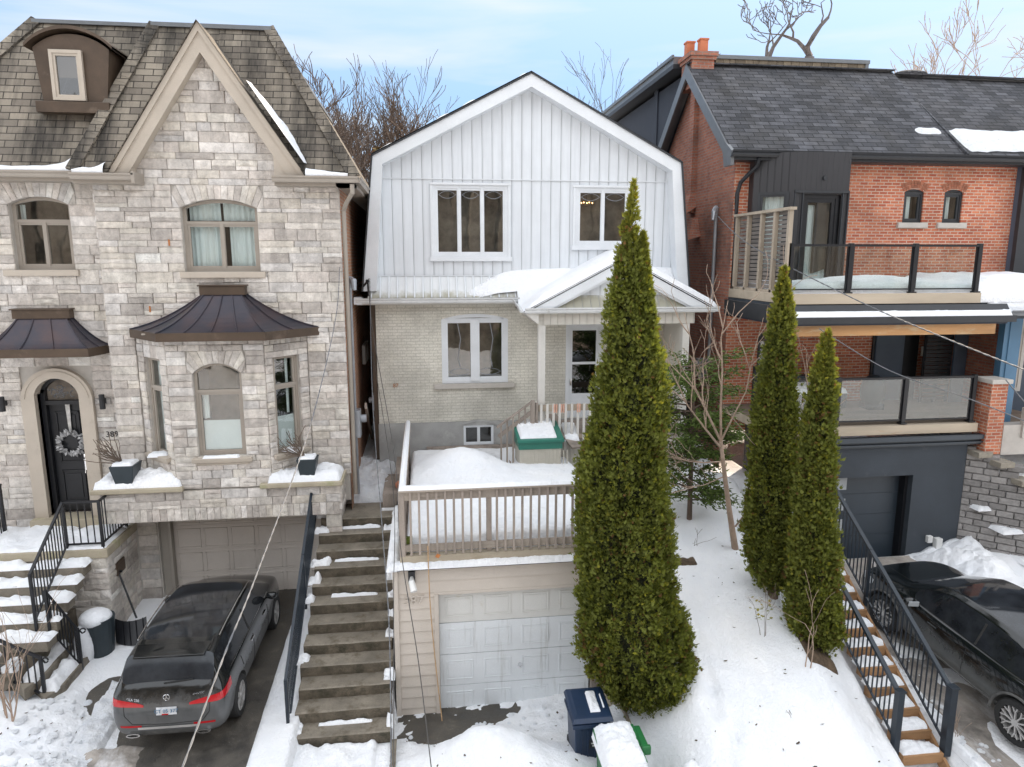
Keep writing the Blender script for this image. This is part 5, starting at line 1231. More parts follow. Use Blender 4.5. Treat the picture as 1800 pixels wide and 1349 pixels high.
def glassrail(name,label,xs_,y,z0,h,side=None):
    T=thing(name,label,'railing',(xs_[0],y,z0))
    for i,x in enumerate(xs_):
        m=MB().box(x-.045,x+.045,y-.045,y+.045,z0,z0+h+.02); m.box(x-.075,x+.075,y-.075,y+.075,z0,z0+.03); m.build('post',M['black'],T,bevel=.004)
    for a,b in zip(xs_,xs_[1:]):
        MB().box(a+.045,b-.045,y-.04,y+.04,z0+h-.05,z0+h).box(a+.045,b-.045,y-.015,y+.015,z0+.07,z0+.10).box(a+.06,a+.08,y-.012,y+.012,z0+.1,z0+h-.05).box(b-.08,b-.06,y-.012,y+.012,z0+.1,z0+h-.05).build('rail_frame',M['black'],T)
        MB().box(a+.08,b-.08,y-.005,y+.005,z0+.10,z0+h-.05).build('glass_panel',M['glassclear'],T)
    return T
glassrail('glass_railing','three-panel glass railing with black posts on the upper balcony',[7.62,8.98,10.46,11.97],13.9,7.62,1.03)
glassrail('glass_railing','glass railing with black posts along the lower deck above the dark garage',[7.6,8.95,10.55,12.22],13.9,4.72,1.06)
# privacy screen
T=thing('privacy_screen','taupe wooden screen with grey slats at the left end of the upper balcony','screen',(7.55,15,7.6))
for k,y in enumerate((13.9,14.5,15.1,15.75,16.35)): MB().box(7.53,7.62,y-.045,y+.045,7.55,9.34).build('screen_post',M['screenwood'],T,bevel=.004)
MB().box(7.50,7.65,13.8,16.45,9.34,9.40).build('screen_cap',M['screenwood'],T); MB().box(7.53,7.62,13.9,16.4,7.6,7.68).build('screen_base',M['screenwood'],T)
m=MB()
for k in range(18): m.box(7.625,7.64,13.9,16.4,7.70+k*.092,7.70+k*.092+.07)
m.build('slats',M['screenslat'],T)
# lower deck
m=MB(); m.box(7.5,12.35,13.8,16.5,4.5,4.70)
m.build('lower_deck',M['fasciawood'],BH); m=MB()
for k in range(18): m.box(7.5,12.35,13.95+k*.14,13.95+k*.14+.13,4.70,4.712)
m.build('deck_boards',M['deckfloor'],BH)
m=MB(); m.box(8.15,12.5,13.76,13.82,4.22,4.46); m.box(8.15,12.55,13.68,13.8,4.36,4.46); m.box(8.15,12.5,13.70,13.8,4.27,4.30); m.build('garage_cornice',M['dkgarage'],BH)
m=MB(); gd=(9.0,10.93,1.4,3.52); holewall(m,13.85,8.15,12.2,1.2,4.22,[gd],.4); m.face([(8.15,13.85,1.2),(8.15,16.5,1.2),(8.15,16.5,4.5),(8.15,13.85,4.5)]); m.build('stucco_wall',M['slate'],BH)
m=MB(); m.box(9.0,10.93,14.2,14.25,1.3,3.55)
for k in range(1,4): m.box(9.0,10.93,14.19,14.2,1.5+k*.5,1.51+k*.5)
gg=m.build('garage_door',M['dkgarage'],BH); m=MB()
for k in range(4): m.box(9.08,9.55,14.185,14.2,1.62+k*.5,1.9+k*.5)
m.build('door_lights',M['frosted'],gg); MB().box(10.86,10.93,14.0,14.2,1.3,3.52).build('jamb',M['black'],BH)
m=MB().box(11.4,11.52,13.75,13.85,1.9,2.06).box(11.6,11.75,13.72,13.85,1.75,2.0); tag(m.build('meter_box',M['whitepl'],bevel=.01),'small white meter box on the dark garage wall','meter')
# brick pillar
T=thing('brick_pillar','red brick pillar with a stone cap at the right end of the lower deck','pillar',(12.66,13.8,4.2)); MB().box(12.44,12.84,13.64,14.05,4.0,5.62).build('brick_shaft',M['brick'],T); MB().box(12.39,12.90,13.58,14.11,5.62,5.72).build('cap',M['limestone'],T,bevel=.015)
# lower wall furniture: door, slats, window
window(BH,*lw,16.55,'blackm',2,fw=.06); MB().box(11.46,11.52,16.44,16.5,4.7,6.9).build('trim_strip',M['black'],BH)
m=MB().box(11.52,12.3,16.40,16.44,4.7,6.9); m.build('grey_panel',M['blueslate'],BH)
MB().box(12.3,12.72,16.42,16.5,4.7,6.9).build('dark_door',M['black'],BH); MB().box(12.86,12.94,16.44,16.5,5.85,6.1).build('doorbell',M['whitepl'],BH)
T=thing('slat_screen','black horizontal slat screen at the right end of the lower deck','screen',(13,16,4.7))
for k in range(21): MB().box(12.62,13.34,16.0,16.03,4.78+k*.10,4.865+k*.10).build('slat',M['black'],T)
for y in(12.62,13.0,13.34): MB().box(y-.03,y+.03,16.03,16.07,4.7,6.95).build('post',M['black'],T)
MB().box(13.37,13.72,15.95,16.0,4.7,6.9).build('side_panel',M['blueslate'],BH)
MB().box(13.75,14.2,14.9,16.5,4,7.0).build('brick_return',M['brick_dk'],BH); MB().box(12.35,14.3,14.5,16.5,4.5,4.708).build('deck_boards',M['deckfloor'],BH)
m=MB(); m.box(8.6,10.2,15.4,16.1,4.75,5.15); m.box(8.6,10.2,15.9,16.15,5.1,5.5); tag(m.build('garden_sofa',M['planter'],bevel=.05),'covered grey garden sofa behind the lower deck glass','sofa')
snowpatch('snow_patch',8.6,10.2,15.38,16.0,5.15,.10,'snow on the covered sofa of the lower deck',seed=6,res=.06,edge=.12)
m=MB(); m.sph((10.9,15.5,5.15),(.3,.28,.42),8); m.box(10.7,11.1,15.3,15.7,4.72,4.85); tag(m.build('covered_grill',M['planter'],smooth=True),'dark covered barbecue beside the slat screen on the lower deck','grill')
T=thing('corner_handrail','black metal handrail post at the left end of the lower deck','railing',(7.6,15.2,4.7)); MB().box(7.55,7.63,15.0,15.08,4.3,5.9).box(7.55,7.63,14.0,15.0,5.82,5.9).build('rail',M['black'],T)
# conduit on the side wall
T=thing('service_mast','grey conduit mast with a weatherhead on the shaded brick side wall','conduit',(7.42,17.0,6)); MB().tube([(7.42,17.3,5.6),(7.42,17.3,9.45)],.045,8).build('pipe',M['galv'],T); MB().tube([(7.42,17.3,9.45),(7.38,17.24,9.6),(7.3,17.15,9.5),(7.26,17.1,9.3)],[.05,.075,.07,.04],8).build('weatherhead',M['galv'],T)
m=MB(); m.box(7.3,7.5,17.6,17.9,5.2,5.7); m.lathe((7.25,17.75,5.55),[(0,-.07),(.1,-.07),(.1,.07),(0,.07)],10,'x'); tag(m.build('electric_meter',M['galv']),'grey electric meter on the shaded side of the brick house','meter')
m=MB(); m.box(6.55,7.25,18,18.3,3.6,4.9); tag(m.build('gap_gate',M['black']),'dark gate closing the gap between the white and brick houses','gate')
# next house to the right
BN=thing('blue_house','blue-grey house with a blue porch post at the right edge','house',(16,16,3))
m=MB(); m.box(15.0,26,16.3,22.9,3.0,8.0); m.build('blue_wall',M['blueslate'],BN); MB().box(15.0,26,16.32,22.9,8,10.7).build('upper_wall',M['blueslate'],BN)
m=MB(); m.box(14.98,15.35,16.22,16.34,7.9,10.6); m.box(15.35,17,16.24,16.34,10.1,10.6); m.box(14.98,17,16.2,16.34,7.8,8.0); m.build('dark_trim',M['blackm'],BN)
window(BN,15.4,16.6,8.1,10.0,16.2,'blackm',2)
MB().box(13.3,13.42,14.42,14.6,4.2,7.05).build('porch_post',M['bluepaint'],BN);MB().box(13.42,13.72,14.4,14.62,4.2,7.05).build('porch_post',M['bluepaint'],BN)
m=MB().box(12.75,20,13.75,16.3,7.05,7.2); m.build('porch_roof',M['slate'],BN); gutter((12.7,13.75,7.12),(20,13.75,7.12),'greyrail',BN)
MB().box(13.1,20,14.3,16.3,3.9,4.25).build('porch_floor',M['limestone'],BN); window(BN,14.0,15.6,4.9,6.9,16.2,'offwhite',1,fw=.1,room='interior2')
m=MB(); m.box(13.1,14.6,13.9,14.2,3.9,4.6); m.box(13.55,13.65,13.85,13.95,4.3,5.0); m.build('porch_wall',M['limestone'],BN)
snowpatch('roof_snow',12.3,16,13.85,16.2,7.22,.3,'snow on the porch roof beside the upper glass balcony',seed=61,res=.08,edge=.15)
m=MB(); m.tube([(13.98,15.2,4.25),(13.98,15.2,5.1)],.25,12); m.sph((13.98,15.2,5.25),(.34,.3,.18),8); tag(m.build('snowy_urn',M['planter'],smooth=True),'dark planter topped with snow on the blue house porch','planter')
# ---------------------------------------------------------------- cars
from mathutils.bvhtree import BVHTree
def carmats():
    def paint(name,dirt,zd,amt,flip=1):
        t=NT(name); p=t.new('ShaderNodeTexCoord').outputs['Object']; x=t.xyz(p); n=t.noise(2.2,6,.65,vec=p); n2=t.noise(9,5,.7,vec=p,stretch=(1,1,.25))
        g=t.math('ADD',t.math('MULTIPLY',t.math('SUBTRACT',zd,x[2]),2.2),t.math('MULTIPLY',t.math('SUBTRACT',n,.5),1.1)); g=t.math('ADD',g,t.math('MULTIPLY',t.math('SUBTRACT',n2,.5),.8))
        mr=t.new('ShaderNodeMapRange'); mr.inputs[1].default_value=-1.6; mr.inputs[2].default_value=-2.1; mr.inputs[4].default_value=.45; t.l(x[1],mr.inputs[0]); g=t.math('ADD',g,mr.outputs[0])
        k=t.ramp(g,[(0.,0.),(1.,amt)]); t.col(t.mix(k,(.006,.008,.009),dirt)); t.set(Roughness=t.math('ADD',t.math('MULTIPLY',k,.55),.12),Coat_Weight=.5,Coat_Roughness=.06); return t.m
    M['paintA']=paint('black_car_paint',(.115,.118,.12),.84,.85); M['paintB']=paint('darkgreen_black_paint',(.10,.105,.10),.86,.75)
    t=NT('car_glass'); n=t.noise(3,5,.6); t.col(t.ramp(n,[(.35,(.008,.009,.011)),(.75,(.03,.034,.04))])); t.set(Roughness=.07); M['carglass']=t.m
    t=NT('dusty_glass'); n=t.noise(2.5,6,.7); t.col(t.ramp(n,[(.3,(.010,.013,.018)),(.7,(.035,.042,.05))])); t.set(Roughness=.16); M['dustglass']=t.m
    t=NT('tail_light'); t.col((.42,.006,.012)); t.set(Roughness=.2,Coat_Weight=.3); M['tail']=t.m
    M['dirtplastic']=simple('grimy_plastic',(.085,.085,.082),.7,.4,6); M['plate']=simple('plate_white',(.62,.63,.65),.5,.2,14)
carmats()
def ring(r):
    y,zb,ws,wm,zm,wsh,zsh,wgb,zgb,wgt,zgt,wrr,zrr,zrc=r
    h=[(0,zb),(ws*.8,zb),(ws,zb+.07),(wm,zm),(wsh,zsh),(wgb,zgb),(wgt,zgt),(wrr,zrr),(wrr*.55,zrr*.25+zrc*.75),(0,zrc)]
    return [(x,y,z) for x,z in h]+[(-x,y,z) for x,z in h[-2:0:-1]]
def makecar(name,label,rows,wheels,wr,glassf,paint,loc,rot,group=None,mats_=None):
    T=thing(name,label,'car',(0,0,0),group); 
    rings=[ring(r) for r in rows]; n=len(rings[0]); m=MB()
    for k in range(len(rings)-1):
        for j in range(n):
            jj=j if j<9 else n-1-j   # mirrored segment index 0..8
            m.face([rings[k][j],rings[k][(j+1)%n],rings[k+1][(j+1)%n],rings[k+1][j]],m=glassf((rows[k][0]+rows[k+1][0])/2,jj,k))
    m.face(rings[0][::-1]);m.face(rings[-1])
    o=m.build('tmp',[M['black']]*5,None,uv=False)
    # weld
    import bmesh
    bm=bmesh.new(); bm.from_mesh(o.data); bmesh.ops.remove_doubles(bm,verts=bm.verts,dist=1e-5); bmesh.ops.recalc_face_normals(bm,faces=bm.faces)
    cl=bm.edges.layers.float.get('crease_edge') or bm.edges.layers.float.new('crease_edge')
    for e in bm.edges:
        mi={f.material_index for f in e.link_faces}
        if len(mi)>1: e[cl]=.55
    bm.to_mesh(o.data); bm.free()
    s=o.modifiers.new('s','SUBSURF'); s.levels=3; s.render_levels=3
    cm=MB()
    for (wx,wy) in wheels: cm.lathe((wx,wy,wr),[(0,-.3),(wr+.055,-.3),(wr+.055,.3),(0,.3)],36,'x')
    c=cm.build('tmpc',[M['black']],None,uv=False); b=o.modifiers.new('b','BOOLEAN'); b.object=c; b.operation='DIFFERENCE'; b.solver='EXACT'
    dg=bpy.context.evaluated_depsgraph_get(); me=bpy.data.meshes.new_from_object(o.evaluated_get(dg)); bpy.data.objects.remove(o); bpy.data.objects.remove(c)
    V=[v.co.copy() for v in me.vertices]; groups={}
    for p in me.polygons:
        ce=p.center; mi=p.material_index
        for (wx,wy) in wheels:
            if abs(math.hypot(ce.y-wy,ce.z-wr)-(wr+.055))<.012 and abs(p.normal.x)<.5 and abs(ce.x)>.3 and ce.x*wx>0: mi=10+wheels.index((wx,wy))
            if math.hypot(ce.y-wy,ce.z-wr)<wr+.05 and abs(abs(ce.x)-(abs(wx)-.3))<.03 and ce.x*wx>0: mi=10+wheels.index((wx,wy))
        groups.setdefault(mi,[]).append(p)
    names={**{10+q:('wheel_well','dirtplastic') for q in range(4)},0:('body',paint),1:('side_window','carglass'),2:('sunroof','carglass'),3:('wheel_well','dirtplastic'),4:('rear_window','dustglass')}
    bvh=BVHTree.FromPolygons([tuple(v) for v in V],[tuple(p.vertices) for p in me.polygons])
    for mi,ps in groups.items():
        ids={};vs=[];fs=[]
        for p in ps:
            f=[]
            for v in p.vertices:
                if v not in ids: ids[v]=len(vs); vs.append(tuple(V[v]))
                f.append(ids[v])
            fs.append(tuple(f))
        mb=MB(); mb.v=vs;mb.f=fs;mb.c=[None]*len(fs);mb.m=[0]*len(fs); mb.build(names[mi][0],M[names[mi][1]],T,smooth=True,uv=False)
    return T,bvh
def decal(bvh,grid,direction,off,name,mat,parent,smooth=True,th=0):
    # grid: rows of start points; each is dropped onto the body along its direction
    vs=[];ok=True;rows=[]
    for r in grid:
        rr=[]
        for p in r:
            d=direction(p) if callable(direction) else Vector(direction)
            h=bvh.ray_cast(Vector(p),d.normalized(),6)
            rr.append(None if h[0] is None else h[0]-d.normalized()*off)
        rows.append(rr)
    m=MB()
    for a,b in zip(rows,rows[1:]):
        for i in range(len(a)-1):
            q=[a[i],a[i+1],b[i+1],b[i]]
            if all(x is not None for x in q): m.face(q)
    if not m.f: return None
    return m.build(name,mat,parent,smooth=smooth,uv=False)
def line_on(bvh,pts,direction,r,name,mat,parent,off=.0):
    out=[];d=Vector(direction)
    for a,b in zip(pts,pts[1:]):
        for i in range(8):
            p=Vector(a).lerp(Vector(b),i/8); h=bvh.ray_cast(p,d,6)
            if h[0] is not None: out.append(h[0]-d*off)
    if len(out)>1: MB().tube(out,r,4).build(name,mat,parent)
def wheel(T,x,y,r,side,spokes,style,steer=0):
    w=.115; s=side
    m=MB(); m.lathe((x,y,r),[(r*.70,-w),(r*.93,-w),(r*.99,-w*.75),(r,-w*.3),(r,w*.3),(r*.99,w*.75),(r*.93,w),(r*.70,w),(r*.70,-w)],40,'x',cap=False); wo=m.build('wheel',M['rubber'],T,smooth=False)
    m=MB(); m.lathe((x,y,r),[(r*.71,-w*.9),(r*.71,w*.9),(r*.67,w*.9),(r*.64,0),(r*.64,-w*.9)],36,'x',cap=False); xo=x+s*w*.78
    m.lathe((xo,y,r),[(0,-.02),(r*.16,-.02),(r*.14,.025),(0,.025)],14,'x')
    for k in range(spokes):
        a=2*PI*k/spokes
        P=lambda rad,ang,dx=0:Vector((xo+s*dx,y+rad*math.cos(ang),r+rad*math.sin(ang)))
        if style=='five':
            for d in(-.16,.16): m.bar(P(r*.10,a+d),P(r*.68,a+d*.75),.035,.03,up=(1,0,0))
        else:
            m.bar(P(r*.10,a),P(r*.42,a+.06),.022,.03,up=(1,0,0)); m.bar(P(r*.42,a+.06),P(r*.69,a+.24),.018,.03,up=(1,0,0)); m.bar(P(r*.42,a+.06),P(r*.69,a-.10),.018,.03,up=(1,0,0))
    m.build('rim',M['alloy'],wo)
    m=MB(); m.lathe((x,y,r),[(0,-.02),(r*.6,-.02),(r*.6,.02),(0,.02)],24,'x'); m.build('brake_disc',M['dirtplastic'],wo)
# left car
RA=[(-2.21,.40,.58,.66,.55,.62,.66,.56,.69,.47,.71,.36,.72,.72),
(-2.17,.33,.76,.83,.58,.80,.78,.72,.82,.60,.84,.42,.86,.86),
(-2.10,.29,.83,.885,.60,.86,.94,.79,1.00,.70,1.03,.5,1.06,1.07),
(-2.03,.27,.86,.90,.61,.88,1.00,.81,1.06,.73,1.12,.56,1.15,1.165),
(-1.95,.26,.875,.91,.62,.89,1.03,.83,1.08,.715,1.34,.62,1.37,1.385),
(-1.84,.25,.88,.915,.62,.895,1.035,.845,1.085,.69,1.47,.63,1.53,1.55),
(-1.5,.25,.88,.915,.62,.90,1.03,.85,1.08,.685,1.50,.635,1.565,1.59),
(-1.1,.24,.88,.915,.61,.90,1.015,.85,1.065,.69,1.525,.64,1.59,1.62),
(-.3,.24,.88,.915,.60,.90,1.0,.85,1.05,.70,1.54,.645,1.605,1.635),
(.35,.24,.88,.915,.60,.90,.99,.85,1.04,.69,1.52,.63,1.58,1.61),
(.62,.24,.88,.915,.60,.90,.985,.85,1.035,.68,1.44,.60,1.50,1.53),
(1.0,.24,.88,.915,.60,.90,.98,.85,1.03,.72,1.22,.60,1.27,1.30),
(1.32,.25,.88,.915,.60,.89,.975,.84,1.02,.74,1.06,.55,1.09,1.11),
(1.7,.27,.87,.905,.58,.87,.93,.81,.975,.70,1.0,.48,1.02,1.04),
(2.0,.30,.82,.87,.56,.82,.84,.76,.89,.65,.91,.42,.93,.94),
(2.16,.34,.70,.76,.54,.70,.72,.62,.76,.52,.78,.34,.79,.80),
(2.21,.40,.56,.60,.52,.56,.60,.48,.64,.40,.65,.28,.66,.66)]
def gA(y,j,k):
    if j==5 and -1.75<y<1.2: return 1
    if j>=7 and k in(3,4) : return 4
    if j==6 and k in(3,4): return 4
    if j>=7 and k in(10,11): return 1
    if j>=7 and 6<=k<=8: return 2
    return 0
CA,bv=makecar('parked_car','black compact wagon with a grimy grey tail and red lights facing the stone house garage',RA,[(.80,-1.32),(-.80,-1.32),(.80,1.40),(-.80,1.40)],.345,gA,'paintA',None,None)
for sx in(1,-1):
    for y in(-1.32,1.40): wheel(CA,sx*.80,y,.345,sx,5,'five')
def az_grid(cy,zlo,zhi,a0,a1,na,nz_):
    out=[]
    for i in range(na+1):
        a=lerp(a0,a1,i/na); z0=zlo(i/na);z1=zhi(i/na); out.append([(3*math.sin(a),cy-3*math.cos(a),lerp(z0,z1,j/nz_)) for j in range(nz_+1)])
    return out
for sx in(1,-1):
    g=az_grid(-1.3,lambda t:.83+.03*t,lambda t:.86+.15*t**.8,sx*R(22),sx*R(64),16,3); decal(bv,g,lambda p:Vector((0,-1.3,p[2]))-Vector(p),.008,'taillight',M['tail'],CA)
    g=az_grid(-1.3,lambda t:.50,lambda t:.535,sx*R(24),sx*R(40),6,1); decal(bv,g,lambda p:Vector((0,-1.3,p[2]))-Vector(p),.006,'reflector',M['tail'],CA)
    m=MB(); pr=[(.14*math.cos(a)*1.0,.035*math.sin(a)) for a in [2*PI*i/16 for i in range(16)]]
    m.loft([[(sx*.55+u*.8,-2.17,.37+v) for u,v in pr],[(sx*.55+u*.8,-2.225,.37+v) for u,v in pr],[(sx*.55+u*.62,-2.225,.37+v*.6) for u,v in pr],[(sx*.55+u*.62,-2.17,.37+v*.6) for u,v in pr]],True,False); m.build('exhaust',M['chrome'],CA)
    m=MB(); m.sph((sx*1.0,.78,1.06),(.11,.09,.075),8); m.bar((sx*.88,.82,1.0),(sx*.98,.8,1.03),.05,.03); m.build('mirror',M['paintA'],CA,smooth=True)
    line_on(bv,[(sx*3,-.35,.35),(sx*3,-.35,1.0)],(-sx,0,0),.007,'door_seam',M['rubber'],CA); line_on(bv,[(sx*3,.72,.35),(sx*3,.72,.98)],(-sx,0,0),.007,'door_seam',M['rubber'],CA); line_on(bv,[(sx*3,-1.05,.75),(sx*3,-1.15,1.0)],(-sx,0,0),.007,'door_seam',M['rubber'],CA)
    for y in(-.2,.85-.0): 
        y2=-.9 if y<0 else .0
        m=MB().box(sx*.905-.02,sx*.905+.02,y2+.38,y2+.56,.86,.885); m.build('door_handle',M['chrome'],CA,bevel=.006)
    line_on(bv,[(sx*3,-1.6,1.075),(sx*3,-.3,1.05),(sx*3,1.15,1.035)],(-sx,0,0),.006,'window_trim',M['chrome'],CA)
    MB().tube([(sx*.665,-1.45,1.555),(sx*.675,-1.0,1.60),(sx*.68,-.3,1.615),(sx*.67,.25,1.59),(sx*.66,.42,1.555)],.012,6).build('roof_rail',M['chrome'],CA)
    line_on(bv,[(sx*3,-.42,1.06),(sx*3,-.42,1.5)],(-sx,0,0),.018,'pillar',M['rubber'],CA)
decal(bv,[[(x,-4,z) for x in [-.16+.04*i-.0 for i in range(9)]] for z in(.70,.76,.82)],(0,1,0),.012,'licence_plate',M['plate'],CA)
h=bv.ray_cast(Vector((0,-4,.76)),Vector((0,1,0)),6)[0]; text('plate_text','CT 05 377',.085,(0,h.y-.025,.765),(PI/2,0,0),M['tail'] if 0 else M['bluepaint'],CA,.002)
MB().box(-.07,.03,h.y-.03,h.y-.02,.705,.72).build('plate_sticker',M['tail'],CA)
h=bv.ray_cast(Vector((0,-4,.955)),Vector((0,1,0)),6)[0]; m=MB(); yb=h.y-.012
m.tube([(.05*math.cos(a),yb,.955+.05*math.sin(a)) for a in [2*PI*i/24 for i in range(25)]],.006,5)
for a in(90,210,330): m.bar((0,yb,.955),(.048*math.cos(R(a)),yb,.955+.048*math.sin(R(a))),.016,.012)
m.build('star_badge',M['chrome'],CA)
h=bv.ray_cast(Vector((-.52,-4,.93)),Vector((0,1,0)),6)[0]; text('model_lettering','GLA 250',.062,(-.52,h.y-.01,.945),(PI/2,0,R(-14)),M['chrome'],CA,.004)
h=bv.ray_cast(Vector((.50,-4,.97)),Vector((0,1,0)),6)[0]; text('drive_lettering','4MATIC',.052,(.50,h.y-.01,.985),(PI/2,0,R(14)),M['chrome'],CA,.004)
decal(bv,[[(-.46+.092*i,-4,z) for i in range(11)] for z in(.47,.51)],(0,1,0),.02,'bumper_strip',M['alloy'],CA)
decal(bv,[[(-.6+.1*i,-4,z) for i in range(13)] for z in(.33,.36,.40,.43)],(0,1,0),.006,'diffuser',M['dirtplastic'],CA)
for pts in ([(-.68,-4,.92),(-.66,-4,.7),(-.55,-4,.56),(0,-4,.535),(.55,-4,.56),(.66,-4,.7),(.68,-4,.92)],): line_on(bv,pts,(0,1,0),.007,'tailgate_seam',M['rubber'],CA)
h0=bv.ray_cast(Vector((-.05,-4,1.14)),Vector((0,1,0)),6)[0];h1=bv.ray_cast(Vector((.40,-4,1.17)),Vector((0,1,0)),6)[0]
MB().bar(h0+Vector((0,-.02,.01)),h1+Vector((0,-.02,.01)),.02,.02).build('rear_wiper',M['rubber'],CA)
m=MB(); m.loft([[(-.60,-1.70,1.50),(-.56,-1.93,1.50),(.56,-1.93,1.50),(.60,-1.70,1.50)],[(-.60,-1.62,1.575),(-.56,-1.93,1.53),(.56,-1.93,1.53),(.60,-1.62,1.575)]],True,True); m.build('roof_spoiler',M['paintA'],CA,bevel=.01)
CA.location=(-4.06,12.50,.74); CA.rotation_euler=(R(1.5),0,R(-1)); CA.scale=(.955,.99,1)
# right car
s=1.065
RB=[(-2.36,.42,.60,.70,.60,.66,.74,.56,.78,.47,.80,.36,.81,.81),
(-2.30,.36,.80,.88,.62,.86,.86,.76,.91,.62,.94,.42,.96,.96),
(-2.15,.31,.88,.94,.64,.91,.98,.82,1.03,.70,1.07,.5,1.10,1.11),
(-1.95,.28,.92,.965,.66,.94,1.02,.85,1.06,.74,1.16,.58,1.19,1.21),
(-1.55,.27,.93,.975,.68,.95,1.03,.87,1.07,.72,1.34,.60,1.38,1.40),
(-1.1,.26,.93,.975,.68,.95,1.025,.88,1.065,.71,1.47,.63,1.53,1.555),
(-.5,.26,.93,.965,.66,.945,1.01,.88,1.05,.71,1.53,.64,1.60,1.63),
(.1,.26,.93,.965,.66,.945,1.0,.88,1.04,.71,1.52,.64,1.60,1.625),
(.5,.26,.93,.965,.66,.945,.995,.88,1.035,.70,1.46,.62,1.53,1.56),
(.95,.26,.93,.965,.66,.945,.99,.88,1.03,.74,1.24,.62,1.30,1.33),
(1.3,.27,.93,.97,.66,.945,.985,.88,1.02,.78,1.07,.58,1.10,1.12),
(1.7,.28,.92,.97,.66,.93,.96,.86,1.0,.74,1.02,.5,1.03,1.05),
(2.05,.31,.88,.93,.62,.88,.89,.80,.93,.68,.95,.45,.96,.97),
(2.28,.35,.76,.82,.58,.76,.76,.66,.80,.56,.82,.36,.83,.84),
(2.36,.42,.60,.66,.56,.60,.64,.5,.67,.42,.68,.3,.69,.69)]
def gB(y,j,k):
    if j==5 and -1.55<y<1.1: return 1
    if j>=7 and k in(3,4) : return 4
    if j>=7 and k in(8,9): return 1
    if j>=7 and 5<=k<=7: return 2
    return 0
CB,bw=makecar('parked_car','glossy black coupe-roofed SUV parked nose-in before the dark garage at the right',RB,[(.84,-1.42),(-.84,-1.42),(.84,1.42),(-.84,1.42)],.37,gB,'paintB',None,None)
for sx in(1,-1):
    for y in(-1.42,1.42):
        wheel(CB,sx*.85,y,.37,sx,10,'y')
        # dull arch lip
        m=MB(); m.tube([(sx*.955,y+.445*math.cos(a),.37+.445*math.sin(a)) for a in [R(-10+i*10) for i in range(21)]],.026,6); m.build('arch_trim',M['dirtplastic'],CB)
    m=MB(); m.sph((sx*1.06,.82,1.08),(.12,.09,.08),8); m.bar((sx*.9,.86,1.0),(sx*1.04,.84,1.04),.05,.03); m.build('mirror',M['paintB'],CB,smooth=True)
    m=MB(); m.bar((sx*.96,.70,1.08),(sx*1.14,.74,1.08),.02,.09); m.build('mirror_glass',M['frosted'],CB)
    for y in(-.35,.78): line_on(bw,[(sx*3,y,.4),(sx*3,y,1.0)],(-sx,0,0),.007,'door_seam',M['rubber'],CB)
    line_on(bw,[(sx*3,-1.45,1.06),(sx*3,-.3,1.045),(sx*3,1.15,1.03)],(-sx,0,0),.007,'window_trim',M['rubber'],CB)
    line_on(bw,[(sx*3,-.42,1.06),(sx*3,-.42,1.5)],(-sx,0,0),.02,'pillar',M['rubber'],CB)
    line_on(bw,[(sx*3,-1.9,.40),(sx*3,1.9,.40)],(-sx,0,0),.02,'side_sill',M['dirtplastic'],CB)
    for y2 in(-.85,.25): MB().box(sx*.95-.02,sx*.95+.015,y2,y2+.2,.87,.895).build('door_handle',M['paintB'],CB,bevel=.006)
    g=az_grid(-1.3,lambda t:.84+.04*t,lambda t:.93+.06*t,sx*R(20),sx*R(62),12,2); decal(bw,g,lambda p:Vector((0,-1.3,p[2]))-Vector(p),.008,'taillight',M['tail'],CB)
    g=[[ (3*math.sin(a)*sx,1.3+3*math.cos(a),z) for z in(.74,.80,.86)] for a in [R(28+i*3) for i in range(12)]]; decal(bw,g,lambda p:Vector((0,1.3,p[2]))-Vector(p),.008,'headlight',M['frosted'],CB)
    line_on(bw,[(sx*.55,1.25,3),(sx*.42,2.0,3)],(0,0,-1),.004,'bonnet_crease',M['rubber'],CB)
CB.location=(9.86,10.30,.98); CB.rotation_euler=(R(8),0,R(7))
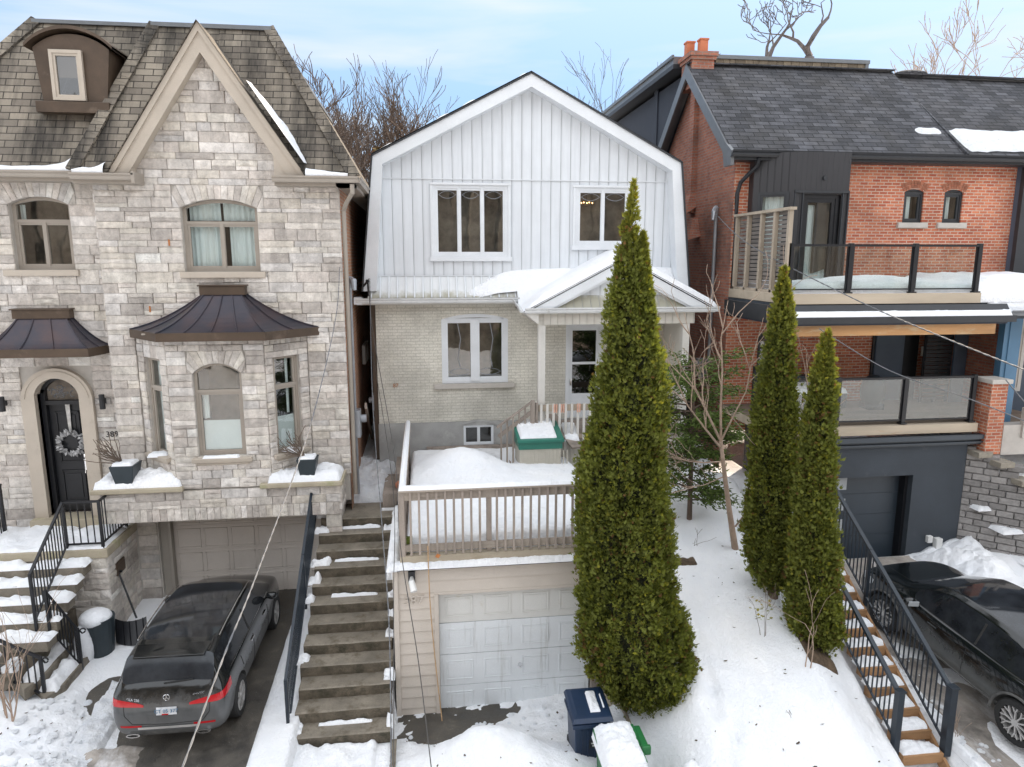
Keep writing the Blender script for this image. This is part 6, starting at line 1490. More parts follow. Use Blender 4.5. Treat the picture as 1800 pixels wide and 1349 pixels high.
# ---------------------------------------------------------------- plants
def cedar(name,label,prof,cy,n,seed,leaders=(),group=None,base=None,dy=1.0):
    rng=np.random.default_rng(seed)
    T=thing(name,label,'tree',(prof[-1][1],cy,prof[-1][0]),group)
    zs=np.array([p[0] for p in prof][::-1]);cx=np.array([p[1] for p in prof][::-1]);rr=np.array([p[2] for p in prof][::-1])
    zz=np.linspace(zs[0],zs[-1],400);w=np.interp(zz,zs,rr)+.03;cw=np.cumsum(w);cw/=cw[-1]
    # clumps of sprays on the crown surface, with gaps between them
    per=15; nc=n//per
    cz_=np.interp(rng.random(nc),cw,zz); ca_=rng.random(nc)*2*np.pi; coff=rng.random(nc)**1.4*.20
    lum_=np.array([mn.noise(Vector((math.cos(t)*1.6+seed,math.sin(t)*1.6,h*1.1)))*.20+mn.noise(Vector((math.cos(t)*4+seed,math.sin(t)*4,h*2.6)))*.16+mn.noise(Vector((math.cos(t)*9+seed,math.sin(t)*9,h*6.5)))*.07 for t,h in zip(ca_,cz_)])
    rep=lambda q:np.repeat(q,per)
    Rc=np.interp(cz_,zs,rr); Xc=np.interp(cz_,zs,cx); rc=Rc*(1+lum_)-coff*np.minimum(1,Rc/.4)
    n=nc*per; g=rng.normal(0,1,(n,3))*np.array([.038,.038,.05])*np.minimum(1,rep(Rc)/.3+.3)[:,None]
    a=rep(ca_); lump=rep(lum_)
    P=np.stack([rep(Xc+rc*np.cos(ca_)),cy+rep(rc*np.sin(ca_))*dy,rep(cz_)],1)+g
    rdl=g[:,0]*np.cos(a)+g[:,1]*np.sin(a); depth=np.clip(rep(coff)*1.1-rdl*1.4+.03,0,.2)
    for (lx,lz0,lz1,lr,ln) in leaders:
        t=rng.random(ln); zl=lz0+(lz1-lz0)*t; ra=lr*(1-t)**.8*(.75+.35*rng.random(ln)); aa=rng.random(ln)*2*np.pi
        P=np.concatenate([P,np.stack([lx+ra*np.cos(aa),cy+ra*np.sin(aa),zl],1)]); a=np.concatenate([a,aa]); depth=np.concatenate([depth,np.zeros(ln)]); lump=np.concatenate([lump,np.zeros(ln)])
    N=len(P)
    out=np.stack([np.cos(a),np.sin(a),np.zeros(N)],1); up=np.array([0,0,1.])
    tilt=rng.uniform(.25,1.0,N)[:,None]; d=out*tilt+up*rng.uniform(.5,1.2,N)[:,None]+rng.normal(0,.35,(N,3)); d/=np.linalg.norm(d,axis=1)[:,None]
    tang=np.cross(d,rng.normal(0,1,(N,3))+out*.0); tang/=np.linalg.norm(tang,axis=1)[:,None]
    L=rng.uniform(.034,.088,N)[:,None]
    verts=[];faces=[];base_=[]
    # a flat cedar spray: five narrow blades fanning from one point
    shapes=[(-.72,.55),(-.36,.85),(0,1.1),(.36,.85),(.72,.55)]
    Vs=[P]; 
    for an,ln in shapes:
        dirv=d*math.cos(an)+tang*math.sin(an); side=tang*math.cos(an)-d*math.sin(an); nrm=np.cross(d,tang)*rng.uniform(-.25,.25,N)[:,None]
        tip=P+(dirv+nrm)*L*ln; mid=P+(dirv+nrm*.5)*L*ln*.55
        Vs+= [mid-side*L*.10,tip,mid+side*L*.10]
    V=np.stack(Vs,1).reshape(-1,3); k=len(Vs)
    F=np.concatenate([np.arange(N)[:,None]*k+np.array([[0,1+3*j,2+3*j,3+3*j]]) for j in range(5)],0)
    me=bpy.data.meshes.new('foliage'); me.vertices.add(len(V)); me.vertices.foreach_set('co',(V-np.array(ORG[T.name])).ravel()); me.loops.add(F.size); me.loops.foreach_set('vertex_index',F.ravel()); me.polygons.add(len(F)); me.polygons.foreach_set('loop_start',np.arange(len(F))*4); me.polygons.foreach_set('loop_total',np.full(len(F),4)); me.update(calc_edges=True)
    # colour of each spray: recessed sprays painted darker for shaded gaps, outer tips yellow-green
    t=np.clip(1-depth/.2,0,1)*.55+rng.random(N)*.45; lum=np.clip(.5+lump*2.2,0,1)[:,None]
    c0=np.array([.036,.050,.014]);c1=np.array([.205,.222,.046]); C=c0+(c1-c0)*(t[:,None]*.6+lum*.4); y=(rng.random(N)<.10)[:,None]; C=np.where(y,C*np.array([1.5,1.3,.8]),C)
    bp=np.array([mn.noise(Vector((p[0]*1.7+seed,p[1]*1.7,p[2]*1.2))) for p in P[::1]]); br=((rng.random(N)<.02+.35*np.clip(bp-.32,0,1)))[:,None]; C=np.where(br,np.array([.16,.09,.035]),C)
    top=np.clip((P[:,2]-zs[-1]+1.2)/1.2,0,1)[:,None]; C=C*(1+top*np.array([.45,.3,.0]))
    VC=np.ones((N,k,4));VC[:,:,:3]=C[:,None,:]; VC=VC.reshape(-1,4)
    ca=me.color_attributes.new(name='Col',type='FLOAT_COLOR',domain='POINT'); ca.data.foreach_set('color',VC.ravel())
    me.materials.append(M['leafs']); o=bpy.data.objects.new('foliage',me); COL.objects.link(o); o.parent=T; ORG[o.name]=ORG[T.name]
    # dark twiggy core
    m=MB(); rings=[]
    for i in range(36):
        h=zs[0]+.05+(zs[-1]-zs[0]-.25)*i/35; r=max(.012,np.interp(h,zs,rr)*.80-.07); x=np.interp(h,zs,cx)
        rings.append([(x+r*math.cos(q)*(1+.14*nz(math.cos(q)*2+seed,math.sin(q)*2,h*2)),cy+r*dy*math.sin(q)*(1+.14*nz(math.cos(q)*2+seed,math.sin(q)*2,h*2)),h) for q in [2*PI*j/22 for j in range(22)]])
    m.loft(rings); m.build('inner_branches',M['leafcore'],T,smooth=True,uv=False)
    m=MB(); m.tube([(cx[0],cy,zs[0]-.6),(cx[0],cy,zs[0]+.6)],[.11,.08],8); m.build('trunk',M['barkbrown'],T)
    return T
t=NT('cedar_sprays'); a_=t.new('ShaderNodeVertexColor',layer_name='Col'); t.col(a_.outputs['Color']); t.set(Roughness=.6); t.b.inputs['Specular IOR Level'].default_value=.2
tl=t.new('ShaderNodeBsdfTranslucent'); t.l(t.mix(1.,a_.outputs['Color'],(1.3,1.4,.6),'MULTIPLY'),tl.inputs[0]); ms=t.new('ShaderNodeMixShader'); ms.inputs[0].default_value=.3; t.l(t.b.outputs[0],ms.inputs[1]); t.l(tl.outputs[0],ms.inputs[2]); t.l(ms.outputs[0],t.o.inputs[0]); M['leafs']=t.m
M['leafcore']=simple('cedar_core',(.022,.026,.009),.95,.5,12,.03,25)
k=10.3/10.6
def sc(pr,k): return [(H+(z-H)*k,x*k-(.07 if z<6 else .0),r*k-(.14 if z<5.5 else .09 if z<7 else .04)) for z,x,r in pr]
c1=sc([(9.30,3.19,.03),(8.82,3.17,.13),(8.39,3.18,.19),(7.96,3.20,.27),(7.43,3.22,.40),(6.89,3.26,.52),(6.16,3.25,.63),(5.23,3.24,.77),(4.27,3.27,.88),(3.27,3.34,.92),(2.45,3.46,1.0),(1.71,3.60,1.06),(1.16,3.72,.93),(.75,3.63,.50)],k)
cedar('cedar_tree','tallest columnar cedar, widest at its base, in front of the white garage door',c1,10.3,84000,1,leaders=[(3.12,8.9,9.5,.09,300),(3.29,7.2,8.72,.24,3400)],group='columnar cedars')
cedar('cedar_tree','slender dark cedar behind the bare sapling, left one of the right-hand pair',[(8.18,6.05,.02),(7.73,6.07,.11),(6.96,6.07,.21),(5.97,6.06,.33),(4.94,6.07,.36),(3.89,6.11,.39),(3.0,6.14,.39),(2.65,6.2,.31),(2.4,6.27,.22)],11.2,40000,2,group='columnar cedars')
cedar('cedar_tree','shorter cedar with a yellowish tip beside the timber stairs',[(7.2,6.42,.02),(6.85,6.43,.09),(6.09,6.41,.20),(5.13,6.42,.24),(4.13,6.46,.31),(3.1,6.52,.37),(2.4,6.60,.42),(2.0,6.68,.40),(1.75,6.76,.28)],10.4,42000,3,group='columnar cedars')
m=MB(); 
tag(snowpatch('plant_litter',6.3,6.85,9.9,10.6,lambda x,y:snowz(x,y)-.005,.09,'brown leaf litter at the foot of the shorter cedar',seed=12,res=.03,edge=.25,thr=.07,mat='soil',cat='leaf litter'),None,None)
tag(snowpatch('plant_litter',4.35,4.95,11.5,12.0,lambda x,y:hillz(x,y)+.04,.05,'bare mossy patch in the snow right of the tallest cedar',seed=13,res=.04,edge=.15,mat='moss',cat='moss') if 'moss' in M else snowpatch('plant_litter',4.6,5.15,12.0,12.25,lambda x,y:snowz(x,y)-.005,.07,'bare grassy patch in the snow right of the tallest cedar',seed=13,res=.03,edge=.2,thr=.06,mat='soil',cat='bare ground'),None,None)
# scattered debris on the snow
rng=random.Random(90); m=MB()
for k in range(260):
    x=rng.choice((rng.uniform(-7.5,-5.4),rng.uniform(-.5,3),rng.uniform(3.4,7))); y=rng.uniform(8.3,11.3 if x<3 else 13); z=snowz(x,y)+.008; a=rng.uniform(0,6.28); L=rng.uniform(.012,.04); w=L*rng.uniform(.2,.6); m.face([(x+L*math.cos(a),y+L*math.sin(a),z+.01),(x-w*math.sin(a),y+w*math.cos(a),z),(x-L*math.cos(a),y-L*math.sin(a),z+.004),(x+w*math.sin(a),y-w*math.cos(a),z)])
tag(m.build('litter',M['soil'],uv=False),'tiny dark leaf and twig flecks scattered on the snow','litter',kind='stuff')
m=MB()
for k in range(240):
    q=rng.random(); x=rng.uniform(-6.6,-5.35) if q<.55 else (rng.uniform(-.4,2.6) if q<.8 else rng.uniform(8.25,8.8)); y=rng.uniform(8.8,11.8) if q<.55 else (rng.uniform(10.6,11.4) if q<.8 else rng.uniform(8.5,12.5)); r_=rng.uniform(.02,.075)*(1 if q<.55 else .7); m.sph((x,y,max(snowz(x,y),zF(y) if x>8 else 0)+r_*.25),(r_*rng.uniform(.8,1.4),r_*rng.uniform(.8,1.3),r_*.7),4)
tag(m.build('snow_clods',M['snow_trodden'],uv=False),'broken clods of shovelled snow along the driveways','snow',kind='stuff')
snowpatch('slush',-5.5,-4.55,8.6,10.6,lambda x,y:zA(y),.06,'tan slush on the driveway behind the black wagon',seed=31,res=.04,edge=.25,thr=.02,mat='slush',nsc=3,rough=.8)
snowpatch('slush',-5.75,-5.2,9.3,12.2,lambda x,y:zA(y)+.02,.10,'dirty trodden snow edge left of the black wagon',seed=32,res=.04,edge=.2,thr=-.02,mat='snow_trodden',nsc=3.5,rough=.8)
# bare trees
def branch(m,p,d,L,r,lev,rng,spread=.55,up=.25,seg=4,minr=.004,kids=(2,4),shrink=.68,wob=.18):
    pts=[Vector(p)];rad=[r];d=Vector(d).normalized()
    for i in range(seg):
        d=(d+Vector((rng.gauss(0,wob),rng.gauss(0,wob),rng.gauss(0,wob*.6)+up*.12))).normalized(); pts.append(pts[-1]+d*L/seg); rad.append(max(minr,r*(1-.55*(i+1)/seg)))
    m.tube(pts,rad,5 if lev>1 else 3,cap=False)
    if lev<=0: return
    n=rng.randint(*kids)
    for k in range(n):
        t=rng.uniform(.35,1.) if k else 1.; i=min(seg-1,int(t*seg)); q=pts[i].lerp(pts[i+1],t*seg-i) if i<seg else pts[-1]
        a=Vector((rng.gauss(0,1),rng.gauss(0,1),rng.gauss(0,.6))); a-=a.dot(d)*d; a.normalize()
        nd=(d+a*rng.uniform(spread*.6,spread*1.3)+Vector((0,0,up))).normalized(); branch(m,q,nd,L*rng.uniform(shrink*.8,shrink*1.15),max(minr,rad[min(i+1,seg)]*rng.uniform(.6,.85)),lev-1,rng,spread,up,seg,minr,kids,shrink,wob)
def baretree(name,label,base,h,r,seed,lev=5,mat='barkgrey',spread=.5,trunks=1,lean=(0,0),group=None,kids=(2,4),minr=.009,up=.22,first=.32,cat='tree',wob=.16,shrink=.72):
    rng=random.Random(seed); T=thing(name,label,cat,base,group)
    tm=MB(); m=MB()
    for k in range(trunks):
        p=Vector(base);d=Vector((lean[0]+rng.gauss(0,.12),lean[1],1)).normalized(); pts=[p];rad=[r]
        for i in range(5): d=(d+Vector((rng.gauss(0,.06),rng.gauss(0,.06),0))).normalized(); pts.append(pts[-1]+d*h*first/5); rad.append(r*(1-.3*(i+1)/5))
        tm.tube(pts,rad,8)
        for q in range(rng.randint(3,5)):
            a=rng.uniform(0,2*PI); nd=(d+Vector((math.cos(a),math.sin(a),0))*rng.uniform(spread*.5,spread*1.3)).normalized(); branch(m,pts[-1] if q<2 else pts[rng.randint(3,5)],nd,h*(1-first)*rng.uniform(.36,.46),rad[-1]*rng.uniform(.5,.8),lev-1,rng,spread,up,4,minr,kids,shrink,wob)
    tm.build('trunk',M[mat],T,uv=False,smooth=True); m.build('branches',M[mat],T,uv=False,smooth=True); return T
G='bare trees behind the houses'
baretree('bare_tree','wide bare tree rising just right of the stone house roof',(-3.9,35,3.3),12.2,.24,11,6,'barkbrown',group=G,minr=.014,kids=(3,4))
baretree('bare_tree','dense twiggy bare tree between the stone roof and the white gable',(-1.9,38,3.3),12.6,.22,12,6,'barkbrown',group=G,minr=.014,kids=(3,4))
baretree('bare_tree','taller upright bare tree close against the left slope of the white gable',(.5,36,3.3),13.8,.24,15,6,group=G,minr=.011,spread=.38)
baretree('bare_tree','small bare tree peeking over the right slope of the white gable near its peak',(6.3,36,3.3),12.6,.18,21,5,group=G,minr=.010,spread=.34)
baretree('bare_tree','bare tree between the white gable and the dark addition',(8.3,35,3.3),13.6,.19,23,5,group=G,minr=.010,spread=.36)
baretree('bare_tree','thick-limbed bare tree above the brick chimney',(15.9,38,3.3),20.6,.30,31,5,group=G,minr=.022,spread=.62,first=.75,kids=(2,3),wob=.26,shrink=.66)
baretree('bare_tree','large crooked bare tree above the middle of the brick roof',(19.8,38,3.3),20.8,.36,54,5,group=G,minr=.022,spread=.8,first=.75,kids=(2,3),wob=.28,shrink=.70)
baretree('bare_tree','pale budding tree at the upper right corner above the neighbour roof',(35.2,39,3.3),19.5,.40,41,6,'bark',group=G,minr=.018,spread=.45,first=.42)
T=baretree('bare_tree','reddish-brown bare tree low behind the gap between the stone and white houses',(-2.9,30,3.3),8.4,.16,44,6,'barkbrown',group=G,minr=.009)
def conifer(name,label,base,h,r,seed,n=5000,col=((.10,.085,.03),(.20,.15,.05)),cat='tree',group=None,zf=.1):
    rng=random.Random(seed); T=thing(name,label,cat,base,group); m=MB()
    for i in range(n):
        t=rng.random()**1.2; z=h*(zf+(1-zf)*t); a=rng.uniform(0,2*PI); rr=r*(1-t)**.8*rng.uniform(.35,1.05)*(1+.3*math.sin(a*3+z*3)); p=Vector(base)+Vector((rr*math.cos(a),rr*math.sin(a),z-rr*.15)); d=Vector((math.cos(a),math.sin(a),rng.uniform(-.2,.5))).normalized(); L=h*.035*rng.uniform(.6,1.3); s=d.cross(Vector((rng.gauss(0,1),rng.gauss(0,1),rng.gauss(0,1)))).normalized()*L*.22
        c=[lerp(x,y,rng.random()) for x,y in zip(*col)]; m.face([p-s,p+d*L,p+s],c)
    m.build('crown',M['leaf'],T,uv=False); MB().tube([base,(base[0],base[1],base[2]+h*.93)],[r*.09,.01],6).build('trunk',M['barkbrown'],T); return T
conifer('conifer','russet conifer among the bare trees left of the white gable',(-1.7,33,3.3),9.9,2.0,5,9000,((.13,.085,.035),(.26,.17,.07)))
baretree('bare_tree','twiggy brown bare tree filling the gap nearest the white gable corner',(-.6,31,3.3),9.3,.16,61,6,'barkbrown',group=G,minr=.010,kids=(3,4)); baretree('bare_tree','bushy bare tree rising above the stone roof edge',(-3.6,32,3.3),9.8,.16,62,6,'barkbrown',group=G,minr=.010,kids=(3,4))
conifer('conifer','dark narrow conifer behind the gap beside the white house',(-2.35,27.5,3.3),5.6,.9,6,3000,((.06,.055,.025),(.15,.12,.05)))
# sapling with explicit limbs
T=thing('sapling','pale bare sapling with spreading thin branches between the cedars','tree',(6.05,12.3,2.5)); rng=random.Random(77)
fk=Vector((5.60,12.3,4.9)); m=MB(); m.tube([(6.08,12.3,2.1),(6.02,12.3,2.7),(5.86,12.32,3.5),(5.72,12.3,4.2),tuple(fk)],[.085,.07,.055,.045,.04],8); m.build('trunk',M['bark'],T,smooth=True)
m=MB()
def limb(pts,r):
    P=[Vector(p) for p in pts]; n=len(P); m.tube(P,[max(.005,r*.62*(1-.8*i/(n-1))) for i in range(n)],6,cap=False)
    for k in range(5):
        t=rng.uniform(.3,.95)*(n-1); i=min(n-2,int(t)); q=P[i].lerp(P[i+1],t-i); d=(P[i+1]-P[i]).normalized(); a=Vector((rng.gauss(0,1),rng.gauss(0,1),rng.gauss(0,.4))).normalized(); branch(m,q,(d*.9+a*.55+Vector((0,0,.15))),rng.uniform(.5,1.0),r*.33,2,rng,.5,.2,4,.005,(1,3),.6,.12)
f=tuple(fk)
limb([f,(5.56,12.3,5.6),(5.53,12.25,6.3),(5.45,12.2,6.9),(5.5,12.1,7.6)],.045)
limb([f,(5.25,12.2,5.5),(4.95,12.1,6.0),(4.85,12.0,6.7),(4.6,11.9,7.4)],.04)
limb([(5.62,12.3,4.75),(5.2,12.1,5.2),(4.75,11.9,5.7),(4.4,11.7,6.3)],.04)
limb([f,(5.75,12.2,5.35),(5.95,12.1,5.9),(6.0,12.0,6.6),(6.1,11.9,7.3)],.032)
limb([(5.66,12.3,4.5),(5.2,12.1,4.55),(4.8,11.9,4.65),(4.3,11.8,4.9)],.025)
limb([(5.72,12.3,4.2),(5.2,12.1,4.1),(4.7,11.9,4.15)],.02)
limb([(5.95,12.2,3.2),(6.15,11.7,4.0),(6.5,11.2,5.2),(6.6,11.,6.3)],.03); limb([(6.3,11.5,4.4),(6.0,11.1,4.9),(6.9,10.8,6.0)],.018)
m.build('branches',M['bark'],T,uv=False,smooth=True)
# loose evergreen behind the sapling (drooping fans of needles)
T=thing('evergreen_shrub','loose green yew-like shrub between the tallest cedar and the bare sapling','shrub',(5.4,13.4,3.0)); m=MB(); w=MB(); rng=random.Random(8)
for b in range(85):
    z=rng.uniform(3.3,6.2); a=rng.uniform(0,2*PI); L=rng.uniform(.5,1.15); p=Vector((5.45,13.4,z)); d=Vector((math.cos(a),math.sin(a),rng.uniform(-.15,.4))); e=p+d*L; w.tube([p,p+d*L*.5,e],[.02,.012,.005],4,cap=False)
    for q in range(120):
        t=rng.uniform(.35,1.05); o_=p+d*L*t+Vector((rng.gauss(0,.10),rng.gauss(0,.10),rng.gauss(0,.05))); dd_=(d+Vector((rng.gauss(0,.6),rng.gauss(0,.6),rng.gauss(-.2,.3)))).normalized(); s_=dd_.cross(Vector((rng.gauss(0,1),rng.gauss(0,1),rng.gauss(0,1)))).normalized()*.02; g=rng.uniform(.6,1.5); m.face([o_-s_,o_+dd_*rng.uniform(.06,.13),o_+s_],(.08*g,.12*g,.025*g))
w.tube([(5.5,13.4,2.6),(5.45,13.4,6.2)],[.06,.02],6); m.build('needles',M['leaf'],T,uv=False); w.build('stems',M['barkbrown'],T,uv=False)
# small weeds and young shrubs
def weed(name,label,base,h,n,seed,mat='twig',r=.006,leaf=None,cat='plant',spread=.5,lev=2):
    rng=random.Random(seed); T=thing(name,label,cat,base); m=MB()
    for i in range(n): a=rng.uniform(0,2*PI); branch(m,Vector(base)+Vector((rng.gauss(0,.03),rng.gauss(0,.03),0)),Vector((math.cos(a)*spread*rng.random(),math.sin(a)*spread*rng.random(),1)),h*rng.uniform(.6,1),r,lev,rng,.5,.15,4,.003,(1,3),.6,.12)
    m.build('stems',M[mat],T,uv=False)
    if leaf:
        l=MB()
        for i in range(leaf): 
            p=Vector(base)+Vector((rng.gauss(0,h*.22),rng.gauss(0,h*.15),h*rng.uniform(.45,1.))); d=Vector((rng.gauss(0,1),rng.gauss(0,1),rng.gauss(0,.5))).normalized()*.06; s=d.cross(Vector((0,.3,1))).normalized()*.03; l.face([p,p+d*.5+s,p+d,p+d*.5-s],(.22+.08*rng.random(),.24,.04))
        l.build('leaves',M['leaf'],T,uv=False)
    return T
weed('young_shrub','young shrub with pale green leaves beside the left cedar of the pair',(5.62,10.3,2.0),.62,3,1,leaf=34,cat='shrub')
weed('young_shrub','thin leafless shoot in front of the shorter cedar',(6.25,9.85,1.5),1.25,2,2,'bark',.012,cat='shrub',spread=.35)
weed('twig','tiny forked twig poking from the smooth snow slope',(5.55,9.1,1.28),.16,2,3,spread=1.2,lev=1,r=.005,cat='twig')
weed('bare_bush','leafless straw-coloured bush at the lower left beside the snowy steps',(-6.75,10.9,.8),1.7,6,4,'bark',.016,cat='bush',spread=.55,lev=3)
weed('dry_grass','dry straw grass at the foot of the tall right railing post',(8.42,9.15,.6),.6,16,5,'bark',.005,cat='grass',spread=.5,lev=0)
weed('twig','sparse fallen twigs on the snow between the cedars',(5.2,12.3,2.8),.3,3,6,spread=1.3,lev=1,r=.005,cat='twig')
# ---------------------------------------------------------------- small things
def planter(label,x,y,z,w=.46,h=.46,seed=1):
    T=thing('planter',label,'planter',(x,y,z)); t=w/2;b=w*.32
    m=MB(); m.loft([[(x-b,y-b,z),(x+b,y-b,z),(x+b,y+b,z),(x-b,y+b,z)],[(x-t,y-t,z+h),(x+t,y-t,z+h),(x+t,y+t,z+h),(x-t,y+t,z+h)]],True,True); m.build('pot',M['planter'],T,bevel=.012)
    s=snowpatch('snow_patch',x-t+.03,x+t-.03,y-t+.03,y+t-.03,z+h-.01,.07,label='snow filling the dark planter %s'%('left of the stone bay' if x<-5 else 'right of the stone bay'),seed=seed,res=.03,edge=.06)
    m=MB(); rng=random.Random(seed)
    dx=-1 if x<-5 else -1
    for k in range(26): branch(m,(x-.05,y,z+h),(dx*rng.uniform(.2,1.1),rng.gauss(0,.3),rng.uniform(.3,.9)),rng.uniform(.3,.48),.014,1,rng,.4,.05,4,.008,(1,2),.5,.12)
    m.build('dead_plant',M['twig'],T,uv=False)
planter('dark tapered planter left of the stone bay, beside the front door',-5.93,14.12,3.89,seed=3)
planter('dark tapered planter right of the stone bay, above the iron stair railing',-2.42,14.12,3.89,w=.40,seed=4)
snowpatch('snow_patch',-6.5,-4.85,13.92,14.66,3.885,.27,'mound of snow on the left stone ledge round the planter',seed=5,edge=.35,res=.04,rough=.3)
snowpatch('snow_patch',-3.2,-1.76,13.92,14.66,3.885,.25,'mound of snow on the right stone ledge round the planter',seed=6,edge=.33,res=.04,rough=.3)
# wreath
T=thing('wreath','silvery leaf wreath hanging by a ribbon on the black front door','wreath',(-7.39,15.12,4.55)); rng=random.Random(3); m=MB()
for i in range(150):
    a=rng.uniform(0,2*PI); r_=rng.uniform(.15,.24); p=Vector((-7.39+r_*math.cos(a),15.14+rng.uniform(-.05,.04),4.55+r_*math.sin(a))); d=Vector((math.cos(a+rng.uniform(-.8,.8)),rng.uniform(-.5,.2),math.sin(a+rng.uniform(-.8,.8)))).normalized()*.09; s=d.cross(Vector((0,1,0))).normalized()*.025; g=rng.uniform(.4,1.2); m.face([p,p+d*.5+s,p+d,p+d*.5-s],(.42*g,.42*g,.42*g))
m.build('leaves',M['leaf'],T,uv=False); MB().prism([(-7.415,4.75),(-7.365,4.75),(-7.345,5.38),(-7.435,5.38)],'y',15.17,15.18).build('ribbon',M['silver'],T)
# snow shovel
T=thing('snow_shovel','black snow shovel leaning on the stone wall beside the left garage','shovel',(-5.75,13.75,.95)); MB().tube([(-6.25,14.05,2.12),(-5.85,13.72,1.25)],.02,8).build('shaft',M['black'],T); MB().box(-6.33,-6.17,14.03,14.07,2.10,2.14).build('grip',M['black'],T,bevel=.01)
m=MB(); rings=[]
for k in range(7):
    t=k/6; rings.append([(-5.92+.30*u+.12*t,13.62-.30*t-.07*math.cos(u*1.5),1.28-.36*t+.05*abs(u)**2) for u in [-1+i/5 for i in range(11)]])
m.loft(rings,False,False); 
for i in range(1,10,2): m.tube([Vector(r[i])+Vector((0,-.012,.012)) for r in rings],.008,4)
m.build('blade',M['black'],T)
# snowy bin by the steps
T=thing('garden_bin','round dark green bin heaped with snow beside the left stone steps','bin',(-6.3,13.15,.85)); m=MB(); m.lathe((-6.28,13.15,.82),[(0,0),(.2,0),(.27,.8),(.25,.8),(0,.75)],20); m.build('bin_body',M['planter'],T)
m=MB(); m.sph((-6.33,13.12,1.62),(.29,.27,.17),9); m.sph((-6.5,13.0,1.15),(.18,.24,.45),8); tag(m.build('snow_heap',M['snow'],smooth=True,uv=False),'rounded snow heap on the dark green bin by the left steps','snow',kind='stuff')
# mail slot
tag(MB().box(-6.27,-6.22,13.95,14.35,2.05,2.32).build('mailbox',M['bronze'],bevel=.02),'dark bronze mail box on the flank of the stone landing','mailbox')
# wheelie bins
def bin_(label,x,y,z,w,d,h,mat,rot):
    T=thing('wheelie_bin',label,'bin',(x,y,z)); m=MB(); a=w/2;b=d/2;k=.82
    m.loft([[(x-a*k,y-b*k,z),(x+a*k,y-b*k,z),(x+a*k,y+b*k,z),(x-a*k,y+b*k,z)],[(x-a*.93,y-b*.93,z+h*.8),(x+a*.93,y-b*.93,z+h*.8),(x+a*.93,y+b*.93,z+h*.8),(x-a*.93,y+b*.93,z+h*.8)],[(x-a,y-b,z+h*.86),(x+a,y-b,z+h*.86),(x+a,y+b,z+h*.9),(x-a,y+b,z+h*.9)]],True,True); bo=m.build('bin_body',M[mat],T,bevel=.02)
    m=MB(); m.box(x-a-.02,x+a+.02,y-b-.03,y-b,z+h*.78,z+h*.85); m.box(x-a-.02,x-a,y-b,y+b,z+h*.80,z+h*.86); m.build('rim',M[mat],T,bevel=.01)
    m=MB()
    for q in(-.55,-.2,.2,.55): m.bar((x+a*q,y-b*.86,z+.05),(x+a*q,y-b*.95,z+h*.72),.025,.02)
    m.build('ribs',M[mat],T,bevel=.006)
    m=MB(); m.loft([[(x-a-.03,y-b-.05,z+h*.88),(x+a+.03,y-b-.05,z+h*.88),(x+a+.03,y+b+.03,z+h*.95),(x-a-.03,y+b+.03,z+h*.95)],[(x-a+.0,y-b-.0,z+h*.94),(x+a-.0,y-b-.0,z+h*.94),(x+a-.0,y+b,z+h*1.02),(x-a+.0,y+b,z+h*1.02)],[(x-a+.07,y-b+.07,z+h*.955),(x+a-.07,y-b+.07,z+h*.955),(x+a-.07,y+b-.05,z+h*1.03),(x-a+.07,y+b-.05,z+h*1.03)]],True,True); m.build('lid',M[mat],T,bevel=.012)
    m=MB(); m.tube([(x-a*.6,y+b+.08,z+h*.93),(x+a*.6,y+b+.08,z+h*.93)],.02,6); m.build('handle',M[mat],T)
    for s in(-1,1): MB().lathe((x+s*a*.75,y+b*.8,z+.1),[(0,-.03),(.11,-.03),(.11,.03),(0,.03)],14,'x').build('wheel',M['rubber'],T)
    return T
BB_=bin_('tall navy wheeled bin with a streak of snow on its lid beside the board wall',2.46,9.75,.42,.60,.66,.99,'bluebin',0)
m=MB(); 
MB().box(2.42,2.62,9.455,9.475,.80,1.06).build('sticker',M['blackm'],BB_)
m=MB(); m.tube([(2.52+.048*math.cos(a),9.45,.98+.048*math.sin(a)) for a in [R(30+i*20) for i in range(14)]],.007,4); m.sph((2.52,9.45,.98),.016,4); m.box(2.45,2.59,9.445,9.455,.88,.895); m.box(2.47,2.61,9.445,9.455,.835,.86); m.build('recycling_mark',M['whitepl'],BB_)
snowpatch('snow_patch',2.44,2.62,9.52,9.96,lambda x,y:1.365+(y-9.5)*.12,.05,'long smear of snow on the navy bin lid',seed=3,res=.02,edge=.09,rough=.9,nsc=9)
snowpatch('snow_patch',2.66,2.70,9.6,9.9,lambda x,y:1.365+(y-9.5)*.12,.03,'thin snow line on the navy bin lid near its hinge',seed=5,res=.015,edge=.015)
GBn=bin_('bright green wheeled bin buried under a cap of snow at the bottom edge',2.74,8.92,.22,.60,.62,1.10,'greenbin',0)
MB().box(3.04,3.14,8.72,9.22,1.22,1.32).box(3.02,3.16,8.70,8.77,1.20,1.34).build('side_handle',M['greenbin'],GBn,bevel=.02)
snowpatch('snow_cap',2.40,3.04,8.42,9.28,1.17,.30,'thick smooth cap of snow on the green bin',seed=4,res=.03,edge=.24,rough=.12,nsc=1.5); snowpatch('snow_bank',2.7,3.9,7.6,8.8,lambda x,y:hillz(x,y)-.1,.7,'snow heaped against the green bin',seed=9,res=.05,edge=.6,rough=.2,nsc=1.)
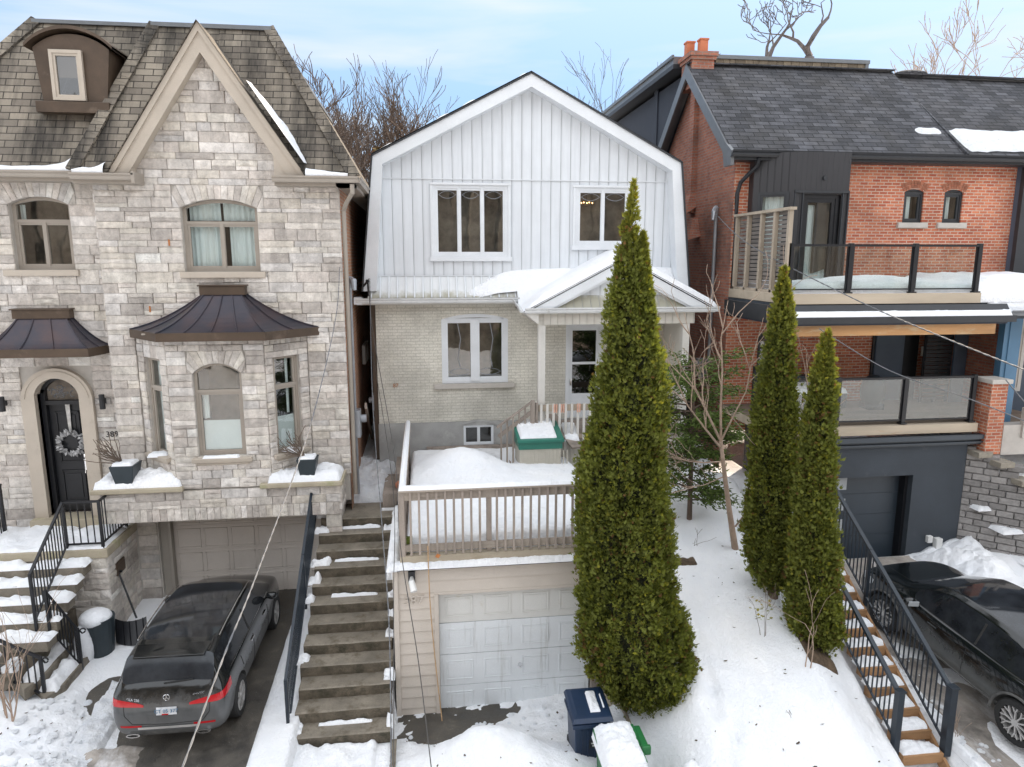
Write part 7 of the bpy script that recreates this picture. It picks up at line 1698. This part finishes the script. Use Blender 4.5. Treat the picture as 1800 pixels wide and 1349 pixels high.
# cables
def cable(label,pts,r,mat,twist=0,name='cable'):
    P=[Vector(p) for p in pts]; out=[]
    n=90
    # catenary-like smooth curve through control points
    def cr(i,t):
        p0=P[max(i-1,0)];p1=P[i];p2=P[i+1];p3=P[min(i+2,len(P)-1)]
        return .5*((2*p1)+(p2-p0)*t+(2*p0-5*p1+4*p2-p3)*t*t+(-p0+3*p1-3*p2+p3)*t**3)
    for i in range(len(P)-1):
        for k in range(n): out.append(cr(i,k/n))
    out.append(P[-1]); m=MB()
    if twist:
        L=0
        acc=[0]
        for a,b in zip(out,out[1:]): L+=(b-a).length; acc.append(L)
        for ph in(0,PI):
            m.tube([p+Vector((math.cos(2*PI*s/twist+ph),0,math.sin(2*PI*s/twist+ph)))*r*.4 for p,s in zip(out,acc)],r*.5,4)
        m2=m
    else: m.tube(out,r,5)
    tag(m.build(name,M[mat],uv=False,smooth=True),label,'cable')
def PX(px,py,y):
    f=1220.;a=(px-900)/f;b=-(py-674.5)/f;yw=R(7.24);pt=R(10.2)
    F=Vector((math.sin(yw)*math.cos(pt),math.cos(yw)*math.cos(pt),-math.sin(pt)));Rr=Vector((math.cos(yw),-math.sin(yw),0));U=Rr.cross(F); d=F+Rr*a+U*b; t=y/d.y; return Vector((d.x*t,y,H+d.z*t))
cable('silvery twisted service cable running from the stone house corner down across the left car',[PX(597,470,14.66),PX(590,560,12.5),PX(545,750,9.5),PX(455,1000,6.6),PX(395,1150,5.4),PX(315,1365,4.3)],.010,'cable',.3)
cable('twisted cable hanging in front of the concrete stairs from the white house corner',[PX(650,490,16.5),PX(655,700,13.5),PX(672,930,10.),PX(684,1100,8.),PX(688,1365,6.)],.009,'cable',.3)
cable('thin dark cable dropping past the garage corner to the apron',[PX(648,490,16.55),PX(655,580,15.5),PX(693,800,12.8),PX(704,960,11.2),PX(735,1160,9.4),PX(760,1365,8.)],.008,'cabledk')
cable('slim grey cable along the right side of the concrete stairs',[PX(655,620,16.7),PX(690,850,13.),PX(692,1050,10.6),PX(692,1365,8.)],.007,'cabledk')
cable('orange cord hanging from the deck beam down the garage wall',[PX(752,960,11.32),PX(756,1060,11.3),PX(765,1160,11.35),PX(778,1275,11.2)],.010,'cableor')
cable('heavy bright service cable sweeping from the brick house mast across the balconies',[Vector((7.3,17.15,9.5)),PX(1320,432,15.2),PX(1500,525,12.4),PX(1650,590,10.6),PX(1830,662,9.)],.015,'cable',.3)
cable('thinner cable crossing the lower deck glass from the cedar to the brick pillar',[PX(1440,578,13.),PX(1560,650,12.),PX(1700,700,11.),PX(1830,752,10.)],.010,'cable')
cable('short cable at the right edge beside the blue porch post',[PX(1768,668,12.),PX(1800,706,11.6),PX(1830,740,11.2)],.012,'cable')
T=thing('service_bracket','small black cable bracket at the left eave corner of the white house','bracket',(-1.4,16.6,8)); m=MB(); m.tube([(-1.38,16.8,7.62),(-1.38,16.62,7.72),(-1.28,16.5,7.82)],.025,6); m.sph((-1.27,16.5,7.84),.045,5); m.build('hook',M['black'],T); MB().tube([(-1.27,16.5,7.8),(-1.26,16.5,7.5)],.02,6).build('insulator',M['black'],T)
T=thing('service_mast','grey meter pipe and weatherhead on the flank of the stone house','conduit',(-1.55,15.2,3.2)); MB().tube([(-1.53,15.1,3.2),(-1.53,15.1,7.7)],.035,8).build('pipe',M['galv'],T); MB().tube([(-1.53,15.1,7.7),(-1.51,15.05,7.95),(-1.44,14.95,7.9),(-1.42,14.9,7.7)],[.04,.07,.07,.04],8).build('weatherhead',M['galv'],T); MB().box(-1.6,-1.42,15.0,15.3,4.5,5.1).build('meter_box',M['galv'],T,bevel=.01); MB().lathe((-1.36,15.15,4.9),[(0,-.06),(.09,-.06),(.09,.06),(0,.06)],12,'x').build('meter_dial',M['galv'],T)
m=MB().box(-1.32,-1.17,17.3,17.55,4.6,5.0); m.lathe((-1.36,17.42,4.85),[(0,-.05),(.08,-.05),(.08,.05),(0,.05)],12,'x'); tag(m.build('gas_meter',M['galv']),'small grey meter on the alley side of the white house','meter')
m=MB().box(-1.63,-1.55,18.5,19.6,5.6,6.1); tag(m.build('wall_vent',M['offwhite']),'pale vent hood on the dark alley wall of the stone house','vent')
T=thing('roof_terrace_rail','black railing at the back edge of the stone house roof','railing',(-1.3,24,9.9))
for k in range(9): MB().box(-1.40,-1.36,21+k*.5,21.04+k*.5,9.9,11.2).build('baluster',M['black'],T)
MB().box(-1.40,-1.36,21,25.1,11.15,11.2).build('top_rail',M['black'],T)
m=MB(); m.bar((-1.5,19,3.5),(-1.42,16.5,4.9),.05,.15); tag(m.build('leaning_plank',M['wood']),'long plank leaning in the alley against the stone house','plank')
T=thing('gutter_downpipe','brown downpipe on the alley side of the white house','downpipe',(-1.25,17.2,4)); MB().box(-1.26,-1.16,17.05,17.15,3.4,7.3).build('pipe',M['bronze'],T)
for i,(x,y) in enumerate([(-5.75,9.6),(-5.9,9.3),(-5.6,9.15)]):
    m=MB(); m.sph((x,y,snowz(x,y)+.03),(.09,.07,.05),5); tag(m.build('ice_lump',M['soil'],smooth=True),['dark frozen lump nearest the left driveway','dark frozen lump in the middle of three in the snowbank','dark frozen lump closest to the camera in the snowbank'][i],'lump')
m=MB(); m.face([(.1,11.3,3.30),(.16,11.28,3.28),(.2,11.3,3.33),(.14,11.3,3.36)]); tag(m.build('maple_leaf',M['rust']),'single red maple leaf stuck to the deck beam','leaf')
# wooded strip across the street (behind the camera), what the windows mirror
rng=random.Random(6); m=MB()
for k in range(1500):
    x=rng.uniform(-60,70); y=-34+rng.uniform(-6,6); h=rng.uniform(9,24); w=rng.uniform(.5,1.8); g=rng.uniform(.5,1.2); a=rng.uniform(-.5,.5)
    m.face([(x-w,y,0),(x+w,y+a,0),(x+w*.5+a*2,y,h),(x-w*.3+a*2,y+a,h*rng.uniform(.8,1.1))],(.19*g,.16*g,.13*g))
tag(m.build('far_wood',M['leaf'],uv=False),'bare brown wood across the street','wood',kind='stuff')
SUNE=4.2; SKYS=.12; EXPO=.80; CLOUD=(4.6,4.8,5.1,1); CLOC=(.4,0,.2); SKYFILL=(9.0,9.3,9.8,1)
# ---------------------------------------------------------------- camera, light
cam=bpy.data.cameras.new('camera'); co=bpy.data.objects.new('camera',cam); COL.objects.link(co); SC.camera=co
cam.sensor_width=36; cam.lens=1220/1800*36; cam.clip_end=2500; cam.clip_start=.1
co.location=(0,0,H); co.rotation_euler=(R(90-10.2),0,R(-7.24))
SUNAZ=R(45); SUNEL=R(30) # azimuth of the sun from +Y towards +X
sd=Vector((math.sin(SUNAZ)*math.cos(SUNEL),math.cos(SUNAZ)*math.cos(SUNEL),math.sin(SUNEL)))
su=bpy.data.lights.new('sun','SUN'); su.energy=SUNE; su.angle=R(.6); su.color=(1,.82,.62); so=bpy.data.objects.new('sun',su); COL.objects.link(so); so.rotation_euler=sd.to_track_quat('Z','Y').to_euler(); so.location=(20,20,30)
w=bpy.data.worlds.new('World'); SC.world=w; w.use_nodes=True; nt=w.node_tree; bg=nt.nodes['Background']
sk=nt.nodes.new('ShaderNodeTexSky'); sk.sky_type='NISHITA'; sk.sun_disc=False; sk.sun_elevation=SUNEL; sk.sun_rotation=SUNAZ; sk.air_density=1.; sk.dust_density=.2; sk.ozone_density=1.2
tc=nt.nodes.new('ShaderNodeTexCoord'); mp=nt.nodes.new('ShaderNodeMapping'); mp.inputs['Scale'].default_value=(1.2,1.2,9.); mp.inputs['Location'].default_value=CLOC; mp.inputs['Rotation'].default_value=(0,R(8),0); nt.links.new(tc.outputs['Generated'],mp.inputs[0])
nn_=nt.nodes.new('ShaderNodeTexNoise'); nn_.inputs['Scale'].default_value=1.5; nn_.inputs['Detail'].default_value=6; nn_.inputs['Roughness'].default_value=.5; nn_.inputs['Distortion'].default_value=.4; nt.links.new(mp.outputs[0],nn_.inputs['Vector'])
rp=nt.nodes.new('ShaderNodeValToRGB'); rp.color_ramp.elements[0].position=.47; rp.color_ramp.elements[0].color=(0,0,0,1); rp.color_ramp.elements[1].position=.72; rp.color_ramp.elements[1].color=(.85,.85,.85,1); nt.links.new(nn_.outputs['Fac'],rp.inputs[0])
# pale-to-blue gradient of the clear part of the sky
s0=nt.nodes.new('ShaderNodeSeparateXYZ'); nt.links.new(tc.outputs['Generated'],s0.inputs[0])
gr=nt.nodes.new('ShaderNodeValToRGB'); nt.links.new(s0.outputs[2],gr.inputs[0])
for e_,(p_,c_) in zip([gr.color_ramp.elements[0],gr.color_ramp.elements[1],gr.color_ramp.elements.new(.2)],[(.03,(.33,.38,.44,1)),(.40,(.11,.225,.46,1)),(.2,(.18,.29,.46,1))]): e_.position=p_; e_.color=c_
mg=nt.nodes.new('ShaderNodeMix'); mg.data_type='RGBA'; mg.blend_type='MULTIPLY'; mg.inputs[0].default_value=1; nt.links.new(gr.outputs[0],mg.inputs[6]); mg.inputs[7].default_value=(10.5,10.5,10.5,1)
ms_=nt.nodes.new('ShaderNodeMix'); ms_.data_type='RGBA'; ms_.inputs[0].default_value=.75; nt.links.new(sk.outputs[0],ms_.inputs[6]); nt.links.new(mg.outputs[2],ms_.inputs[7])
mx=nt.nodes.new('ShaderNodeMix'); mx.data_type='RGBA'; nt.links.new(rp.outputs[0],mx.inputs[0]); nt.links.new(ms_.outputs[2],mx.inputs[6]); mx.inputs[7].default_value=CLOUD
# added fill light: unseen brighter overcast overhead and behind the camera
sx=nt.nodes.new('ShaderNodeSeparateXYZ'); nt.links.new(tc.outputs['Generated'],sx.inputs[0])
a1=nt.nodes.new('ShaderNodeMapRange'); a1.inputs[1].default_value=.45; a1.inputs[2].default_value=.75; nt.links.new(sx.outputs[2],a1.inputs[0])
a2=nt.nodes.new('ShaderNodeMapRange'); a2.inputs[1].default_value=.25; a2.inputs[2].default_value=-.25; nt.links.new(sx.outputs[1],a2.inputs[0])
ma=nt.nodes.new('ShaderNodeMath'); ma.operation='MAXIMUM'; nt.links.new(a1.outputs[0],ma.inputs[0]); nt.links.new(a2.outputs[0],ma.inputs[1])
m2=nt.nodes.new('ShaderNodeMix'); m2.data_type='RGBA'; nt.links.new(ma.outputs[0],m2.inputs[0]); nt.links.new(mx.outputs[2],m2.inputs[6]); m2.inputs[7].default_value=SKYFILL
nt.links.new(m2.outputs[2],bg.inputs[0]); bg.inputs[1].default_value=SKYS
SC.view_settings.view_transform='Standard'; SC.view_settings.look='None'; SC.view_settings.exposure=EXPO; SC.view_settings.gamma=1
SC.render.resolution_x=1024; SC.render.resolution_y=767
SC.cycles.max_bounces=6
